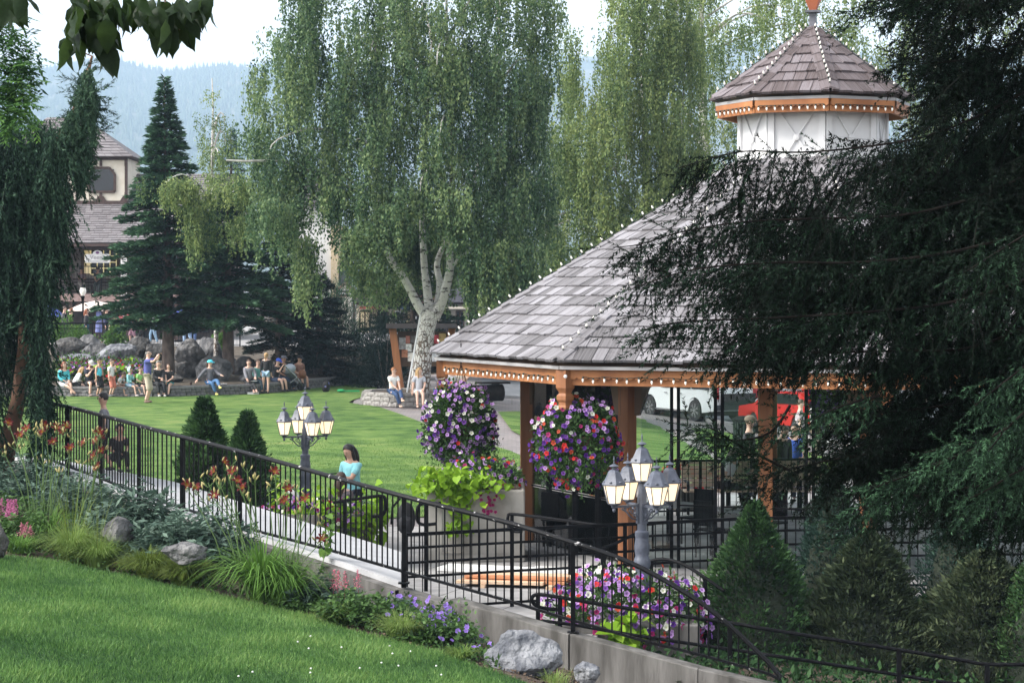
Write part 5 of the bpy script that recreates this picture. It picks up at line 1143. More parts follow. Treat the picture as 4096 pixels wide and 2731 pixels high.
# ------------------------------------------------------------------ stained boards lying on the court
M_lum = woodmat('red_stained_lumber', (.42, .16, .075), (.55, .27, .14), .6, 3, (.1, 1, 1)); M_lum2 = woodmat('bare_lumber', (.55, .38, .25), (.66, .48, .33), .6, 3, (.1, 1, 1))
ls = empty('lumber_stack', (XP(522, 32.5), 32.5, PZ + .01), R(-12), 'low stack of orange stained boards on pale blocks on the court floor', 'lumber')
for i, (y, z, x, mm) in enumerate([(-.36, .07, -.15, M_lum2), (-.22, .07, .02, M_lum), (-.08, .07, .0, M_lum2), (.06, .07, .12, M_lum), (.22, .07, .2, M_lum2), (-.16, .125, .05, M_lum), (.0, .125, .16, M_lum2), (.16, .125, .3, M_lum2)]):
    m_ = MB(); m_.box((0, 0, 0), (1.55 if i != 0 else 1.3, .135, .045)); o = m_.build('board', mm, ls, loc=(x - .1, y, z), bevel=.004); o.rotation_euler = (0, 0, random.uniform(-.04, .04))
for x in (-.5, .5): m_ = MB(); m_.box((0, 0, .0), (.09, 1.0, .045)); m_.build('bearer', M_lum2, ls, loc=(x, 0, .022))
ps = empty('insulation_board', (XP(560, 33.2), 33.3, PZ + .01), R(-20), 'white sheet boards lying behind the orange lumber', 'boards')
for i, (x, y, z, l, w) in enumerate([(-1.1, .35, .03, 1.9, .6), (.55, -.25, .03, 1.6, .55), (.2, .3, .07, 1.5, .4)]): m_ = MB(); m_.box((x, y, z), (l, w, .045)); m_.build('sheet', mat('white_board', (.62, .62, .61), (.70, .70, .69), 3, .7), ps)

# ------------------------------------------------------------------ block seat wall
M_block = mat('grey_wall_block', (.085, .082, .083), (.19, .185, .185), 7, .9, .7, 22, detail=8); M_cap = mat('grey_wall_cap', (.14, .135, .14), (.22, .21, .215), 5, .9, .4, 30)
sw = empty('seat_wall', WL[3], 0, 'low grey block seat wall curving along the far edge of the lawn', 'wall'); s0 = Vector(sw.location)
blk = []
for v in range(5):
    m_ = MB(); j = [(random.uniform(-.012, .012), random.uniform(-.012, .012)) for _ in range(4)]; x, y, z = .2, .13, .075
    vs = [(-x, -y - .015 + j[0][1], -z), (x, -y - .015 + j[1][1], -z), (x, y, -z), (-x, y, -z), (-x + .008, -y + .01 + j[2][1], z), (x - .008, -y + .01 + j[3][1], z), (x, y, z), (-x, y, z), (0, -y - .035, 0)]
    m_.add(vs, [(0, 3, 2, 1), (4, 5, 6, 7), (0, 1, 8), (1, 5, 8), (5, 4, 8), (4, 0, 8), (1, 2, 6, 5), (2, 3, 7, 6), (3, 0, 4, 7)]); blk.append(m_.mesh('block', M_block))
m_ = MB(); m_.box((0, 0, 0), (.59, .34, .09)); CAPM = m_.mesh('cap_stone', M_cap)
def course(parent, o, path, z, me_list, ln, off=0., name='block', gap=.006, close=False, jit=.01):
    """lay pieces along a plan path"""
    seg = list(zip(path, path[1:])); tot = sum((b_ - a).length for a, b_ in seg); s = off
    while s + ln * .5 < tot:
        k = s + ln / 2; acc = 0
        for a, b_ in seg:
            L = (b_ - a).length
            if acc + L >= k: break
            acc += L
        d = (b_ - a).normalized(); p = a + d * (k - acc); M_ = Matrix.Translation(p - o + Vector((0, 0, z + random.uniform(-.004, .004)))) @ Matrix.Rotation(math.atan2(d.y, d.x) + random.uniform(-.02, .02), 4, 'Z') @ Matrix.Diagonal(((ln - gap) / .4 if name == 'block' else 1, 1, 1, 1))
        put(name, random.choice(me_list), parent, M=M_); s += ln
path = smooth_path([p + Vector((0, 0, 0)) for p in WL[1:]], 4)
course(sw, s0, path, .075, blk, .4, 0); course(sw, s0, path, .228, blk, .4, .2); course(sw, s0, path, .352, [CAPM], .6, .1, 'cap_stone')
bkw = MB()
for a, b_ in zip(path, path[1:]): bkw.bar(a + Vector((0, .06, .14)), b_ + Vector((0, .06, .14)), .14, .3)
bk = bkw.build('core', M_mulch, sw); bk.matrix_parent_inverse = Matrix.Translation(-s0)
# round stone planter of the birch
sp_ = empty('stone_planter', (XP(423, 76), 76, zl(-3, 76)), 0, 'eight-sided planter of pale split stone blocks round the birch trunk', 'planter'); o = Vector(sp_.location)
M_stone = mat('pale_split_stone', (.15, .135, .125), (.30, .285, .27), 6, .9, .7, 18, detail=8); blk2 = []
for me in blk: me2 = me.copy(); me2.name = 'block'; me2.materials.clear(); me2.materials.append(M_stone); blk2.append(me2)
for c_, rr, zz in ((0, 2.16, .075), (1, 2.12, .228), (2, 2.08, .381)):
    ring = [o + Vector((rr * math.cos(math.pi / 8 + k * math.pi / 4), -rr * math.sin(math.pi / 8 + k * math.pi / 4), 0)) for k in range(8)]; ring.append(ring[0]); ring = ring[::-1]
    course(sp_, o, ring, zz, blk2, .42 + .05 * c_, .11 * c_)
m_ = MB(); m_.lathe([(1.95, -.1), (1.95, .40)], (0, 0, 0), 8, rot=math.pi / 8); m_.build('soil', M_soil, sp_)

# ------------------------------------------------------------------ boulders
def rockmat(name, c1, c2, c3):
    m = mat(name, c1, c2, 3.2, .85, 1.0, 9, detail=12, lo=.40, hi=.62); m.node_tree.nodes['Bump'].inputs['Distance'].default_value = .12; return m
M_rock = rockmat('grey_boulder', (.055, .055, .058), (.17, .166, .166), 0); M_rock2 = rockmat('dark_boulder', (.035, .033, .032), (.105, .10, .096), 0); M_rock3 = rockmat('bluish_boulder', (.08, .085, .10), (.25, .255, .27), 0)
def boulder(label, c, dim, seed, m, rz=0., sharp=.33, group='boulders of the rock bank', tilt=0.):
    bm = bmesh.new(); bmesh.ops.create_icosphere(bm, subdivisions=4, radius=1); rg = np.random.default_rng(seed); P = np.array([v.co[:] for v in bm.verts])
    for k in range(9):                                      # flat chips
        n = unit(rg.normal(size=(1, 3)))[0]; dd = rg.uniform(.58, .9); s = P @ n; over = s > dd; P[over] -= ((s - dd)[over] * .92)[:, None] * n
    P *= (1 + .10 * vnoise(P * 2, 1.5, seed) + .035 * vnoise(P * 7, 1.5, seed + 1) + .018 * vnoise(P * 17, 1.5, seed + 2) + .07 * np.abs(vnoise(P * 4, 1.8, seed + 3)))[:, None]
    lo, hi = P.min(0), P.max(0); P = (P - (lo + hi) / 2) / ((hi - lo) / 2) * (np.array(dim) / 2)
    for v, p in zip(bm.verts, P): v.co = p
    me = bpy.data.meshes.new('boulder'); bm.to_mesh(me); bm.free(); me.materials.append(m); me.polygons.foreach_set('use_smooth', [True] * len(me.polygons))
    try: me.set_sharp_from_angle(angle=R(30))
    except Exception: pass
    o = put('boulder', me, None, c, rot=(0, tilt, rz)); return tag(o, label, 'boulder', group)
def brock(label, px, py, w, h, Y, seed, m=M_rock, tilt=0., d=.8, group='boulders of the rock bank'):
    k = Y / F; return boulder(label, W(px, py, Y), (w * k, d * w * k, h * k), seed, m, 0, tilt=tilt, group=group)
for i, (px, py, w, h, Y, m, tl, lab) in enumerate([
    (70, 349, 34, 26, 92, M_rock2, 0, 'rough boulder at the left end of the bank, under the weeping spruce'), (88, 343, 24, 20, 95, M_rock, 0, 'small grey boulder behind the rough left-end boulder'), (81, 361, 42, 17, 87, M_rock3, .1, 'long bluish slab above the man in the pale cap'),
    (95, 352, 26, 22, 91, M_rock, 0, 'rounded boulder beneath the red-haired walker'), (117, 355, 40, 26, 88, M_rock3, -.2, 'large pale boulder behind the boys eating'), (139, 346, 24, 22, 92, M_rock2, .3, 'pointed dark boulder right of the sign post'),
    (133, 363, 28, 16, 85, M_rock, 0, 'low grey stone above the child in the hood'), (132, 368, 17, 13, 83.5, M_rock3, 0, 'small round pale stone behind the hooded child'), (156, 352, 26, 20, 92, M_rock2, 0, 'dark boulder beside the tall fir trunk'),
    (106, 366, 14, 10, 84, M_rock3, 0, 'small white stone behind the boy in the teal vest'), (120, 369, 16, 10, 84, M_rock2, 0, 'small dark stone behind the boy in white'), (191, 353, 32, 31, 89, M_rock, .2, 'big angular boulder right of the tall fir trunk'), (208, 350, 26, 30, 92, M_rock, -.3, 'slanting boulder below the bright green bush'),
    (190, 369, 26, 17, 86, M_rock2, 0, 'rounded brown boulder left of the woman in the blue cap'), (213, 371, 34, 34, 84, M_rock, .45, 'tall leaning slab behind the woman in the blue cap'), (226, 361, 20, 16, 91, M_rock2, 0, 'dark stone left of the mossy fir trunk'), (243, 366, 26, 22, 88, M_rock2, 0, 'dark boulder right of the mossy fir trunk'),
    (262, 366, 26, 18, 88, M_rock2, 0, 'grey stone behind the woman in the grey sweatshirt'), (278, 372, 22, 16, 88, M_rock3, 0, 'grey boulder behind the girl with the ponytail'), (322, 377, 26, 12, 93, M_rock2, 0, 'long low dark boulder on the wall end behind the stroller'), (174, 377, 20, 9, 83, M_rock2, 0, 'flat brown stone right of the long-haired girl'),
    (180, 366, 16, 12, 88, M_rock2, 0, 'reddish stone at the foot of the tall fir'), (246, 377, 14, 9, 84, M_rock, 0, 'small stone left of the grey sweatshirt')]):
    brock(lab, px, py + 1, w * 1.04, h * 1.04, Y, 20 + i, m, tl)
FG = 'boulders in the foreground bed'
brock('large pale bluish boulder against the concrete wall at the lower centre', 524, 655, 80, 52, 24.2, 61, M_rock3, .1, group=FG)
brock('small bluish stone right of the large pale boulder', 587, 673, 27, 24, 24.0, 62, M_rock3, .1, group=FG)
brock('flat layered grey stone among the grasses on the left', 184, 553, 48, 24, 27.2, 63, M_rock, -.05, group=FG)
brock('dark grey boulder cut by the left edge', -4, 538, 28, 42, 27.5, 64, M_rock2, 0, group=FG)
brock('pale stone half hidden behind the silvery shrub', 117, 530, 34, 30, 28.6, 65, M_rock, .1, group=FG)
# ------------------------------------------------------------------ buildings
M_cream = mat('cream_stucco', (.62, .56, .46), (.68, .63, .54), 3, .85, .1, 30); M_tim = mat('dark_brown_timber', (.045, .026, .022), (.075, .045, .038), 6, .7); M_asphs = shingle_mat('grey_asphalt_shingle', [(.10, .088, .092), (.165, .15, .155), (.21, .195, .20)])
M_win = mat('dark_window', (.012, .014, .02), rough=.12, spec=.6); M_taupe = mat('taupe_siding', (.20, .17, .155), (.26, .225, .205), 4, .85, .1); M_brickp = mat('pink_brick', (.26, .17, .15), (.34, .25, .23), 9, .9, .3, 30)
M_warm = emat('lit_room', (1, .72, .22), .09)
def quadroof(parent, name, a, b_, c, d, expo, w, m, limit=True, th=.05):
    """shingled plane a,b (eave) to d,c (top); joined rows of shingles"""
    a, b_, c, d = map(Vector, (a, b_, c, d)); L = ((d + c) / 2 - (a + b_) / 2).length; n = max(2, int(L / expo)); vs = []; fs = []; gs = []
    N_ = (b_ - a).cross(d - a).normalized(); N_ = N_ if N_.z > 0 else -N_
    for j in range(n):
        t0, t1 = j / n, min(1, (j + 1.2) / n); p, q = a.lerp(d, t0), b_.lerp(c, t0); r, s = a.lerp(d, t1), b_.lerp(c, t1); k = max(1, int((q - p).length / w)); off = random.random() * .6
        for i in range(k + 1):
            u0, u1 = max(0, (i - off) / k), min(1, (i + 1 - off) / k)
            if u1 <= u0: continue
            _seed[0] += 1.37; h = th + random.uniform(-.012, .012); o = len(vs)
            vs += [p.lerp(q, u0) + N_ * h, p.lerp(q, u1 - .012 / max(.1, (q - p).length)) + N_ * h, r.lerp(s, u1 - .012 / max(.1, (q - p).length)) + N_ * .01, r.lerp(s, u0) + N_ * .01, p.lerp(q, u0) - N_ * .01, p.lerp(q, u1) - N_ * .01]
            gs += [(0, 0, _seed[0]), (w, 0, _seed[0]), (w, expo, _seed[0]), (0, expo, _seed[0]), (0, 0, _seed[0]), (w, 0, _seed[0])]; fs += [(o, o + 1, o + 2, o + 3), (o + 4, o + 5, o + 1, o)]
    o = put(name, shmesh(name, vs, fs, gs, m), parent); o['kind'] = 'stuff'; return o
def boxp(parent, name, m, x0, x1, y0, y1, z0, z1, **k):
    b_ = MB(); b_.box(((x0 + x1) / 2, (y0 + y1) / 2, (z0 + z1) / 2), (abs(x1 - x0), abs(y1 - y0), abs(z1 - z0))); return b_.build(name, m, parent, **k)
bd = empty('shop_building', (XP(100, 118), 118, 1.88), 0, 'two-storey alpine shop with cream tower, grey roof and balcony behind the seat wall', 'building'); bo = Vector(bd.location)
def L(px, py, Y): return W(px, py, Y) - bo
def Lx(px, Y=118): return XP(px, Y) - bo.x
def Lz(py, Y=118): return ZP(py, Y) - bo.z
xl, xr = Lx(-70, 116), Lx(226, 116)
boxp(bd, 'wall', M_taupe, xl + .5, xr - .5, 1.2, 9, 0, Lz(243, 119.2))
mr = MB(); mr.prism([(xl, -2.6, Lz(243, 115.4)), (xl, 4.5, Lz(174, 122.5)), (xl, 12, Lz(243, 115.4))], (xr - xl, 0, 0)); rf = mr.build('roof', M_tim, bd)
quadroof(rf, 'roof_shingles', (xl, -2.62, Lz(243, 115.4) + .02), (xr, -2.62, Lz(243, 115.4) + .02), (xr, 4.48, Lz(174, 122.5) + .02), (xl, 4.48, Lz(174, 122.5) + .02), .26, .45, M_asphs)
boxp(bd, 'gutter', M_tim, xl, xr, -2.78, -2.6, Lz(246, 115.4), Lz(243, 115.4) - .02)
# tower
tx0, tx1 = Lx(4, 119.3), Lx(127, 119.3); tz0, tz1 = Lz(204, 119.3), Lz(158, 119.3)
boxp(bd, 'tower', M_cream, tx0, tx1, 1.3, 5.5, tz0 - 1.2, tz1)
ty = 1.3; tc = (tx0 + tx1) / 2
boxp(bd, 'tower_window', M_win, Lx(90, 119.3), Lx(114, 119.3), ty - .03, ty + .05, Lz(190.5, 119.3), Lz(169, 119.3))
wf = MB(); X0, X1, Z0, Z1 = Lx(89, 119.3), Lx(115, 119.3), Lz(191.5, 119.3), Lz(167.5, 119.3)
for p, q in (((X0, Z0), (X1, Z0)), ((X0, Z0), (X0, Z1 - .35)), ((X1, Z0), (X1, Z1 - .35)), ((X0, Z1 - .35), (X0 + .3, Z1)), ((X1, Z1 - .35), (X1 - .3, Z1)), ((X0 + .3, Z1), (X1 - .3, Z1))): wf.bar((p[0], ty - .06, p[1]), (q[0], ty - .06, q[1]), .1, .12)
wf.build('window_frame', M_tim, bd)
for px in (5.5, 30, 53, 77, 101, 126): boxp(bd, 'timber_post', M_tim, Lx(px, 119.3) - .07, Lx(px, 119.3) + .07, ty - .09, ty - .01, tz0, Lz(192, 119.3)); boxp(bd, 'timber_post', M_tim, Lx(px, 119.3) - .07, Lx(px, 119.3) + .07, ty - .09, ty - .01, Lz(166, 119.3), tz1)
boxp(bd, 'timber_post', M_tim, Lx(126.3, 119.3) - .07, Lx(126.3, 119.3) + .08, ty - .1, ty, tz0, tz1)
boxp(bd, 'timber_band', M_tim, tx0, tx1, ty - .12, ty - .02, tz0 - .05, Lz(200.5, 119.3)); boxp(bd, 'timber_band', M_tim, tx0, tx1, ty - .12, ty - .02, tz1 - .1, tz1 + .1)
for px in (101, 126):
    for s in (-1, 1):
        if px == 126 and s == 1: continue
        c = MB(); x = Lx(px, 119.3); c.prism([(x, ty - .06, tz0 + .1), (x + s * .5, ty - .06, tz0 + .1), (x + s * .3, ty - .06, tz0 + .2), (x + s * .16, ty - .06, tz0 + .42), (x, ty - .06, tz0 + .5)], (0, -.05, 0)); c.build('scroll_bracket', M_tim, bd)
ez = Lz(157, 119); e0, e1 = Lx(-3, 119), Lx(133.5, 119); rz_ = Lz(118, 121.5); r0_, r1_ = Lx(48, 121.5), Lx(84, 121.5); ey0, ey1, rm = ty - .45, 6, 3.4
tr_ = MB(); tr_.add([(e0, ey0, ez), (e1, ey0, ez), (e1, ey1, ez), (e0, ey1, ez), (r0_, rm, rz_), (r1_, rm, rz_)], [(0, 1, 5, 4), (1, 2, 5), (2, 3, 4, 5), (3, 0, 4), (0, 3, 2, 1)]); t_ = tr_.build('tower_roof', M_tim, bd)
quadroof(t_, 'roof_shingles', (e0, ey0, ez + .03), (e1, ey0, ez + .03), (r1_, rm, rz_ + .03), (r0_, rm, rz_ + .03), .24, .45, M_asphs)
tv_ = MB(); tv_.add([(e1 + .02, ey0, ez + .03), (e1 + .02, ey1, ez + .03), (r1_, rm, rz_ + .03)], [(0, 1, 2)]); tv_.build('roof_side', mat('grey_shingle_side', (.12, .105, .11), (.19, .175, .18), 7, .9), t_)
# upper floor behind the balcony
boxp(bd, 'balcony_floor', M_brickp, xl + .3, xr - .3, -2.0, 1.3, Lz(301, 116), Lz(293.5, 116))
boxp(bd, 'ceiling_beam', M_tim, xl + .3, xr - .3, -2.0, -1.75, Lz(250, 116), Lz(244.5, 116))
def glazed(parent, x0, x1, z0, z1, y, cols, rows, frame, pane):
    w = boxp(parent, 'window', pane, x0, x1, y - .02, y + .06, z0, z1); f = MB()
    for i in range(cols + 1): x = lerp(x0, x1, i / cols); f.bar((x, y - .05, z0), (x, y - .05, z1), .045, .045)
    for i in range(rows + 1): z = lerp(z0, z1, i / rows); f.bar((x0, y - .052, z), (x1, y - .052, z), .045, .045)
    f.build('muntins', frame, w); return w
M_ymun = emat('yellow_lit_frame', (1, .8, .25), .12)
glazed(bd, Lx(90.5, 119), Lx(116, 119), Lz(274, 119), Lz(249.5, 119), 1.15, 4, 4, M_ymun, M_win); boxp(bd, 'lit_curtain', M_warm, Lx(84, 119), Lx(90, 119), 1.1, 1.16, Lz(273, 119), Lz(248, 119))
boxp(bd, 'door_frame', mat('brown_trim', (.10, .065, .045)), Lx(116.5, 119), Lx(119, 119), 1.05, 1.2, Lz(276, 119), Lz(248, 119)); boxp(bd, 'door_frame', MATS['brown_trim'], Lx(80.5, 119), Lx(83.5, 119), 1.05, 1.2, Lz(290, 119), Lz(248, 119))
glazed(bd, Lx(150, 119), Lx(172, 119), Lz(276, 119), Lz(250, 119), 1.15, 4, 3, M_tim, M_win); glazed(bd, Lx(205, 119), Lx(220, 119), Lz(290, 119), Lz(250, 119), 1.15, 2, 3, M_white, M_win); glazed(bd, Lx(30, 119), Lx(60, 119), Lz(276, 119), Lz(250, 119), 1.15, 4, 3, M_tim, M_win)
for px in (127, 176, 70, 20, -30, 222): boxp(bd, 'balcony_post', M_tim, Lx(px, 116) - .09, Lx(px, 116) + .09, -1.9, -1.72, 0, Lz(250, 116))
br = railing('black balcony railing below the white shop sign', [(XP(-60, 116), 116.05), (XP(222, 116), 116.05)], ZP(266, 116), ZP(293, 116) + .03, [ZP(266, 116), ZP(291.5, 116)], 2.2, .15, group='black railings of the upper level')
bench = empty('balcony_bench', (XP(92, 118), 118.2, ZP(293.4, 118)), 0, 'long dark bench on the shop balcony', 'bench'); 
for z, y in ((.45, 0), (.62, .24), (.78, .26)): b_ = MB(); b_.box((0, y, z), (3.6, .42 if z < .5 else .04, .05 if z < .5 else .12)); b_.build('plank', M_tim, bench)
for x in (-1.6, 0, 1.6): b_ = MB(); b_.box((x, 0, .22), (.08, .4, .44)); b_.build('leg', M_tim, bench)
# shop sign
sg = empty('shop_sign', (XP(97.5, 115.6), 115.6, ZP(258, 115.6)), 0, 'white hanging shop sign with purple emblem and the name Veena', 'sign'); k = 115.6 / F
M_swhite = mat('sign_white', (.66, .65, .64), (.70, .69, .68), 4, .6); M_spur = mat('sign_purple', (.16, .07, .17)); M_sgrey = mat('sign_grey', (.34, .32, .33))
s = MB(); w, h = 12.8 * k, 4.4 * k; s.prism([(-w, 0, -h + .05), (-w + .06, 0, -h), (w - .06, 0, -h), (w, 0, -h + .05), (w, 0, h - .08), (w - .1, 0, h), (5 * k, 0, h), (4.3 * k, 0, h + 2.0 * k), (2.5 * k, 0, h + 3.2 * k), (0, 0, h + 3.7 * k), (-2.5 * k, 0, h + 3.2 * k), (-4.3 * k, 0, h + 2.0 * k), (-5 * k, 0, h), (-w + .1, 0, h), (-w, 0, h - .08)], (0, .06, 0)); s.build('board', M_swhite, sg)
s = MB(); s.lathe([(1.5 * k, 0), (1.9 * k, .005), (1.5 * k, .012)], (0, -.012, h + 1.4 * k), 12, axis=Euler((R(90), 0, 0)), sx=1, sy=.75); s.build('emblem', M_spur, sg)
text_mesh('lettering', 'Veena', 6.2 * k, M_sgrey, sg, Matrix.Translation((0, -.012, .05)) @ Matrix.Rotation(R(90), 4, 'X')); s = MB()
for x in (-.45, .45): s.bar((x, .03, h), (x, .03, h + .45), .02)
s.build('chain', M_black, sg); s = MB()
for z in (-h * .62, -h * .72): s.box((0, -.008, z), (w * 1.5, .008, .022))
s.build('small_print', M_sgrey, sg)
# ground floor: dark shopfront, braces, lights
boxp(bd, 'shopfront', mat('shop_shade', (.035, .028, .026), (.07, .055, .05), 3, .8), xl + .6, xr - .6, .4, 1.1, 0, Lz(301, 117))
for px in (72, 118, 150, 190): 
    c = MB(); c.bar(L(px, 312, 116.2), L(px + 8, 302, 116.2), .16, .16); c.build('brace', M_tim, bd)
for i, (px, py, w_, h_) in enumerate([(112, 318, 6, 5), (105, 322, 5, 8), (140, 320, 7, 9), (158, 321, 9, 9), (177, 320, 8, 10), (200, 321, 9, 11)]): boxp(bd, 'lit_window' if i < 2 else 'shop_window', M_warm if i < 2 else M_win, Lx(px, 118.4), Lx(px + w_, 118.4), .33, .4, Lz(py + h_, 118.4), Lz(py, 118.4))
# second shop further right, seen between the spruce and the birch
b2 = empty('cream_house', (XP(325, 126), 126, 1.5), 0, 'bright cream house wall with dark bell-shaped turret roof behind the pines', 'building'); bo = Vector(b2.location)
boxp(b2, 'wall', mat('pale_cream', (.70, .69, .66), (.74, .73, .70), 3, .8), Lx(296, 126), Lx(331, 126), 0, 6, 0, Lz(205, 126)); boxp(b2, 'shingled_corner', mat('yellow_shingle', (.55, .42, .26), (.64, .52, .36), 9, .85, .3, 12), Lx(331.2, 126), Lx(338, 126), -.2, 6, 0, Lz(225, 126))
rr = MB(); rr.prism([(Lx(290, 126), -.5, Lz(205, 126)), (Lx(318, 126), -.5, Lz(170, 126)), (Lx(340, 126), -.5, Lz(205, 126))], (0, 7, 0)); rr.build('gable_roof', M_asphs, b2)
tu = MB(); x = Lx(344, 126)
tu.lathe([(8.5 * .0573, Lz(285, 126)), (7.2 * .0573, Lz(276, 126)), (5.5 * .0573, Lz(264, 126)), (4.2 * .0573, Lz(250, 126)), (1.5 * .0573, Lz(232, 126))], (x, .8, 0), 8, rot=.39); tu.build('turret_roof', mat('slate_turret', (.07, .068, .09), (.12, .115, .14), 9, .8, .5, 14), b2)
tb_ = MB(); tb_.lathe([(.42, 0), (.42, Lz(284, 126))], (x, .8, 0), 8, rot=.39); tb_.build('turret', M_cream, b2)
gs_ = empty('gabled_sign', (XP(345, 118), 118, 1.7), 0, 'small brown gabled sign with white lettering beneath the dark turret', 'sign'); bo = Vector(gs_.location)
g_ = MB(); g_.prism([L(333, 291.5, 118), L(345.5, 281, 118), L(356, 290, 118), L(356, 291.5, 118), L(345.5, 283, 118), L(334.5, 293, 118)], (0, 1.0, 0)); g_.build('roof', mat('red_brown_shingle', (.15, .075, .065), (.21, .115, .10), 9, .8), gs_)
g_ = MB(); g_.box(L(345.5, 292.5, 118.3), (.95, .06, .42)); g_.build('board', MATS['red_brown_shingle'], gs_); g_ = MB(); g_.box(L(346, 293, 118.2), (.8, .02, .09)); g_.box(L(345, 289.5, 118.2), (.55, .02, .07)); g_.build('lettering_band', M_swhite, gs_)
for px in (337, 354): g_ = MB(); g_.bar(L(px, 292, 118.4), L(px, 338, 118.4), .12); g_.build('post', M_tim, gs_)
# row of shops behind the birches
row = [(356, 392, 300, (.58, .53, .42)), (392, 440, 302, (.50, .40, .24)), (440, 480, 300, (.45, .43, .40)), (480, 540, 298, (.60, .56, .48)), (540, 640, 290, (.34, .30, .27)), (640, 760, 290, (.42, .38, .34)), (760, 900, 290, (.52, .48, .40)), (900, 1080, 290, (.40, .36, .32))]
nm = ['pale', 'yellow', 'grey', 'cream', 'brown', 'taupe', 'buff', 'stone-coloured']; RN = ['beside the gabled sign', 'straight behind the large birch', 'behind the forked trunk', 'behind the birch right of the fork', 'behind the gazebo corner', 'behind the white truck', 'behind the red car', 'at the right edge']
for i, (x0, x1, yt, c) in enumerate(row):
    Y = 138.; b_ = empty('shop_building', (XP((x0 + x1) / 2, Y), Y, .6), 0, f'{nm[i]} alpine shopfront across the street {RN[i]}', 'building', 'shops across the street'); bo = Vector(b_.location)
    boxp(b_, 'wall', mat(f'stucco_{nm[i]}', c, tuple(q * 1.12 for q in c), 2, .85), Lx(x0, Y) + .03, Lx(x1, Y) - .03, 0, 8, 0, Lz(yt, Y))
    g_ = MB(); xm = (Lx(x0, Y) + Lx(x1, Y)) / 2; g_.prism([(Lx(x0, Y) - .3, -.8, Lz(yt, Y) - .1), (xm, -.8, Lz(yt, Y) + 2.2), (Lx(x1, Y) + .3, -.8, Lz(yt, Y) - .1)], (0, 9, 0)); g_.build('roof', mat(f'roof_{i % 3}', [(.12, .10, .10), (.16, .09, .07), (.09, .09, .11)][i % 3], rough=.85), b_)
    n = max(2, int((x1 - x0) / 13))
    for f_, (za, zb) in enumerate([(.9, 2.6), (3.6, 5.0)]):
        for q in range(n):
            xa = lerp(Lx(x0, Y), Lx(x1, Y), (q + .22) / n); xb = lerp(Lx(x0, Y), Lx(x1, Y), (q + .78) / n); w_ = boxp(b_, 'window', M_warm if (q + i + f_) % 5 == 0 else M_win, xa, xb, -.05, .02, za, zb); fm = MB()
            for p_, q_ in (((xa, za), (xb, za)), ((xa, zb), (xb, zb)), ((xa, za), (xa, zb)), ((xb, za), (xb, zb)), (((xa + xb) / 2, za), ((xa + xb) / 2, zb))): fm.bar((p_[0], -.09, p_[1]), (q_[0], -.09, q_[1]), .09, .09)
            fm.build('frame', M_white if i % 2 else M_tim, w_)
    boxp(b_, 'timber_band', M_tim, Lx(x0, Y), Lx(x1, Y), -.12, -.02, 3.0, 3.25)
    boxp(b_, 'awning', mat(f'awning_{i % 4}', [(.30, .05, .04), (.06, .10, .22), (.55, .50, .42), (.10, .16, .09)][i % 4]), Lx(x0, Y) + .3, Lx(x1, Y) - .3, -1.2, -.05, 2.75, 2.88)

# ------------------------------------------------------------------ street things of the upper walk
us = railing('ornate black iron railing along the upper walk behind the boulders', [(XP(40, 103.5), 103.5), (XP(145, 103.5), 103.5), (XP(240, 103.5), 103.5)], 2.95, 1.86, [2.95, 2.72, 1.95], 2.4, .14, group='black railings of the upper level', topw=.07)
def umbrella(label, px, py, Y, w, cols, tilt=0, z0=1.88, rise=.62):
    c = W(px, py, Y); r = empty('patio_umbrella', (c.x, c.y, z0), 0, label, 'umbrella', 'patio umbrellas of the terrace'); top = c.z - z0; rad = w / 2 / F * Y
    m_ = MB(); m_.lathe([(rad, top - rise), (rad * .98, top - rise + .04), (rad * .75, top - rise * .62), (rad * .45, top - rise * .25), (rad * .12, top - .02), (.02, top)], (0, 0, 0), 10); m_.build('canopy', mat('canvas_' + cols[0], cols[1]), r, smooth=True)
    p = MB(); p.tube([(0, 0, 0), (0, 0, top + .05)], .03, 8); p.build('pole', M_tim, r); b_ = MB(); b_.lathe([(.3, 0), (.3, .08), (.06, .12)], (0, 0, 0), 12); b_.build('base', M_black, r)
umbrella('wide cream patio umbrella open on the terrace below the balcony', 95.8, 300.3, 110, 57, ('cream', (.58, .50, .45)), rise=.5); umbrella('open blue patio umbrella left of the cream one', 47, 304, 111, 36, ('blue', (.07, .10, .36))); umbrella('open red patio umbrella right of the cream one', 132, 308, 112, 34, ('red', (.34, .06, .08))); umbrella('open blue patio umbrella behind the tall fir trunk', 180, 307, 112, 34, ('blue', (.07, .10, .36)))
cu = empty('closed_umbrella', (XP(98.8, 109), 109, 1.88), 0, 'folded blue striped umbrella between the walking women', 'umbrella'); m_ = MB(); m_.lathe([(.16, .55), (.17, .6), (.13, 1.5), (.05, 1.75), (.02, 1.85)], (0, 0, 0), 10); m_.build('canopy', mat('canvas_stripe', (.10, .13, .40), (.30, .33, .55), 9, .8, stretch=(6, 6, .1)), cu, smooth=True); m_ = MB(); m_.tube([(0, 0, 0), (0, 0, 1.95)], .025, 8); m_.build('pole', M_tim, cu)
# street globe lamp
sl_ = empty('street_lamp', (XP(83, 107), 107, 1.88), 0, 'old-fashioned globe street lamp in front of the balcony', 'lamp'); t = ZP(284, 107) - 1.88
m_ = MB(); m_.lathe([(.09, 0), (.09, .3), (.05, .5), (.045, t - .75), (.1, t - .6), (.06, t - .55)], (0, 0, 0), 10); m_.build('pole', M_black, sl_, smooth=True); m_ = MB(); m_.lathe([(.06, t - .55), (.15, t - .42), (.16, t - .3), (.11, t - .15)], (0, 0, 0), 12); m_.build('globe', emat('lamp_globe', (1, .95, .85), .05), sl_, smooth=True); m_ = MB(); m_.lathe([(.14, t - .15), (.06, t - .05), (.02, t)], (0, 0, 0), 10); m_.build('cap', M_black, sl_)
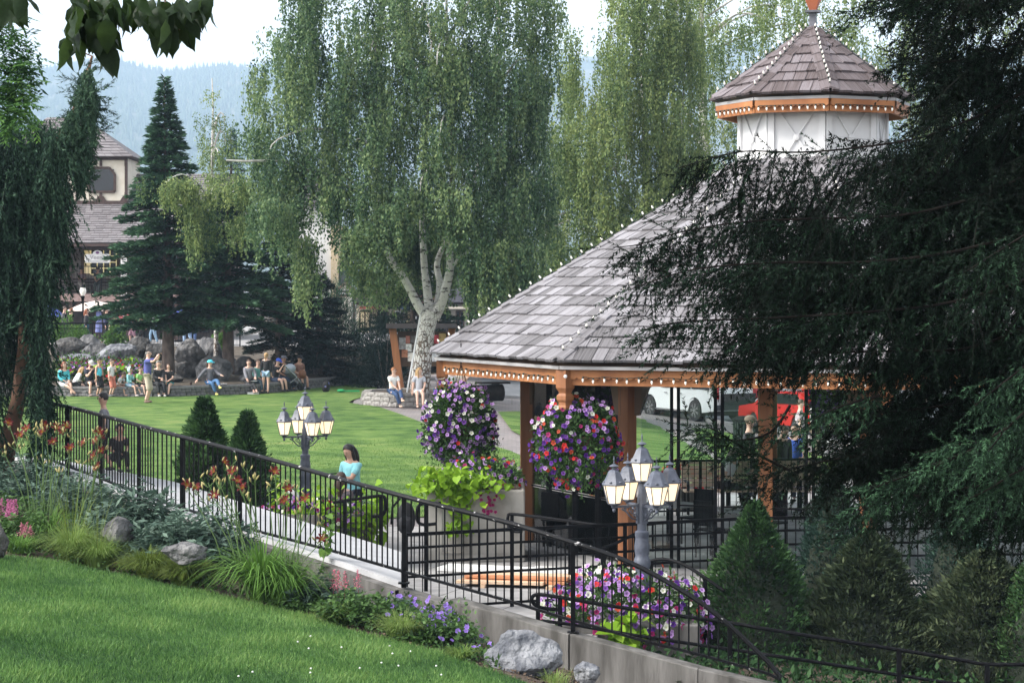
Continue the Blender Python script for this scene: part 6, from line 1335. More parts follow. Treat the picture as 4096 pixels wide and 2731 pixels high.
# no-parking signs
ns = empty('parking_sign', (XP(124, 103), 103, 1.85), 0, 'grey post with two white parking signs, the lower one with a red ring', 'sign'); bo = Vector(ns.location); m_ = MB(); m_.tube([(0, 0, 0), (0, 0, ZP(256, 103) - 1.85)], .045, 8); m_.build('post', M_trim, ns)
def plate(y0, y1): a, b_ = L(120.6, y1, 102.9), L(126.8, y0, 102.9); m_ = MB(); m_.box(((a.x + b_.x) / 2, -.06, (a.z + b_.z) / 2), (b_.x - a.x, .012, b_.z - a.z)); m_.build('plate', M_swhite, ns, bevel=.004); return (a.x + b_.x) / 2, (a.z + b_.z) / 2
x, z = plate(255.5, 277.3); M_ink = mat('sign_black', (.02, .02, .02)); M_sred = mat('sign_red', (.45, .03, .03)); Mx = lambda x, z: Matrix.Translation((x, -.072, z)) @ Matrix.Rotation(R(90), 4, 'X')
m_ = MB(); m_.box((x, -.07, z + .34), (.19, .006, .05)); m_.box((x, -.07, z + .24), (.14, .006, .04)); m_.tube([(x - .07, -.07, z - .12), (x - .09, -.07, z - .28), (x - .05, -.07, z - .40)], .016, 5); m_.tube([(x + .06, -.07, z - .08), (x + .09, -.07, z - .24), (x + .05, -.07, z - .38)], .016, 5); m_.ball((x - .06, -.07, z - .08), (.03, .006, .03)); m_.ball((x + .05, -.07, z - .04), (.03, .006, .03)); m_.build('symbols', M_ink, ns)
x, z = plate(278, 295.3); m_ = MB(); m_.tube([(x + .12 * math.cos(i * .3927), -.07, z + .3 * math.sin(i * .3927)) for i in range(17)], .016, 5, cap=False); m_.tube([(x - .08, -.071, z + .2), (x + .08, -.071, z - .2)], .014, 5); m_.build('ring', M_sred, ns); text_mesh('letter', 'P', .3, M_ink, ns, Mx(x, z))
# round sign on a post, seen through the hanging twigs
rs2 = empty('round_sign', (XP(473.5, 105), 105, .6), 0, 'dark square sign with a white ring on a pale post right of the birch', 'sign'); bo = Vector(rs2.location); m_ = MB(); m_.tube([(0, 0, 0), (0, 0, ZP(283, 105) - .6)], .06, 8); m_.build('post', M_white, rs2); zc = ZP(291, 105) - .6; m_ = MB(); m_.box((0, -.08, zc), (.42, .04, .44)); m_.box((0, -.08, zc + .42), (.4, .04, .3)); m_.build('plate', M_tim, rs2); m_ = MB(); m_.tube([(.15 * math.cos(i * .524), -.105, zc + .15 * math.sin(i * .524)) for i in range(13)], .018, 5, cap=False); m_.build('ring', M_swhite, rs2)
text_mesh('letter', 'T', .22, M_swhite, rs2, Matrix.Translation((0, -.106, zc)) @ Matrix.Rotation(R(90), 4, 'X'))
# shrubs by the upper railing and flowers behind the wall
M_bush = leafmat('bright_bush_leaf', [(.04, .09, .02), (.09, .19, .035), (.17, .30, .06)], .35)
for px, py, Y, w, h, sd, lab in ((80, 342, 104.6, 1.6, .85, 1, 'clipped green bush behind the upper railing beneath the red-haired walker'), (115, 345, 102, .95, 1.0, 2, 'leafy green bush growing through the upper railing by the sign post'), (219, 351, 97, .9, .75, 3, 'bright green bush between the boulders and the mossy fir'), (64, 342, 105, 1.4, 1.1, 4, 'bright bush at the left end of the upper railing')): shrub('leafy_bush', lab, px, py, Y, w, h, w * .8, 1300, M_bush, .13, group='bushes along the upper walk', wd=.6, seed=sd)
def bed(label, pxs, n, pal, lime=0):
    root = empty('flower_bed', (0, 0, 0), 0, label, 'flowers', 'petunia beds behind the seat wall'); x = rng.uniform(*pxs, n); P = []
    for q in x: Yw = F * (H - .6) / (interp(WALL_LINE, q) - HY) + rng.uniform(.5, 3.2); P.append((XP(q, Yw), Yw, 1.05 + (Yw - 79) * .10 + rng.uniform(-.05, .33)))
    P = np.array(P); S = Soup(); p = P[rng.integers(0, n, n * 9)] + rng.normal(size=(n * 9, 3)) * (.16, .16, .14); V, T = leaves(p, rng.normal(size=p.shape) + (0, 0, .5), .12, .5); S.add(V, T, rng.random(len(p))); S.build('foliage', M_gl, root, 'stuff')
    B = Blooms(); B.add(P + (0, -.12, .12), rng.normal(size=P.shape) * .4 + (0, -1, .4), .05 * rng.uniform(.7, 1.3, n), [pal() for _ in range(n)]); B.build('petunias', root)
    if lime: S = Soup(); p = P[:lime] + (0, -.2, .1); hearts(S, p, rng.normal(size=p.shape) + (0, -.5, -.2), .22, rng.random(lime)); S.build('lime_vine', M_lime, root, 'stuff')
bed('purple and crimson petunia bed behind the people at the left end of the wall', (58, 96), 300, lambda: pick(('magenta', 3), ('violet', 2), ('lilac', 2), ('darkred', 2), ('white', 1)), 50); bed('mixed petunia bed behind the children on the wall', (96, 146), 300, lambda: pick(('magenta', 2), ('violet', 2), ('lilac', 3), ('red', 1), ('white', 1.5), ('purple', 2)), 40)
# notice board behind the birch
nb = empty('notice_board', (XP(421, 80), 80, zl(-3.3, 80)), 0, 'timber notice board with slanting posts and pinned posters behind the birch trunk', 'notice board'); bo = Vector(nb.location)
for a, b_ in (((392.5, 327), (401, 391)), ((452, 327), (444, 391))): m_ = MB(); m_.bar(L(*a, 79.8), L(*b_, 79.8), .24, .26); m_.build('post', M_cedar2, nb)
m_ = MB(); m_.prism([L(386, 328, 79), L(386, 323, 80.5), L(386, 328, 82)], (L(458, 328, 79) - L(386, 328, 79))); M_blk = mat('blackened_timber', (.010, .008, .007), (.022, .017, .014), 8, .9, spec=.1); m_.build('roof', M_blk, nb); m_ = MB(); a, b_ = L(397.5, 366, 80), L(449, 331, 80); m_.box(((a.x + b_.x) / 2, .1, (a.z + b_.z) / 2), (b_.x - a.x, .1, b_.z - a.z)); m_.build('panel', M_dwood, nb)
PCOL = [(.35, .36, .38), (.30, .10, .07), (.08, .07, .07), (.60, .61, .60), (.42, .17, .09), (.62, .60, .56), (.45, .04, .06), (.40, .28, .10), (.58, .60, .66), (.12, .10, .09)]
for i, (x0, y0, x1, y1) in enumerate([(399, 337, 405.5, 349), (405.6, 335.5, 410, 343), (410.4, 335, 415.5, 343), (405.6, 343.5, 411.4, 351.2), (401.5, 349.4, 407.6, 357), (407.6, 352, 413, 361), (434, 334.5, 438.5, 343), (438.8, 333, 446, 341.5), (432, 353.5, 448, 361), (411.6, 344, 414.5, 351)]):
    a, b_ = L(x0, y1, 79.9), L(x1, y0, 79.9); p_ = MB(); p_.box(((a.x + b_.x) / 2, -.01 - .006 * (i % 3), (a.z + b_.z) / 2), (b_.x - a.x, .008, b_.z - a.z)); po = p_.build('poster', mat(f'poster_{i}', PCOL[i], tuple(min(1, q * 1.5 + .05) for q in PCOL[i]), 7, .7, lo=.45, hi=.55), nb)
# leaning pole on the birch, log bench
lp = empty('leaning_pole', (0, 0, 0), 0, 'thin white pole leaning against the birch trunk', 'pole'); m_ = MB(); m_.tube([W(407, 392, 73.9), W(414, 352, 74.2), W(420.5, 314, 74.6)], .03, 7); m_.build('shaft', M_white, lp, smooth=True); m_ = MB(); m_.tube([W(420.5, 314, 74.5), W(423, 310, 74.5), W(430, 306, 74.4), W(437, 301, 74.5), W(440, 292, 74.5)], .025, 6); m_.build('strap', M_trim, lp, smooth=True)
lg = empty('log_bench', (XP(486, 79), 79, zl(-.9, 79)), R(20), 'dark carved log bench behind the hanging basket', 'bench'); m_ = MB(); m_.tube([(-.7, 0, .28), (.62, 0, .30)], [.3, .3], 12); m_.build('log', M_blk, lg, smooth=True); m_ = MB(); m_.box((.25, -.12, .66), (1.1, .5, .07)); m_.box((.4, .1, .5), (.2, .3, .3)); m_.build('seat', M_blk, lg)

# ------------------------------------------------------------------ vehicles
M_car = mat('white_car_paint', (.62, .62, .63), rough=.25, spec=.5, coat=.6); M_red = mat('red_car_paint', (.42, .012, .012), rough=.25, coat=.6); M_tyre = mat('tyre_rubber', (.012, .012, .012), (.022, .022, .022), 20, .85); M_chrome = mat('bright_wheel', (.45, .45, .46), rough=.25, metal=.9); M_tint = mat('car_glass', (.01, .012, .014), rough=.06, spec=.6); M_tail = mat('tail_lamp_red', (.35, .01, .015), rough=.2)
def wheel(parent, loc, r, w=.27):
    ty_ = MB(); ty_.lathe([(r * .62, -w / 2), (r * .95, -w / 2), (r, -w * .35), (r, w * .35), (r * .95, w / 2), (r * .62, w / 2)], (0, 0, 0), 28, axis=Euler((R(90), 0, 0))); wh = ty_.build('wheel', M_tyre, parent, smooth=True, loc=loc)
    ri = MB()
    for s_ in (-1, 1):
        y = s_ * (w / 2 - .02); ri.lathe([(.05, 0), (.06, .03 * -s_)], (0, y, 0), 10, axis=Euler((R(90), 0, 0)))
        for k in range(7):
            a = k * 2 * math.pi / 7
            for da in (-.13, .13): ri.bar((.05 * math.cos(a), y, .05 * math.sin(a)), (r * .64 * math.cos(a + da), y, r * .64 * math.sin(a + da)), .03, .05, up=(0, 1, 0))
        ri.tube([(r * .64 * math.cos(i * .2244), y, r * .64 * math.sin(i * .2244)) for i in range(29)], .02, 5, cap=False)
    ri.build('rim', M_chrome, wh); return wh
def car(name, label, cat, pos, rz, L_, Wd, paint, prof_low, prof_top, wheels, wr, belt):
    """side profile in x (forward +) and z; lower body plus glasshouse"""
    root = empty(name, pos, rz, label, cat); half = Wd / 2
    def arch(poly): return poly
    x0, x1 = -L_ / 2, L_ / 2; low = [(x0 + .05, .42)]
    for wx in sorted(wheels):
        R_ = wr * 1.18; zb = .36
        a0 = math.acos(min(1, (zb - wr) / R_)) if False else None
        low += [(wx - R_, .34)] + [(wx + R_ * math.cos(math.pi - math.pi * i / 10), wr + R_ * math.sin(math.pi * i / 10)) for i in range(11) if wr + R_ * math.sin(math.pi * i / 10) > .3] + [(wx + R_, .34)]
    low += [(x1 - .08, .40)]; outline = low + prof_top
    b_ = MB(); n = len(outline); ys = [(-half + .10, .98), (-half + .02, 1.0), (half - .02, 1.0), (half - .10, .98)]
    vs = []; prev = None
    rings = []
    for y, s in ((-half, 1), (half, 1)): rings.append([(x, y * (1 if z < belt else 1 - .13 * (z - belt) / .8), z) for x, z in outline])
    b_.add(rings[0] + rings[1], [(i, (i + 1) % n, n + (i + 1) % n, n + i) for i in range(n)])
    bm_ = b_.mesh('body', paint); bmx = bmesh.new(); bmx.from_mesh(bm_); bmx.verts.ensure_lookup_table()
    for off in (0, n):
        f = bmx.faces.new([bmx.verts[off + i] for i in range(n)])
    bmesh.ops.triangulate(bmx, faces=[f for f in bmx.faces if len(f.verts) > 4]); bmesh.ops.recalc_face_normals(bmx, faces=bmx.faces); bmx.to_mesh(bm_); bmx.free(); bo_ = put('body', bm_, root); md = bo_.modifiers.new('bevel', 'BEVEL'); md.width = .05; md.segments = 3; md.limit_method = 'ANGLE'; md.angle_limit = R(35)
    for wx in wheels:
        for s_ in (-1, 1): wheel(root, (wx, s_ * (half - .14), wr), wr)
    ua = MB(); ua.box((0, 0, .34), (L_ * .9, Wd * .8, .2)); ua.build('underbody', M_tyre, root); return root
def yaw_to(dx, dy): return math.atan2(dy, dx)
wr_ = .41
sc_ = Vector((XP(693, 83), 83, zl(6.5, 85.9) + .012)); yaw = yaw_to(-1.5, 2.62)
suv = car('parked_truck', 'white full-size SUV parked by the kerb, seen through the gazebo', 'car', sc_, yaw, 5.6, 2.02, M_car, None, [(2.74, .62), (2.72, .95), (2.55, 1.08), (1.35, 1.16), (.72, 1.72), (.4, 1.84), (-2.3, 1.86), (-2.62, 1.70), (-2.76, 1.1), (-2.8, .6)], (-1.55, 1.45), wr_, 1.15)
for s_ in (-1, 1):
    for (xa, xb) in ((-2.45, -1.35), (-1.25, -.25), (-.15, .75)): g_ = MB(); y = s_ * 1.0; g_.prism([(xa, y * .985, 1.2), (xb, y * .985, 1.2), (xb - (.0 if xb < .5 else .3), y * .915, 1.68), (xa, y * .915, 1.68)], (0, s_ * .012, 0)); g_.build('side_window', M_tint, suv)
    g_ = MB(); g_.box((-2.755, s_ * .87, 1.18), (.1, .2, .62)); g_.build('tail_lamp', M_tail, suv); g_ = MB(); g_.bar((-1.0, s_ * 1.0, .38), (.95, s_ * 1.0, .38), .14, .05); g_.build('running_board', M_chrome, suv)
    for xd in (-.2, .8): g_ = MB(); g_.bar((xd - .55, s_ * 1.015, 1.0), (xd - .36, s_ * 1.015, 1.0), .02, .03); g_.build('door_handle', M_chrome, suv)
g_ = MB(); g_.box((-2.68, 0, 1.45), (.06, 1.5, .42)); g_.build('rear_window', M_tint, suv).rotation_euler = (0, R(-12), 0); g_ = MB(); g_.box((-2.83, 0, .56), (.12, 1.9, .2)); g_.build('bumper', M_tint, suv); g_ = MB(); g_.box((-2.80, 0, .98), (.02, .34, .17)); pl_ = g_.build('licence_plate', mat('plate_blue_white', (.45, .52, .66)), suv); text_mesh('plate_number', 'BKE7141', .1, mat('plate_ink', (.03, .05, .20)), pl_, Matrix.Translation((-2.812, 0, .97)) @ Matrix.Rotation(R(-90), 4, 'Z') @ Matrix.Rotation(R(90), 4, 'X'))
rc = car('red_car', 'bright red car with raised tailgate behind the spruce twigs', 'car', Vector((XP(796, 74), 74, zl(9, 74) + .01)), yaw_to(-1.2, 2.3), 4.4, 1.8, M_red, None, [(2.15, .6), (2.1, .85), (1.2, .98), (.5, 1.42), (-1.4, 1.46), (-2.0, 1.05), (-2.18, .95), (-2.2, .55)], (-1.35, 1.35), .33, 1.0)
for s_ in (-1, 1):
    g_ = MB(); g_.prism([(-1.6, s_ * .885, 1.05), (.75, s_ * .885, 1.02), (.38, s_ * .83, 1.36), (-1.25, s_ * .83, 1.38)], (0, s_ * .012, 0)); g_.build('side_window', M_tint, rc); g_ = MB(); g_.box((-2.17, s_ * .7, .85), (.1, .3, .18)); g_.build('tail_lamp', M_tail, rc)
g_ = MB(); g_.bar((-1.4, 0, 1.5), (-2.2, 0, 2.15), 1.5, .08); g_.build('tailgate', M_red, rc); g_ = MB(); g_.box((-2.24, 0, .45), (.1, 1.6, .22)); g_.build('bumper', M_red, rc)
tc_ = empty('trash_can', (XP(744, 62), 62, zl(6.6, 62)), 0, 'dark green slatted trash can near the rear of the white SUV', 'trash can')
for k in range(22): a = k * 2 * math.pi / 22; m_ = MB(); m_.bar((.29 * math.cos(a), .29 * math.sin(a), .05), (.31 * math.cos(a), .31 * math.sin(a), .98), .05, .012, up=(math.cos(a), math.sin(a), 0)); m_.build('slat', mat('dark_green_iron', (.012, .02, .018), rough=.5), tc_)
m_ = MB(); m_.lathe([(.27, .04), (.27, .9)], (0, 0, 0), 16); m_.lathe([(.34, .96), (.34, 1.02), (.2, 1.1), (.18, 1.1)], (0, 0, 0), 16); m_.build('liner', M_black, tc_)
# ------------------------------------------------------------------ people
SKIN = {'l': mat('skin_light', (.60, .38, .29), (.64, .42, .33), 9, .55), 'm': mat('skin_medium', (.48, .28, .20), (.52, .32, .23), 9, .55), 'd': mat('skin_tan', (.33, .18, .12), (.37, .21, .14), 9, .55)}
HAIR = {'black': (.012, .010, .010), 'brown': (.045, .026, .017), 'blond': (.30, .19, .09), 'ginger': (.26, .11, .045), 'red': (.16, .05, .022), 'grey': (.16, .15, .14)}
def cloth(c): return mat('cloth_%02d_%02d_%02d' % tuple(int(q * 99) for q in c), c, tuple(min(1, q * 1.18 + .01) for q in c), 14, .85, .15, 40)
def hairm(n): return mat('hair_' + n, HAIR[n], tuple(q * 1.7 for q in HAIR[n]), 30, .5, .3, 60, stretch=(1, 1, .2))
def ik(a, t, l1, l2, hint):
    """joint between a and t, bent towards hint"""
    a, t, hint = Vector(a), Vector(t), Vector(hint); d = t - a; D = d.length
    if D > (l1 + l2) * .995: t = a + d * ((l1 + l2) * .995 / D); d = t - a; D = d.length
    x = (l1 * l1 - l2 * l2 + D * D) / (2 * D); h = math.sqrt(max(0, l1 * l1 - x * x)); u = d / D; p = hint - u * hint.dot(u)
    p = p.normalized() if p.length > 1e-4 else Vector((0, 0, -1)); return a + u * x + p * h, t
def skin_obj(name, verts, edges, radii, m, parent, lv=1):
    bm = bmesh.new(); lay = bm.verts.layers.skin.verify(); bv_ = []
    for i, (p, r) in enumerate(zip(verts, radii)):
        v = bm.verts.new(p); v[lay].radius = (r, r) if not hasattr(r, '__len__') else r; v[lay].use_root = (i == 0); bv_.append(v)
    for a, b_ in edges: bm.edges.new((bv_[a], bv_[b_]))
    me = bpy.data.meshes.new(name); bm.to_mesh(me); bm.free(); me.materials.append(m); o = bpy.data.objects.new(name, me); COL.objects.link(o); o.parent = parent
    s = o.modifiers.new('skin', 'SKIN'); s.use_smooth_shade = True; s.branch_smoothing = .4; d = o.modifiers.new('sub', 'SUBSURF'); d.levels = lv; d.render_levels = lv; return o
def hand_mesh(m):
    h = MB(); h.box((0, -.035, 0), (.07, .08, .026))
    for i, (x, l) in enumerate(((-.027, .062), (-.009, .072), (.009, .068), (.027, .052))): h.tube([(x, -.07, 0), (x, -.07 - l * .5, -.006), (x, -.07 - l * .9, -.026)], [.0095, .009, .007], 5)
    h.tube([(.03, -.02, 0), (.055, -.045, -.006), (.062, -.072, -.018)], [.012, .01, .008], 5); return h.mesh('hand', m, True)
HANDS = {k: hand_mesh(m) for k, m in SKIN.items()}
def person(label, pos, face, h=1.7, sit=None, lean=0., head_turn=0., nod=0., wl=None, wr=None, al=None, ar=None, shirt=(.3, .3, .3), sleeve='short', bottom='pants', bcol=(.05, .06, .1), hair='brown', style='short', cap=None, skin='l', shoes=(.05, .05, .05), beard=False, glasses=False, child=False, hem=0., extra=None, group=None, stride=0.):
    """pos: ground point under the body; sit: seat height above it; face: degrees, 0 towards the camera, 90 to the right"""
    root = empty('person', pos, R(face), label, 'person', group); s = h / 1.75; hs_ = 1.22 if child else 1.0; S_ = SKIN[skin]
    pz = .93 * s if sit is None else sit + .11 * s
    pel = Vector((0, .0 if sit is None else .10 * s, pz)); up = Vector((0, -math.sin(lean), math.cos(lean))); spn = pel + up * .20 * s; che = pel + up * .38 * s; nb_ = pel + up * .52 * s; nk = nb_ + (up + Vector((0, -.1, 0))).normalized() * .075 * s
    hd = Matrix.Rotation(R(head_turn), 3, 'Z') @ Matrix.Rotation(nod, 3, 'X'); fw = hd @ Vector((0, -1, 0)); hu = hd @ Vector((0, 0, 1)); hb = nk + hu * .055 * s * hs_ + fw * .012 * s; hm_ = nk + hu * .125 * s * hs_ + fw * .02 * s; ht = nk + hu * .20 * s * hs_ + fw * .008 * s
    side = Vector((1, 0, 0)); shl, shr = nb_ - up * .04 * s - side * .165 * s, nb_ - up * .04 * s + side * .165 * s; hpl, hpr = pel + Vector((-.085 * s, 0, -.03 * s)), pel + Vector((.085 * s, 0, -.03 * s))
    def tgt(w, d): return Vector(w) * s if w else d
    if sit is None: dl, dr = pel + Vector((-.22 * s, -.05 * s, -.06 * s)), pel + Vector((.22 * s, -.05 * s, -.06 * s)); fl, fr = Vector((-.09 * s, .04 - stride, .075)), Vector((.09 * s, .04 + stride, .075))
    else: dl, dr = pel + Vector((-.10 * s, -.30 * s, .10 * s)), pel + Vector((.10 * s, -.30 * s, .10 * s)); fl, fr = Vector((-.1 * s, -.40 * s, .075)), Vector((.1 * s, -.42 * s, .075))
    if wl: dl = Vector(wl) * s + Vector((0, 0, 0))
    if wr: dr = Vector(wr) * s
    if al: fl = Vector(al) * s
    if ar: fr = Vector(ar) * s
    el, dl = ik(shl, dl, .285 * s, .255 * s, (-.5, .6, -.6)); er, dr = ik(shr, dr, .285 * s, .255 * s, (.5, .6, -.6))
    kl, fl = ik(hpl, fl, .43 * s, .42 * s, (-.08, -1, .25)); kr, fr = ik(hpr, fr, .43 * s, .42 * s, (.08, -1, .25))
    V = [pel, spn, che, nb_, nk, hb, hm_, ht, shl, el, dl, shr, er, dr, hpl, kl, fl, hpr, kr, fr]
    rad = [.122, .118, .135, .066, .052, .08 * hs_, .101 * hs_, .07 * hs_, .064, .046, .032, .062, .046, .032, .088, .060, .042, .088, .060, .042]
    E = [(0, 1), (1, 2), (2, 3), (3, 4), (4, 5), (5, 6), (6, 7), (3, 8), (8, 9), (9, 10), (3, 11), (11, 12), (12, 13), (0, 14), (14, 15), (15, 16), (0, 17), (17, 18), (18, 19)]
    skin_obj('body', V, E, [r * s for r in rad], S_, root)
    # clothes
    g = .017; sv = [pel + up * (-.03 - hem) * s, spn, che, nb_, shl, shr]; sr = [(.145 + hem * .2) * s, .145 * s, .165 * s, .085 * s, .086 * s, .086 * s]; se = [(0, 1), (1, 2), (2, 3), (3, 4), (3, 5)]
    if sleeve != 'none':
        for j, (a, e, w) in enumerate(((shl, el, dl), (shr, er, dr))):
            i0 = 4 + j; n0 = len(sv)
            if sleeve == 'short': sv.append(a.lerp(e, .72)); sr.append(.074 * s); se.append((i0, n0))
            else: sv += [e, e.lerp(w, .9)]; sr += [.066 * s, .05 * s]; se += [(i0, n0), (n0, n0 + 1)]
    skin_obj('shirt', sv, se, sr, cloth(shirt), root)
    f_ = {'pants': None, 'shorts': .75, 'short': .5, 'long_shorts': 1.0}[bottom]; bv2 = [pel + up * .03 * s, hpl, hpr]; brd = [.132 * s, .106 * s, .106 * s]; be = [(0, 1), (0, 2)]
    for j, (k_, a_) in enumerate(((kl, fl), (kr, fr))):
        hp = bv2[1 + j]; n0 = len(bv2)
        if f_ is None: bv2 += [k_, a_ + (k_ - a_) * .06]; brd += [.082 * s, .064 * s]; be += [(1 + j, n0), (n0, n0 + 1)]
        elif f_ >= 1: bv2 += [k_, k_.lerp(a_, .18)]; brd += [.10 * s, .10 * s]; be += [(1 + j, n0), (n0, n0 + 1)]
        else: bv2 += [hp.lerp(k_, f_)]; brd += [.10 * s]; be += [(1 + j, n0)]
    skin_obj('trousers' if f_ is None else 'shorts', bv2, be, brd, cloth(bcol), root)
    for (e, w, mir) in ((el, dl, 1), (er, dr, -1)):
        d = (w - e).normalized(); q = d.to_track_quat('-Y', 'Z').to_matrix().to_4x4(); put('hand', HANDS[skin], root, M=Matrix.Translation(w) @ q @ Matrix.Diagonal((s * mir, s, s, 1)))
    for k_, a_ in ((kl, fl), (kr, fr)):
        d = (k_ - a_); d.z = 0; tz = Vector((0, -1, 0)); drop = .0; sh = MB(); sh.ball((0, -.055, -.035), (.046, .125, .042), 10); sh.build('shoe', cloth(shoes) if shoes else S_, root, smooth=True, loc=a_).scale = (s, s, s)
    # face and hair, in the frame of the head
    HM = Matrix.Translation(hm_) @ hd.to_4x4() @ Matrix.Scale(s * hs_, 4)
    fc = MB(); fc.add([(0, -.118, -.018), (-.014, -.088, -.026), (.014, -.088, -.026), (0, -.09, .02)], [(0, 1, 2), (0, 2, 3), (0, 3, 1)]); fc.ball((-.088, .0, -.01), (.012, .02, .03), 6); fc.ball((.088, .0, -.01), (.012, .02, .03), 6); o = fc.build('nose_and_ears', S_, root, smooth=True, kind='stuff'); o.matrix_local = HM
    ey = MB(); ey.ball((-.032, -.083, .006), (.011, .006, .007), 6); ey.ball((.032, -.083, .006), (.011, .006, .007), 6); o = ey.build('eyes', mat('eye_dark', (.02, .015, .012)), root, kind='stuff'); o.matrix_local = HM
    mo = MB(); mo.box((0, -.084, -.055), (.04, .008, .008)); o = mo.build('mouth', mat('lip', (.30, .10, .08)), root); o.matrix_local = HM
    hmm = hairm(hair)
    if style != 'bald' or True:
        hr = MB(); n = 14; rows_ = 8; pts = []
        full = style in ('long', 'pony')
        for i in range(rows_ + 1):
            t = i / rows_
            for k in range(n):
                a = 2 * math.pi * k / n; front = max(0, -math.sin(a)); reach = lerp(2.05, .95 if style != 'bald' else .6, front ** .8) if style != 'bald' else lerp(1.95, 0.0, front ** .5)
                th = t * reach if style != 'bald' else lerp(1.25, 1.25 + .7 * (1 - front), t)
                pts.append((.096 * math.sin(th) * math.cos(a), .105 * math.sin(th) * math.sin(a) + .008, .022 + .102 * math.cos(th)))
        hr.add(pts, [(i * n + k, i * n + (k + 1) % n, (i + 1) * n + (k + 1) % n, (i + 1) * n + k) for i in range(rows_) for k in range(n)]); 
        if style == 'long':
            L_ = .36; hr.tube([(0, .055, .05), (0, .09, -.06), (0, .10, -.18), (0, .085, -L_)], [.07, .088, .085, .05], 10); hr.tube([(-.075, .01, .02), (-.085, .01, -.1), (-.08, .0, -.27)], [.03, .036, .02], 8); hr.tube([(.075, .01, .02), (.085, .01, -.1), (.08, .0, -.27)], [.03, .036, .02], 8)
        if style == 'pony': hr.tube([(0, .09, .05), (0, .14, .02), (0, .145, -.1), (0, .12, -.22)], [.02, .034, .034, .012], 8)
        o = hr.build('hair', hmm, root, smooth=True); o.matrix_local = HM
    if beard: b_ = MB(); b_.ball((0, -.045, -.075), (.066, .055, .05), 10); o = b_.build('beard', hmm, root, smooth=True); o.matrix_local = HM
    if cap:
        c_ = MB(); c_.lathe([(.107, .03), (.109, .05), (.098, .09), (.06, .125), (.01, .135)], (0, .004, 0), 14, sy=1.08); c_.prism([(-.07, -.09, .035), (-.06, -.165, .022), (0, -.19, .018), (.06, -.165, .022), (.07, -.09, .035)], (0, 0, .012)); o = c_.build('cap', cloth(cap), root, smooth=True); o.matrix_local = HM
    if glasses:
        q = MB()
        for sx in (-1, 1): q.tube([(sx * .034 + .022 * math.cos(i * .785), -.098, .006 + .016 * math.sin(i * .785)) for i in range(9)], .0035, 4, cap=False); q.bar((sx * .056, -.095, .008), (sx * .09, 0, .008), .004)
        q.bar((-.012, -.099, .008), (.012, -.099, .008), .004); o = q.build('glasses', M_black, root); o.matrix_local = HM
    if style == 'hood': pass
    if extra:
        for nm_, mb_, m__ in extra(s, dict(wl=dl, wr=dr, head=HM, che=che, pel=pel, up=up, kl=kl, kr=kr)): mb_.build(nm_, m__, root, smooth=True)
    return root
def wallp(px, dy=0., dz=0.):
    g_ = G(px, interp(WALL_LINE, px)); Y = g_.y + dy; return Vector((XP(px, Y), Y, zl(XP(px, Y), Y) + .03 + dz))
SW = .37                                               # seat height of the block wall above the grass
GW = 'people on the block seat wall'
D = {'black': (.014, .014, .016), 'navy': (.016, .02, .035), 'white': (.62, .62, .64), 'teal': (.07, .40, .46), 'denim': (.05, .12, .24), 'jean': (.03, .06, .14), 'ltden': (.22, .33, .45), 'khaki': (.42, .36, .28), 'grey': (.14, .14, .16)}
person('woman in a teal top with reddish hair, half hidden behind the weeping spruce', wallp(64), 40, 1.66, SW, .15, shirt=D['teal'], sleeve='long', bottom='shorts', bcol=D['white'], hair='red', style='long', al=(.22, -.52, .09), group=GW)
person('person in a white hooded top bent forward beside the man in the pale cap', wallp(76.5), 110, 1.45, SW, .55, nod=.3, shirt=D['white'], sleeve='long', bottom='shorts', bcol=D['black'], hair='blond', style='long', group=GW)
person('bearded man in a pale cap and dark tee eating with one leg crossed', wallp(90), 35, 1.8, SW, .22, nod=.45, shirt=D['navy'], bottom='shorts', bcol=D['black'], hair='brown', cap=(.42, .41, .40), beard=True, wl=(-.06, -.24, .90), wr=(.10, -.30, .82), ar=(-.02, -.62, .42), al=(-.14, -.30, .08), shoes=(.2, .15, .13), group=GW)
person('boy in a bright turquoise tank top standing before the wall', wallp(99, -.45), 55, 1.36, None, .0, shirt=(.09, .50, .62), sleeve='none', bottom='long_shorts', bcol=D['black'], hair='black', skin='m', child=True, shoes=(.10, .07, .06), group=GW)
person('boy in a white tee with red striped shorts, hand at his mouth', wallp(111.5, -.45), 60, 1.34, None, .0, shirt=D['white'], bottom='long_shorts', bcol=(.55, .18, .13), hair='brown', child=True, wr=(.05, -.20, 1.42), shoes=(.14, .14, .14), group=GW)
person('small child in white leaning over a bowl on the wall', wallp(119.5, -.1), 70, 1.12, SW - .05, .5, nod=.5, shirt=D['white'], bottom='shorts', bcol=(.30, .18, .13), hair='brown', child=True, skin='m', wr=(.16, -.46, .66), shoes=None, group=GW)
def hood(s, J):
    h_ = MB(); h_.ball((0, .012, .0), (.12, .125, .14), 12); hd_ = MB(); hd_.v = [tuple(J['head'] @ Vector(p)) for p in h_.v]; keep = [f for f in h_.f if sum(h_.v[i][1] for i in f) / len(f) > -.055]; hd_.f = keep; hd_.m = [0] * len(keep); return [('hood', hd_, cloth((.40, .52, .54)))]
person('child in a pale aqua hooded jacket eating on the wall edge', wallp(130.5, -.2), 65, 1.25, SW, .1, shirt=(.22, .46, .48), sleeve='long', bottom='shorts', bcol=D['ltden'], hair='brown', child=True, wr=(.02, -.20, 1.05), ar=(.18, -.50, .18), shoes=(.45, .38, .38), extra=hood, group=GW)
person('child in a lime green shirt mostly hidden behind the standing man', wallp(140), 60, 1.3, SW, .2, shirt=(.30, .62, .20), bottom='shorts', bcol=D['black'], hair='brown', child=True, group=GW)
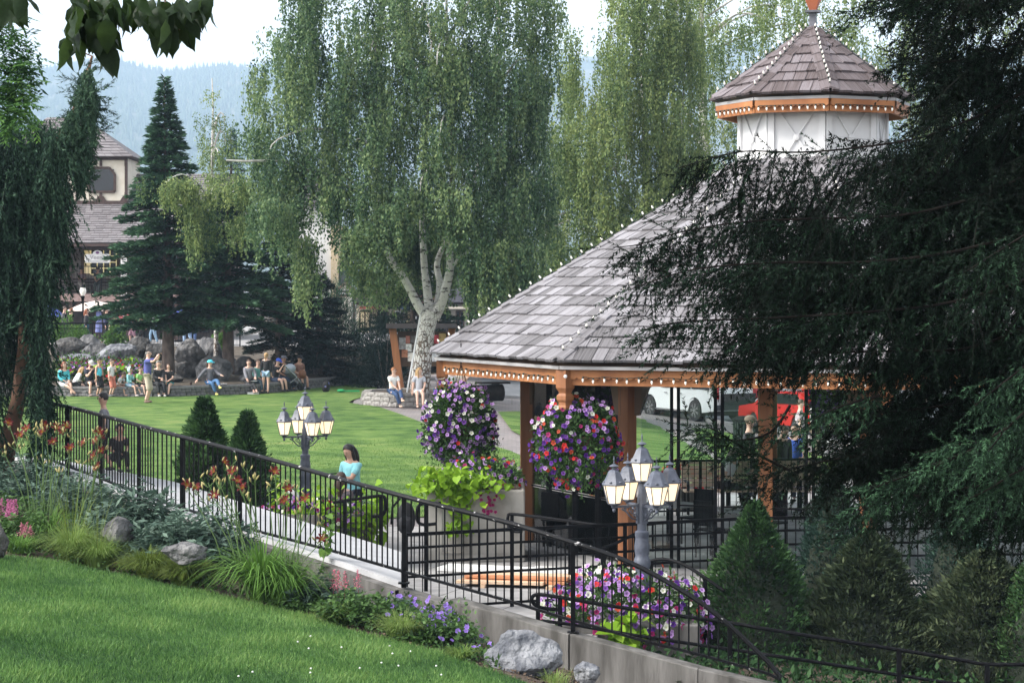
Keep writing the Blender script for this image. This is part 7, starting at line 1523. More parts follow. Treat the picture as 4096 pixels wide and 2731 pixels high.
def phone(s, J): m_ = MB(); c = (J['wl'] + J['wr']) / 2 + Vector((0, -.06, .05)); m_.box(c, (.15, .012, .08)); return [('phone', m_, M_black)]
person('balding man in a blue polo and khaki shorts photographing with his phone', G(147.5, 403) + Vector((0, 0, .03)), 82, 1.80, None, .02, shirt=(.075, .085, .27), bottom='long_shorts', bcol=D['khaki'], hair='grey', style='bald', wl=(-.07, -.36, 1.56), wr=(.09, -.40, 1.60), shoes=(.16, .10, .08), hem=.06, extra=phone)
person('man in a black zip jacket sitting behind the photographer', wallp(158.5), 25, 1.75, SW, .12, shirt=D['black'], sleeve='long', bottom='pants', bcol=D['black'], hair='grey', wl=(-.03, -.26, .68), wr=(.06, -.30, .64), shoes=(.35, .33, .32), group=GW)
person('girl with very long brown hair, black top and teal shorts', wallp(168.5), -5, 1.52, SW, .05, head_turn=-25, shirt=D['black'], bottom='short', bcol=(.02, .20, .20), hair='brown', style='long', wl=(-.02, -.30, .66), wr=(.10, -.26, .68), al=(-.09, -.50, .09), ar=(.12, -.52, .09), shoes=D['black'], group=GW)
person('woman in a turquoise cap, grey sweatshirt and jeans propped on one arm', wallp(211), 30, 1.70, SW, -.05, head_turn=35, shirt=(.10, .10, .115), sleeve='long', bottom='pants', bcol=D['denim'], hair='brown', style='pony', cap=(.07, .48, .60), wl=(-.58, .10, .52), wr=(.30, -.32, .76), ar=(.08, -.66, .34), al=(.05, -.40, .08), shoes=(.62, .58, .18), group=GW)
person('woman in a grey sweatshirt with black trousers holding a paper plate', wallp(249), 15, 1.70, SW, .05, shirt=(.17, .17, .19), sleeve='long', bottom='pants', bcol=D['black'], hair='brown', style='short', wl=(-.10, -.30, .52), wr=(.22, -.24, .62), ar=(.20, -.72, .12), al=(.10, -.66, .12), shoes=(.5, .33, .28), group=GW)
person('person in a sea green top hidden behind the girl with the ponytail', wallp(258.5, .1), 40, 1.68, SW, .1, shirt=(.12, .32, .30), sleeve='long', bottom='pants', bcol=(.05, .08, .10), hair='brown', glasses=True, group=GW)
person('girl with a blond ponytail in a black top and denim shorts standing back turned', wallp(266, -.55), 172, 1.52, None, .0, shirt=D['black'], sleeve='long', bottom='short', bcol=D['ltden'], hair='blond', style='pony', shoes=(.06, .05, .05), al=(-.10, .06, .05), ar=(.18, -.05, .05))
person('woman in a bright blue cap and black tee eating beside the stroller', wallp(277), 55, 1.70, SW, .2, nod=.25, shirt=D['black'], bottom='shorts', bcol=(.05, .07, .12), hair='brown', cap=(.03, .08, .42), wl=(-.02, -.28, .98), wr=(.12, -.30, .92), shoes=(.05, .05, .05), group=GW)
person('man in a grey cap and black shirt behind the stroller', wallp(284, .15), 50, 1.82, SW, .1, shirt=D['black'], bottom='pants', bcol=(.03, .05, .09), hair='brown', cap=(.11, .11, .13), skin='d', group=GW)
def bag(s, J): m_ = MB(); m_.ball((-.10, -.34, .60), (.17, .13, .19), 10); return [('shoulder_bag', m_, mat('brown_leather', (.17, .07, .03), (.23, .10, .05), 8, .5))]
person('man in a black cap with a brown leather bag at the right of the group', wallp(299.5), 40, 1.78, SW, .15, nod=.2, shirt=(.22, .12, .09), bottom='shorts', bcol=(.20, .11, .07), hair='brown', cap=D['black'], skin='m', extra=bag, group=GW)
GP = 'people on the stone planter'
def plp(px, py=405.5): Y = 73.5 if py > 405 else 73.7; return Vector((XP(px, Y), Y, zl(-3, 76) + .004))
SP = .46
person('woman with short ginger hair in a white tee and blue jeans', plp(393.5) + Vector((0, .15, 0)), 30, 1.64, SP, .12, head_turn=30, shirt=(.66, .66, .65), bottom='pants', bcol=D['jean'], hair='ginger', glasses=True, wl=(-.02, -.26, .68), wr=(.10, -.30, .66), ar=(.02, -.62, .30), al=(.10, -.30, .08), shoes=(.50, .36, .28), group=GP)
person('girl with long blond hair in a striped tee and white shorts', plp(419) + Vector((0, .15, 0)), 8, 1.62, SP, .1, head_turn=50, shirt=(.42, .43, .47), bottom='short', bcol=D['white'], hair='blond', style='long', wl=(-.26, -.02, .48), wr=(.14, -.20, .68), shoes=None, group=GP)
person('woman with brown hair in a grey tee looking down beside the hanging corner post', plp(440) + Vector((0, .15, 0)), 35, 1.64, SP, .18, nod=.45, shirt=(.12, .11, .13), bottom='pants', bcol=(.10, .18, .30), hair='brown', style='long', glasses=True, wl=(-.02, -.34, .70), wr=(.08, -.34, .70), group=GP)
person('person with dark trousers and white tee half hidden by the corner post', plp(452, 404) + Vector((0, .4, 0)), 20, 1.7, SP, .1, shirt=D['white'], bottom='pants', bcol=D['black'], hair='brown', group=GP)
person('person in a beige shirt with folded arms behind the hanging basket', plp(463, 404) + Vector((0, .3, 0)), 30, 1.74, SP, .0, shirt=(.50, .45, .38), bottom='shorts', bcol=(.12, .11, .10), hair='brown', wl=(.10, -.22, 1.02), wr=(-.08, -.25, 1.0), group=GP)
# near people
rp = (ra(104).z); Yb = 36.4
person('boy with black hair and glasses in a grey tee behind the near railing', (XP(104, Yb), Yb, ZP(471, Yb)), -80, 1.26, None, .0, shirt=(.20, .20, .22), bottom='long_shorts', bcol=D['black'], hair='black', child=True, skin='m', glasses=True, stride=.1)
person('child in dark clothes crouching behind the near railing pickets', (XP(118, 36.6), 36.6, ZP(472, 36.6)), 30, 1.15, .2, .4, shirt=(.03, .025, .03), bottom='pants', bcol=D['black'], hair='black', child=True, skin='m')
def phone2(s, J): m_ = MB(); m_.box(J['wr'] + Vector((-.02, -.08, .05)), (.075, .15, .012)); return [('phone', m_, M_black)]
person('woman with long black hair in a pale turquoise blouse reading her phone', (XP(352.5, 37.2), 37.2, PZ + .02), -40, 1.74, None, .05, nod=.35, shirt=(.26, .60, .64), sleeve='short', bottom='pants', bcol=D['navy'], hair='black', style='long', skin='m', wl=(-.10, -.26, 1.10), wr=(-.02, -.36, 1.22), hem=.10, extra=phone2)
person('seated woman with long wavy brown hair, seen from behind', (XP(342, 36.4), 36.4, PZ + .02), 170, 1.62, .46, .0, shirt=(.12, .10, .11), sleeve='long', bottom='pants', bcol=D['navy'], hair='brown', style='long')
GZP = 'people inside and behind the gazebo'
def gp(px, Y): return (XP(px, Y), Y, zl(XP(px, Y), Y) + .06 if Y > 43.3 else PZ + .06)
person('man in sunglasses, tan cap and dark grey tee standing behind the benches', gp(749, 44.6), 75, 1.77, None, 0, shirt=(.05, .045, .055), bottom='pants', bcol=D['navy'], hair='brown', cap=(.20, .15, .11), glasses=True, group=GZP)
person('woman in a white top sitting bent over on the slatted bench', gp(729, 42.6), 60, 1.6, .45, .35, nod=.4, shirt=D['white'], bottom='pants', bcol=D['black'], hair='brown', style='long', group=GZP)
person('person in black looking down behind the spruce twigs', gp(781, 44.4), 30, 1.62, None, .1, nod=.5, shirt=D['black'], sleeve='long', bottom='pants', bcol=D['black'], hair='brown', group=GZP)
person('person in a royal blue shirt right of the person in black', gp(797, 45), -40, 1.62, None, .1, shirt=(.03, .08, .35), bottom='pants', bcol=D['navy'], hair='black', group=GZP)
person('person in a loose white shirt standing near the red car', gp(815, 58), 60, 1.75, None, .0, shirt=(.62, .62, .63), sleeve='long', bottom='pants', bcol=(.22, .18, .13), hair='grey', group=GZP)
person('person in a pale patterned shirt left of the white-shirted one', gp(800, 57), 80, 1.68, None, .0, shirt=(.42, .33, .36), bottom='pants', bcol=D['jean'], hair='brown', group=GZP)
person('bare-legged person in black seated at the right end of the bench', gp(762, 42.6), 10, 1.66, .45, .1, shirt=D['black'], bottom='shorts', bcol=D['black'], hair='brown', group=GZP)
# the upper walk and the balcony
GU = 'people strolling on the upper walk'
for px, Y, f, h, sh, sl, bt, bc, hr, st, lab in [(63.5, 108, 90, 1.82, (.07, .07, .08), 'long', 'pants', D['black'], 'brown', 'short', 'man in a dark grey jacket under the blue umbrella'), (70.5, 106.5, 85, 1.75, (.035, .02, .025), 'long', 'pants', D['black'], 'red', 'short', 'person in a dark hooded top with a white back print'), (86, 106.5, 90, 1.72, (.03, .03, .033), 'long', 'pants', (.04, .12, .17), 'red', 'long', 'woman with long red hair in a black jacket'), (105.5, 106.5, 90, 1.74, (.025, .03, .085), 'long', 'pants', D['black'], 'brown', 'pony', 'woman with a ponytail in a navy top'),
    (133, 106.5, -80, 1.72, (.04, .05, .12), 'short', 'long_shorts', (.24, .13, .17), 'brown', 'long', 'woman in patterned leggings right of the sign post'), (141, 107, 90, 1.6, (.45, .28, .20), 'short', 'pants', D['black'], 'blond', 'short', 'person in a peach top beside the patterned leggings'), (147, 107, 70, 1.6, (.40, .06, .13), 'short', 'pants', D['black'], 'brown', 'short', 'person in a crimson top left of the tall fir'), (153.5, 106.5, -70, 1.7, D['grey'], 'long', 'pants', D['ltden'], 'brown', 'short', 'striding person in pale jeans by the tall fir trunk'), (187.5, 106.5, -60, 1.72, (.30, .20, .05), 'long', 'pants', (.25, .35, .5), 'blond', 'long', 'woman with golden hair and pale jeans between the firs'), (193, 108, 80, 1.72, D['navy'], 'long', 'pants', (.05, .09, .2), 'brown', 'short', 'person in dark blue beside the golden-haired woman')]:
    person(lab, (XP(px, Y), Y, 1.89), f, h, None, .05, shirt=sh, sleeve=sl, bottom=bt, bcol=bc, hair=hr, style=st, stride=.16, shoes=(.4, .38, .36), group=GU)
zb_ = ZP(293.4, 118)
person('man in a plaid shirt and light trousers on the balcony bench', (XP(82, 118), 117.9, zb_), 20, 1.75, .47, .05, shirt=(.16, .10, .11), bottom='pants', bcol=(.30, .27, .24), hair='brown', cap=(.04, .03, .03), skin='d', wl=(-.02, -.26, .78), wr=(.10, -.28, .80))
person('person in a black printed tee holding a cup on the balcony bench', (XP(98, 118), 117.9, zb_), 0, 1.75, .47, .05, shirt=D['black'], bottom='pants', bcol=(.05, .055, .045), hair='black', cap=D['black'], skin='d', wl=(-.03, -.3, .72), wr=(.05, -.3, .72))

# ------------------------------------------------------------------ things among the people
st_ = empty('stroller', wallp(292, -.75), R(40), 'silver and black jogging stroller beside the seated family', 'stroller')
for x, y, r in ((-.45, -.28, .20), (-.45, .28, .20), (.42, 0, .16)):
    w_ = MB(); w_.lathe([(r * .72, -.03), (r, -.03), (r, .03), (r * .72, .03)], (0, 0, 0), 20, axis=Euler((R(90), 0, 0))); wo_ = w_.build('wheel', M_tyre, st_, loc=(x, y, r)); q = MB()
    for k in range(5): a = k * 1.2566; q.bar((0, 0, 0), (r * .75 * math.cos(a), 0, r * .75 * math.sin(a)), .025)
    q.build('spokes', M_black, wo_)
for y in (-.25, .25): m_ = MB(); m_.tube([(.42, y * .3, .2), (.1, y, .48), (-.35, y, .85), (-.55, y, 1.02)], .022, 7); m_.tube([(-.45, y, .2), (.05, y, .52)], .02, 7); m_.build('frame_tube', M_chrome, st_, smooth=True)
m_ = MB(); m_.tube([(-.55, -.25, 1.02), (-.62, -.2, 1.05), (-.62, .2, 1.05), (-.55, .25, 1.02)], .022, 7); m_.build('handle', M_black, st_); m_ = MB(); m_.ball((-.05, 0, .62), (.30, .22, .16), 12, rot=Euler((0, R(35), 0))); m_.build('seat', mat('stroller_grey', (.08, .10, .11), (.12, .14, .15)), st_, smooth=True)
m_ = MB(); m_.ball((-.12, 0, .84), (.26, .24, .2), 14, rot=Euler((0, R(-20), 0))); m_.build('canopy', mat('stroller_canopy', (.28, .32, .38), (.34, .38, .44)), st_, smooth=True); m_ = MB(); m_.box((-.15, 0, .28), (.5, .36, .14)); m_.build('basket', M_black, st_)
pz_ = empty('pizza_box', wallp(253, -.55), R(8), 'white flat pizza box on the grass by the wall', 'box'); m_ = MB(); m_.box((0, 0, .03), (.42, .42, .055)); m_.build('tray', M_swhite, pz_); m_ = MB(); m_.box((0, 0, .065), (.43, .43, .014)); m_.build('lid', M_swhite, pz_)
def small(name, label, cat, px, dy, z, build, group=None): p = wallp(px, dy); o = build.build(name, build.mm, None, smooth=True, loc=(p.x, p.y, p.z + z)); return tag(o, label, cat, group)
def lathe_thing(prof, m): b_ = MB(); b_.lathe(prof, (0, 0, 0), 14); b_.mm = m; return b_
small('paper_plate', 'white paper plate on the wall right of the woman in the turquoise cap', 'plate', 224, .15, .38, lathe_thing([(.09, .0), (.13, .02), (.125, .024), (.09, .008)], M_swhite)); small('paper_plate', 'white paper plate in the hand of the woman in the grey sweatshirt', 'plate', 254, -.25, .46, lathe_thing([(.09, .0), (.14, .02), (.135, .024), (.09, .008)], M_swhite))
small('drink_cup', 'dark cola cup on the wall left of the woman in the turquoise cap', 'cup', 191, .1, .385, lathe_thing([(.035, 0), (.045, .11), (.04, .11)], mat('cola', (.03, .015, .01), rough=.3)))
for i, (px, lab) in enumerate(((104.5, 'red and white snack bowl on the wall beside the boy in turquoise'), (124, 'red and white snack bowl before the small child in white'))): small('snack_bowl', lab, 'bowl', px, .05, .39, lathe_thing([(.05, 0), (.085, .06), (.08, .065), (.05, .01)], mat('red_bowl', (.40, .05, .04), (.6, .55, .5), 20)))
bp2 = empty('backpack', G(326, 392) + Vector((0, 0, .03)), R(-10), 'dark open backpack with toys lying on the lawn', 'backpack'); m_ = MB(); m_.ball((0, 0, .18), (.16, .13, .26), 12, rot=Euler((R(20), R(12), 0))); m_.build('bag', D and cloth(D['black']), bp2, smooth=True); m_ = MB(); m_.ball((.1, -.06, .3), (.06, .05, .08), 8); m_.ball((.02, -.12, .2), (.05, .04, .05), 8); m_.build('toys', mat('toy_blue', (.05, .16, .40), (.45, .12, .08), 12), bp2, smooth=True, kind='stuff')
tg = MB(); tg.ball((0, 0, .06), (.16, .1, .06), 10); tg.bar((.1, 0, .05), (.7, .05, .05), .05, .06); tag(tg.build('toy', mat('toy_green', (.02, .30, .10)), None, smooth=True, loc=G(341, 392.5) + Vector((0, 0, .03))), 'green plastic toy on the grass right of the dark backpack', 'toy')
bk2 = empty('backpack', (XP(406, 39), 39, PZ + .01), 0, 'black backpack standing on the court left of the big planter', 'backpack'); m_ = MB(); m_.ball((0, 0, .3), (.17, .13, .30), 14); m_.build('bag', cloth(D['black']), bk2, smooth=True); m_ = MB(); m_.ball((.0, -.14, .2), (.16, .08, .16), 10); m_.build('pocket', cloth((.02, .02, .024)), bk2, smooth=True); m_ = MB(); m_.tube([(-.1, .1, .66), (-.24, -.02, .5), (-.26, 0, .2)], .02, 6); m_.build('strap', M_black, bk2)
wb_ = empty('shopping_bag', (XP(292, 41.2), 41.2, zl(-4, 41.2) + .03), 0, 'white carrier bag on the lawn beside the far lamp foot', 'bag'); m_ = MB(); m_.ball((0, 0, .28), (.17, .12, .32), 10); m_.build('bag', M_swhite, wb_, smooth=True); m_ = MB(); m_.tube([(-.08, 0, .5), (0, 0, .68), (.08, 0, .5)], .012, 5); m_.build('handle', M_swhite, wb_)
# slatted benches and round tables in the gazebo
M_slat = woodmat('pale_slat', (.56, .40, .30), (.66, .50, .40), .6, 3, (.1, 1, 1))
def slat_bench(label, px, Y, w, rz):
    b_ = empty('slatted_bench', (XP(px, Y), Y, PZ + .05), rz, label, 'bench', 'slatted benches in the gazebo')
    for i in range(5): m_ = MB(); m_.box((0, -.2 + i * .1, .44), (w, .08, .03)); m_.build('seat_slat', M_slat, b_)
    for i in range(6): m_ = MB(); m_.box((0, .26 + i * .012, .53 + i * .085), (w, .025, .07)); m_.build('back_slat', M_slat, b_)
    for x in (-w / 2 + .06, w / 2 - .06): m_ = MB(); m_.bar((x, .27, 0), (x, .33, .98), .05); m_.bar((x, -.2, 0), (x, -.2, .62), .05); m_.bar((x, -.22, .62), (x, .3, .62), .05, .03); m_.build('iron_end', M_black, b_)
slat_bench('slatted bench left of the narrow middle gazebo post', 722, 42.5, 1.5, R(4)); slat_bench('slatted bench right of the narrow middle gazebo post', 764, 42.6, 1.5, R(-2)); slat_bench('slatted bench furthest right behind the spruce', 797, 42.8, 1.0, R(-8))
def table(label, px, Y):
    t = empty('round_table', (XP(px, Y), Y, PZ + .05), 0, label, 'table', 'round tables in the gazebo'); m_ = MB(); m_.lathe([(.45, .70), (.46, .72), (.45, .74)], (0, 0, 0), 24); m_.build('top', mat('table_grey', (.30, .30, .31), (.36, .36, .36)), t); m_ = MB(); m_.lathe([(.24, 0), (.24, .02), (.03, .04), (.03, .7)], (0, 0, 0), 12); m_.build('pedestal', M_black, t)
    for a in (.8, 3.9):
        c = empty('cafe_chair', (XP(px, Y) + .75 * math.cos(a), Y + .75 * math.sin(a), PZ + .05), a + math.pi / 2, label.replace('round grey table', 'black metal chair ' + ('left of' if a > 2 else 'right of') + ' the round table'), 'chair', 'black chairs in the gazebo')
        m_ = MB(); m_.box((0, 0, .45), (.42, .42, .03)); m_.build('seat', M_black, c); m_ = MB(); m_.box((0, -.2, .72), (.4, .03, .4)); m_.build('backrest', M_black, c)
        for x in (-.18, .18):
            for y in (-.18, .18): m_ = MB(); m_.bar((x, y, 0), (x, y, .9 if y < 0 else .45), .025); m_.build('leg', M_black, c)
table('round grey table behind the near lamp in the gazebo', 668, 36.8); table('round grey table behind the right dwarf conifer in the gazebo', 742, 36.0); table('round grey table left inside the gazebo screen', 590, 37.5)
rd = empty('flower_planter', (XP(688, 43.6), 43.6, PZ), 0, 'tub of red petunias beyond the gazebo behind the near lamp', 'planter', 'concrete flower planters'); m_ = MB(); m_.lathe([(.4, 0), (.5, .45), (.45, .45)], (0, 0, 0), 16); m_.build('tub', M_wall, rd); mound(rd, (0, 0, .5), (.62, .5, .42), 1500, 130, lambda u: pick(('red', 5), ('coral', 2), ('white', .7), ('purple', .8)), low=-.2, size=.04)
sc2 = empty('wall_lantern', gc + oc(0, PR - .22, 2.55), 0, 'small lit wall lantern on the left gazebo post', 'lamp'); m_ = MB(); m_.lathe([(.05, -.2), (.075, .1)], (0, 0, 0), 6); m_.build('glass', M_lglass, sc2); m_ = MB(); m_.lathe([(.1, .1), (.05, .2), (.01, .28)], (0, 0, 0), 6); m_.bar((-.2, 0, .1), (0, 0, .15), .03); m_.build('cap', M_black, sc2)
# ------------------------------------------------------------------ clipped dwarf conifers
M_dwarf = leafmat('dwarf_spruce_needle', [(.009, .026, .010), (.034, .078, .027), (.085, .165, .056)], .15, spec=.1)
M_dwarf2 = leafmat('olive_dwarf_needle', [(.012, .020, .011), (.040, .058, .029), (.095, .115, .06)], .15, spec=.1)
def cone(label, px, Y, z0, top_py, dia, m, n=9000, seed=1, L_=.065, pw=.8, grp='clipped dwarf conifers', spike=False):
    rg = np.random.default_rng(seed); h = ZP(top_py, Y) - z0; root = empty('dwarf_conifer', (XP(px, Y), Y, z0), 0, label, 'conifer', grp)
    t = rg.random(n) ** 1.25; a = rg.uniform(0, 6.283, n); u = np.stack([np.cos(a), np.sin(a), t * 3], 1)
    lump = .22 * vnoise(u * 2.4, 2.0, seed) + .20 * vnoise(u * 6, 2.0, seed + 1) + .12 * vnoise(u * 15, 2.0, seed + 2); r = dia / 2 * np.minimum(1, 3.2 * (t + .12)) * (1 - t) ** pw * (1 + lump) * rg.uniform(.72, 1.04, n) + .015
    P = np.stack([r * np.cos(a), r * np.sin(a), t * h * .985], 1); D_ = np.stack([np.cos(a), np.sin(a), np.full(n, .9)], 1) + rg.normal(size=(n, 3)) * .5
    tone = np.clip(.45 + .9 * lump + .25 * vnoise(u * 1.3, 1.2, seed + 5) + rg.normal(0, .16, n), 0, 1); V, T = leaves(P, D_, L_ * rg.uniform(.6, 1.3, n), .34); soup('foliage', V, T, m, np.repeat(tone, 4), root)
    # dark twiggy heart
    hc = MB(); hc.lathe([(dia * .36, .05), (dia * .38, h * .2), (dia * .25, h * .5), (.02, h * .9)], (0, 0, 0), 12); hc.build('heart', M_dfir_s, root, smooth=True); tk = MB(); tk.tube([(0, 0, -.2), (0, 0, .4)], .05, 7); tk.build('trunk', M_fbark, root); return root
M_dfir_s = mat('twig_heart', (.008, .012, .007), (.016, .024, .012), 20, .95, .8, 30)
cone('dense cone-shaped dwarf spruce standing right of the near lamp', 755, 29.3, -.6, 500, 2.0, M_dwarf, 17000, 1, .08)
cone('olive green dwarf conifer under the drooping spruce, right of the cone-shaped one', 868, 29.2, -.7, 533, 2.1, M_dwarf2, 20000, 2, .095, pw=.62)
cone('olive and green dwarf conifer at the lower right corner', 985, 28.9, -.75, 552, 2.2, M_dwarf2, 20000, 3, .095, pw=.6)
cone('low green dwarf conifer between the two olive ones', 930, 30.1, -.7, 595, 1.0, M_dwarf, 7000, 9, pw=.6)
cone('dark dwarf conifer low behind the handrail at the right edge', 1042, 28.2, -.8, 545, 1.5, M_dwarf, 9000, 10, pw=.6)
cone('loose pointed dwarf spruce behind the near railing left of the far lamp', 204.5, 40.6, PZ, 398, 1.45, M_dwarf, 9000, 4, .13, .8)
cone('smaller pointed dwarf spruce between the loose one and the far lamp', 247.5, 40.2, PZ, 412, 1.2, M_dwarf, 8000, 5, .12, .8)
cone('bluish young spruce behind the railing under the drooping boughs', 832, 30.6, -.3, 470, 1.3, leafmat('blue_spruce_needle', [(.010, .024, .018), (.024, .052, .038), (.05, .095, .07)], .1, spec=.1), 9000, 6, .07, .7)
cone('dark bluish young spruce behind the railing at the right edge', 960, 30.6, -.3, 480, 1.4, MATS['blue_spruce_needle'], 8000, 7, .07, .7)

# ------------------------------------------------------------------ planting bed
M_blade = leafmat('daylily_blade', [(.045, .105, .018), (.095, .20, .034), (.16, .30, .06)], .4); M_grassy = leafmat('fine_grass', [(.08, .14, .03), (.15, .24, .055), (.22, .32, .085), (.28, .34, .12)], .4); M_gold = leafmat('golden_sedge', [(.09, .065, .02), (.08, .12, .02), (.13, .19, .035), (.18, .23, .05)], .3)
M_silver = leafmat('silvery_leaf', [(.03, .062, .045), (.062, .11, .08), (.115, .17, .13)], .2)
def blades(S, base, n, l0, l1, wid, spread, out, v, droop=1.0, seg=5):
    """arching strap leaves from a clump centre"""
    a = rng.uniform(0, 6.283, n); ln = rng.uniform(l0, l1, n); o = rng.uniform(.25, 1, n) * out; b_ = np.array(base) + np.stack([np.cos(a) * rng.random(n) * spread, np.sin(a) * rng.random(n) * spread, np.zeros(n)], 1); dr = np.stack([np.cos(a), np.sin(a), np.zeros(n)], 1); sd = np.stack([-np.sin(a), np.cos(a), np.zeros(n)], 1)
    rows_ = []
    for k in range(seg + 1):
        t = k / seg; z = ln * (t * (1 - .15 * t) - droop * o * t ** 3 * .75); p = b_ + dr * (ln * o * t ** 1.5)[:, None] + np.stack([np.zeros(n), np.zeros(n), z], 1); w = wid * (1 - t ** 2.2) * .5 + .0008; rows_ += [p - sd * w, p + sd * w]
    V = np.stack(rows_, 1); K = 2 * (seg + 1); t_ = []
    for k in range(seg): t_ += [(2 * k, 2 * k + 1, 2 * k + 3), (2 * k, 2 * k + 3, 2 * k + 2)]
    T = np.array(t_)[None] + (np.arange(n) * K)[:, None, None]; S.add(V.reshape(-1, 3), T.reshape(-1, 3), np.clip(rng.normal(v, .2, n), 0, 1))
def tepal_flower():
    vs = [(0, -.5, 0)]; cs = [(.40, .26, .03)]; fs = []
    for k in range(6):
        a = k * math.pi / 3; w = .30 if k % 2 == 0 else .2; c, s_ = math.cos(a), math.sin(a); o = len(vs)
        for r, wd, y in ((.35, w * .8, -.12), (.75, w, .10), (1.05, w * .3, .02)):
            for q in (-1, 1): vs.append((r * c - q * wd * s_, y, r * s_ + q * wd * c)); cs.append((.16, .02, .012) if r < .5 else (.075, .004, .008))
        fs += [(0, o, o + 1), (o, o + 2, o + 3), (o, o + 3, o + 1), (o + 2, o + 4, o + 5), (o + 2, o + 5, o + 3)]
    me = bpy.data.meshes.new('flower'); me.from_pydata(vs, [], fs); at = me.attributes.new('c', 'FLOAT_COLOR', 'POINT'); at.data.foreach_set('color', np.array([(*c, 1) for c in cs], np.float32).ravel()); me.materials.append(M_flower); return me
FLW = tepal_flower(); bud = MB(); bud.lathe([(.004, 0), (.010, .02), (.011, .04), (.002, .065)], (0, 0, 0), 6); BUD = bud.mesh('bud', mat('daylily_bud', (.30, .32, .10), (.34, .22, .12), 14, .6), True); M_stem = mat('green_stem', (.075, .13, .035), (.10, .17, .05), 6, .6)
def daylily(label, base, heads, nb_, l0, l1, out, wid, v=.5, Yoff=0., more=0):
    root = empty('daylily', base, 0, label, 'plant', 'daylilies in the planting bed'); o = Vector(base); S = Soup(); blades(S, (0, 0, 0), nb_, l0, l1, wid, .16, out, v); S.build('blades', M_blade, root, 'stuff')
    for px, py, kind in heads:
        e = W(px, py, base[1] + random.uniform(-.25, .2)) - o; s = Vector((random.gauss(0, .1) + e.x * .25, random.gauss(0, .1), 0)); mid = s.lerp(e, .5) + Vector(((e.x - s.x) * -.12, 0, .06)); st = MB(); st.tube(smooth_path([s, mid, e], 3), [.006] * 7, 5)
        nb2 = random.randint(3, 5); tips = []
        for k in range(nb2): q = e + Vector((random.gauss(0, .045), random.gauss(0, .045), random.uniform(-.05, .07))); st.tube([e - Vector((0, 0, .06)), q], .0035, 4); tips.append(q)
        sc = st.build('scape', M_stem, root)
        for q in tips: put('bud', BUD, sc, M=Matrix.Translation(q) @ Vector((random.gauss(0, .5), random.gauss(0, .4), 1)).to_track_quat('Z', 'Y').to_matrix().to_4x4() @ Matrix.Scale(random.uniform(.8, 1.3), 4))
        if kind: d = Vector((random.gauss(0, .5), -.55, .55)); put('flower', FLW, sc, M=Matrix.Translation(e + Vector((0, -.02, .05))) @ d.to_track_quat('Y', 'Z').to_matrix().to_4x4() @ Matrix.Scale(.075, 4))
    return root
def bedp(px, t): return bed_at(px, t)
daylily('tall daylilies with dark red flowers below the weeping spruce', bedp(48, .20), [(9, 425, 1), (20, 437, 1), (26, 431, 1), (17, 446, 0), (46, 428, 1), (42, 434, 1), (36, 429, 0), (57, 430, 1), (67, 428, 1), (63, 434, 1), (53, 444, 1), (70, 450, 1), (74, 436, 0), (4, 452, 0), (44, 462, 0), (60, 470, 0)], 260, .5, .95, .8, .018)
daylily('daylilies with dark red flowers in front of the railing post, right of the tall ones', bedp(84, .24), [(83, 445, 1), (95, 443, 1), (99.5, 434, 1), (102, 438, 1), (93, 458, 1), (97, 468.7, 1), (101, 453, 1), (88, 462, 0), (80, 468, 0)], 200, .45, .85, .8, .018)
daylily('large daylily clump with arching bright blades in the middle of the bed', bedp(262, .10), [(213, 474, 1), (226, 465, 1), (196, 490, 1), (187, 487, 1), (214, 498, 1), (238, 483, 1), (247, 468, 0), (220, 484, 0), (232, 474, 1), (208, 482, 0), (242, 490, 1), (255, 480, 0), (228, 497, 0), (250, 498, 0)], 460, .65, 1.3, .95, .024, .55)
daylily('daylilies with reddish flowers before the pink planter', bedp(288, .12), [(275, 474, 1), (288, 491, 1), (305, 501, 1), (296, 487, 0), (284, 503, 1), (312, 508, 0), (322, 541, 1), (300, 516, 0), (268, 486, 0), (318, 522, 0)], 280, .55, 1.05, .9, .02)
def tuftgrass(label, px, t, n, l0, l1, out, m, wid=.004, v=.55, heads=0, name='ornamental_grass'):
    b_ = bedp(px, t); root = empty(name, b_, 0, label, 'plant', 'grass tufts in the planting bed'); S = Soup(); blades(S, (0, 0, 0), n, l0, l1, wid, .17, out, v, .8, 4); S.build('blades', m, root, 'stuff')
    if heads: S = Soup(); blades(S, (0, 0, 0), heads, l1 * 1.2, l1 * 1.7, .003, .1, .45, .9, .3, 4); S.build('seed_stalks', M_gold, root, 'stuff')
tuftgrass('pale green feathery grass tuft at the left of the bed', 72, .06, 1100, .4, .8, .85, M_grassy, .005, .6, 60); tuftgrass('second pale feathery grass tuft close to the lawn edge', 98, .05, 900, .35, .65, .9, M_grassy, .005, .5, 30); tuftgrass('round golden green sedge mound in front of the flat stone', 150, .06, 1700, .34, .58, .95, M_gold, .006, .6); tuftgrass('golden green sedge mound merging with the big daylily', 186, .06, 1600, .34, .56, .95, M_gold, .006, .55)
tuftgrass('fresh green grass tuft right of the big daylily blades', 338, .10, 700, .2, .4, .9, M_grassy, .005, .4); tuftgrass('pale bunch grass below the purple geraniums', 402, .12, 1000, .25, .5, .8, M_grassy, .005, .65); tuftgrass('small bright grass tuft left of the large boulder', 462, .06, 500, .12, .25, .9, M_grassy, .005, .4); tuftgrass('thin grass tuft between the two foreground boulders', 556, .2, 160, .12, .28, .6, M_grassy, .004, .7); tuftgrass('small grass tuft by the left edge boulder', 20, .06, 400, .2, .4, .9, M_blade, .008, .5)
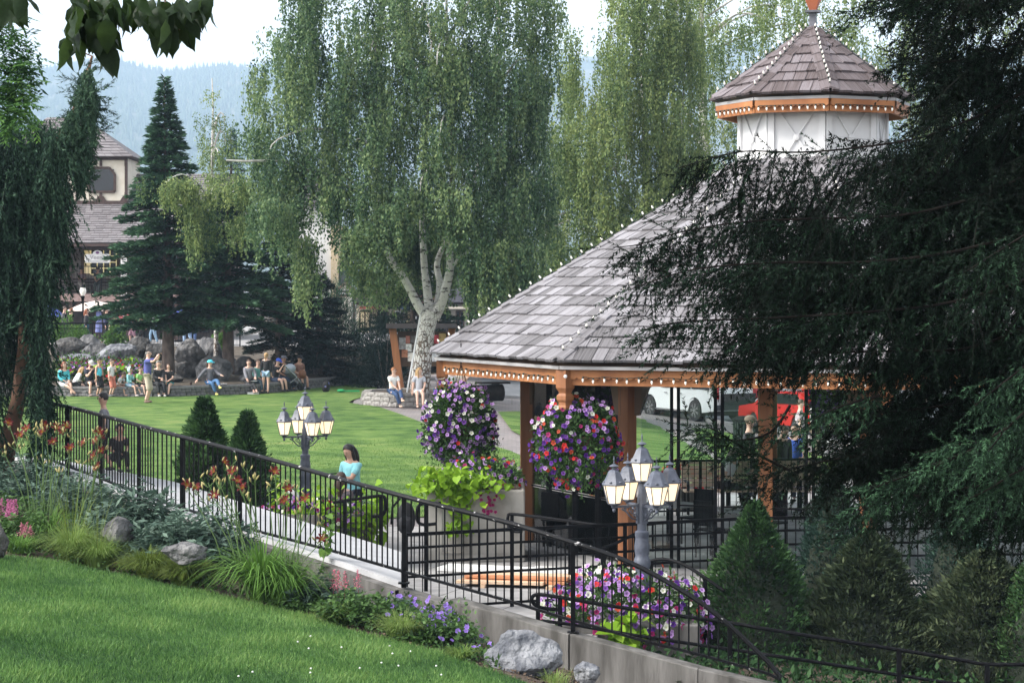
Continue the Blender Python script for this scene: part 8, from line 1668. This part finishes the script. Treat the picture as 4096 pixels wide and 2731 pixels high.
def leafy(label, px, t, w, h, n, m, L_, wd=.3, group='leafy perennials in the bed', seed=2, name='leafy_perennial'):
    b_ = bedp(px, t); rg = np.random.default_rng(seed); root = empty(name, b_, 0, label, 'plant', group); st = int(n / 14); a = rg.uniform(0, 6.28, st); r = np.sqrt(rg.random(st)) * w / 2; tip = np.stack([r * np.cos(a), r * np.sin(a) * .8, h * rg.uniform(.45, 1.05, st) * (1 - .5 * (r / (w / 2)) ** 2)], 1)
    i = np.repeat(np.arange(st), 14); tt_ = rg.random(len(i)) ** .6; p = tip[i] * np.stack([.55 + .45 * tt_, .55 + .45 * tt_, tt_], 1); d = rg.normal(size=p.shape) * (1, 1, .35) + (0, -.1, .1); V, T = leaves(p, d, L_ * rg.uniform(.6, 1.25, len(p)), wd, rg.normal(0, .5, len(p))); S = Soup(); S.add(V, T, np.clip(.25 + .5 * tt_ + rg.normal(0, .16, len(p)), 0, 1))
    V, T = scatter(LEAF[0] * (.02, 1, 0), LEAF[1], rots(tip, rg.uniform(0, 6, st)), np.zeros((st, 3)), np.linalg.norm(tip, axis=1)); S.add(V, T, 0.); S.build('foliage', m, root, 'stuff'); return root
leafy('big silvery green shrub in front of the ramp railing', 140, .45, 1.9, 1.05, 3600, M_silver, .17, .3, seed=3); leafy('silvery green shrub nearer the lawn behind the flat stone', 178, .30, 1.6, .85, 3000, M_silver, .16, .3, seed=4); leafy('silvery shrub below the lime planter behind the big daylily', 210, .5, 1.4, .9, 2000, M_silver, .15, .32, seed=5); leafy('dark leafy perennial behind the feathery grass', 104, .25, 1.3, .6, 1900, M_silver, .12, .3, seed=6); leafy('dull green perennial with astilbe at the left', 28, .16, 1.1, .5, 1500, M_gl, .09, .5, seed=7)
leafy('grey green perennials hiding the ramp wall at the left', 78, .72, 1.6, .75, 2200, M_silver, .13, .32, seed=21); leafy('grey green perennials against the ramp wall behind the tall daylilies', 30, .7, 1.8, .8, 2000, M_silver, .13, .3, seed=22); leafy('low bluish foliage between daylily and concrete wall', 318, .35, 1.1, .45, 1600, M_silver, .09, .4, seed=8); leafy('yellowish low shrub below the pink astilbe', 362, .25, 1.2, .45, 1900, M_gl, .08, .5, seed=9); leafy('grey green leafy plant against the wall above the geraniums', 398, .72, .5, .4, 500, M_silver, .10, .4, seed=10); leafy('low trailing foliage left of the large boulder', 432, .3, 1.2, .45, 1900, M_gl, .07, .5, seed=11); leafy('small leafy weed at the wall joint', 470, .75, .28, .25, 160, M_silver, .09, .35, seed=12); leafy('low dark foliage at the lawn edge below the big daylily', 300, .1, .8, .22, 900, M_gl, .07, .5, seed=13); leafy('dark foliage under the tall daylilies', 5, .3, 1.4, .6, 1600, M_gl, .09, .4, seed=14)
# purple geraniums
ger = empty('purple_geranium', bedp(440, .38), 0, 'loose purple geraniums along the foot of the concrete wall', 'flowers'); o = Vector(ger.location); k = 95; px = np.clip(rng.normal(440, 24, k), 388, 492); t_ = rng.uniform(.12, .8, k); P = np.array([tuple(bedp(a, b_) - o) for a, b_ in zip(px, t_)]); P[:, 2] += rng.uniform(.12, .42, k); PC['geranium'] = ((.24, .16, .50), (.14, .06, .3)); B = Blooms(); B.add(P, rng.normal(size=P.shape) * .4 + (0, -.7, .6), .030 * rng.uniform(.7, 1.2, k), ['geranium'] * k); B.build('blossoms', ger)
S = Soup(); bs = P.copy(); bs[:, 2] -= rng.uniform(.12, .4, k); V, T = scatter(LEAF[0] * (.012, 1, 0), LEAF[1], rots(P - bs), bs, np.linalg.norm(P - bs, axis=1)); S.add(V, T, .4); p = bs[rng.integers(0, k, 1500)] + rng.normal(size=(1500, 3)) * (.12, .1, .08) + (0, 0, .1); V, T = leaves(p, rng.normal(size=p.shape) + (0, 0, .5), .06, .6); S.add(V, T, rng.random(1500)); S.build('foliage', M_gl, ger, 'stuff')
def astilbe(label, px, t, n, h, col, m_name):
    b_ = bedp(px, t); root = empty('astilbe', b_, 0, label, 'flowers', 'pink astilbes'); S = Soup()
    for i in range(n):
        x, y = random.gauss(0, .1), random.gauss(0, .1); q = 130; tt_ = rng.random(q); p = np.stack([x + rng.normal(0, 1, q) * .035 * (1.05 - tt_), y + rng.normal(0, 1, q) * .035 * (1.05 - tt_), h * (.55 + .45 * tt_) * random.uniform(.95, 1.05)], 1); V, T = leaves(p, rng.normal(size=p.shape) + (0, 0, .8), .022, .5); S.add(V, T, rng.random(q)); V, T = scatter(LEAF[0] * (.012, 1, 0), LEAF[1], rots(np.array([[x * .3, y * .3, 1.]])), np.array([[x, y, 0.]]), np.array([h])); S.add(V, T, 0.)
    S.build('plumes', leafmat(m_name, [(.20, .05, .07), col, tuple(min(1, c * 1.3) for c in col)], .2), root, 'stuff'); S = Soup(); p = rng.normal(size=(260, 3)) * (.12, .12, .06) + (0, 0, .14); V, T = leaves(p, rng.normal(size=p.shape), .07, .4); S.add(V, T, rng.random(260)); S.build('foliage', M_gl, root, 'stuff')
astilbe('bright pink astilbe plumes at the left edge of the bed', 12, .22, 9, .5, (.52, .16, .34), 'pink_plume'); astilbe('pale pink astilbe plumes right of the bright ones', 32, .12, 5, .34, (.48, .18, .24), 'rose_plume'); astilbe('single red-pink astilbe plume before the concrete wall', 349, .42, 4, .52, (.52, .13, .20), 'red_plume')
# climbing vine on the railing
vi = empty('climbing_vine', bedp(318, .9), 0, 'green vine climbing the railing between two pickets', 'plant'); o = Vector(vi.location); pts = [W(308, 598, 28.4), W(316, 580, 28.3), W(322, 565, 28.3), W(326, 550, 28.35), W(328, 535, 28.4), W(330, 520, 28.45)]; m_ = MB(); m_.tube([p - o for p in pts], .006, 5); m_.build('stem', M_stem, vi); S = Soup(); k = 46; q = np.array([tuple(pts[min(4, int(u))].lerp(pts[min(4, int(u)) + 1], u % 1) - o) for u in rng.uniform(0, 4.99, k)]) + rng.normal(size=(k, 3)) * .05; hearts(S, q, rng.normal(size=q.shape) + (0, -.4, -.5), .09 * rng.uniform(.6, 1.2, k), rng.random(k)); S.build('leaves', M_bush, vi, 'stuff')
# bark litter and small weeds on the soil
n = 5200; pxr = rng.uniform(-40, 590, n); tr_ = rng.random(n); P = np.array([tuple(bed_at(a, b_)) for a, b_ in zip(pxr, tr_)]); S = Soup(); P[:, 2] += .008; d = rng.normal(size=(n, 3)) * (1, 1, .25); V, T = leaves(P, d, rng.uniform(.02, .06, n), .5); S.add(V, T, rng.random(n)); tag(S.build('leaf_litter', leafmat('litter', [(.03, .02, .014), (.09, .06, .04), (.17, .12, .08)], 0), None, 'stuff'), 'dry leaf litter and bark scattered over the bed', 'litter')
n = 2600; pxr = rng.uniform(-40, 500, n); tr_ = rng.random(n) ** 1.4 * .55; P = np.array([tuple(bed_at(a, b_)) for a, b_ in zip(pxr, tr_)]); S = Soup(); k = vnoise(P, 2.2, 3); P = P[k > -.15]; n = len(P); P[:, 2] += rng.uniform(0, .12, n); V, T = leaves(P, rng.normal(size=(n, 3)) + (0, 0, .6), rng.uniform(.05, .10, n), .4); S.add(V, T, rng.random(n)); tag(S.build('ground_cover', M_gl, None, 'stuff'), 'low green ground cover filling the planting bed', 'ground cover')

n = 7000; P = np.column_stack([rng.uniform(1.6, 8, n), rng.uniform(25.4, 30.6, n), np.zeros(n)]); P[:, 2] = [lerp(-.15, -.62, sstep(1, 7, a)) for a in P[:, 0]]; P[:, 2] += rng.random(n) ** 2 * .22; S = Soup(); V, T = leaves(P, rng.normal(size=(n, 3)) + (0, 0, .7), rng.uniform(.06, .14, n), .45); S.add(V, T, rng.random(n) * .6); tag(S.build('ground_cover', M_dwarf, None, 'stuff'), 'dark green ground cover under the dwarf conifers at the lower right', 'ground cover')
# ------------------------------------------------------------------ lawn blades of the near bank
M_turf = leafmat('turf_blade', [(.024, .066, .020), (.068, .155, .040), (.125, .245, .062), (.21, .32, .095)], .38)
n = 170000; q = np.zeros((0, 2)); poly = [(p.x, p.y) for p in EP[1:]] + [(.9, 20.2), (-5.6, 18.0), (-8.5, 26)]
lo, hi = np.min(poly, 0), np.max(poly, 0)
while len(q) < n: c = rng.uniform(lo, hi, (n, 2)); q = np.concatenate([q, c[in_poly(c, poly)]])
q = q[:n] + rng.normal(0, .025, (n, 2)); zq = _A.z - (_n.x * (q[:, 0] - _A.x) + _n.y * (q[:, 1] - _A.y)) / _n.z; P = np.column_stack([q, zq - .004]); cl = vnoise(P, 3.0, 12); c2 = vnoise(P, .9, 13); d = rng.normal(size=(n, 3)) * .45 + (0, 0, 1); d[:, 0] += .35 * cl; d[:, 1] += .3 * vnoise(P, 2.2, 15)
V, T = scatter(NT[0] * (.19, 1, 1), NT[1], rots(d, rng.uniform(0, 6.28, n)), P, .056 * rng.uniform(.6, 1.35, n) * (1 + .3 * cl)); tag(soup('grass', V, T, M_turf, np.repeat(np.clip(.52 + .22 * cl + .2 * c2 + rng.normal(0, .22, n), 0, 1), 3), None, 'stuff'), 'short green turf blades of the near lawn bank', 'grass')
# white clover heads
k = 18; c = rng.uniform((-2.6, 20.5), (-.2, 24.5), (k, 2)); m_ = MB()
for x, y in c:
    if zbank(x, y) < 3: m_.ball((x, y, zbank(x, y) + .045), (.011, .011, .010), 6)
tag(m_.build('clover_blossoms', M_swhite, None, kind='stuff'), 'tiny white clover heads in the near lawn', 'clover')
# short blades over the far lawn's near half
n = 60000; q = np.zeros((0, 2)); lo, hi = np.array([-14, 38.5]), np.array([3.5, 60.])
while len(q) < n: c = rng.uniform(lo, hi, (n, 2)); c = c[rng.random(n) < (60 - c[:, 1]) / 24 + .25]; q = np.concatenate([q, c[in_poly(c, lawn_poly)]])
q = q[:n]; P = np.column_stack([q, np.array([zl(a, b_) for a, b_ in q]) + .028]); cl = vnoise(P, 1.6, 22); d = rng.normal(size=(n, 3)) * .5 + (0, 0, 1)
V, T = scatter(NT[0] * (.2, 1, 1), NT[1], rots(d, rng.uniform(0, 6.28, n)), P, .05 * rng.uniform(.6, 1.3, n)); tag(soup('grass', V, T, leafmat('park_turf_blade', [(.035, .085, .018), (.075, .15, .03), (.13, .21, .05)], .3), np.repeat(np.clip(.45 + .25 * cl + rng.normal(0, .18, n), 0, 1), 3), None, 'stuff'), 'short mown grass blades of the park lawn', 'grass')
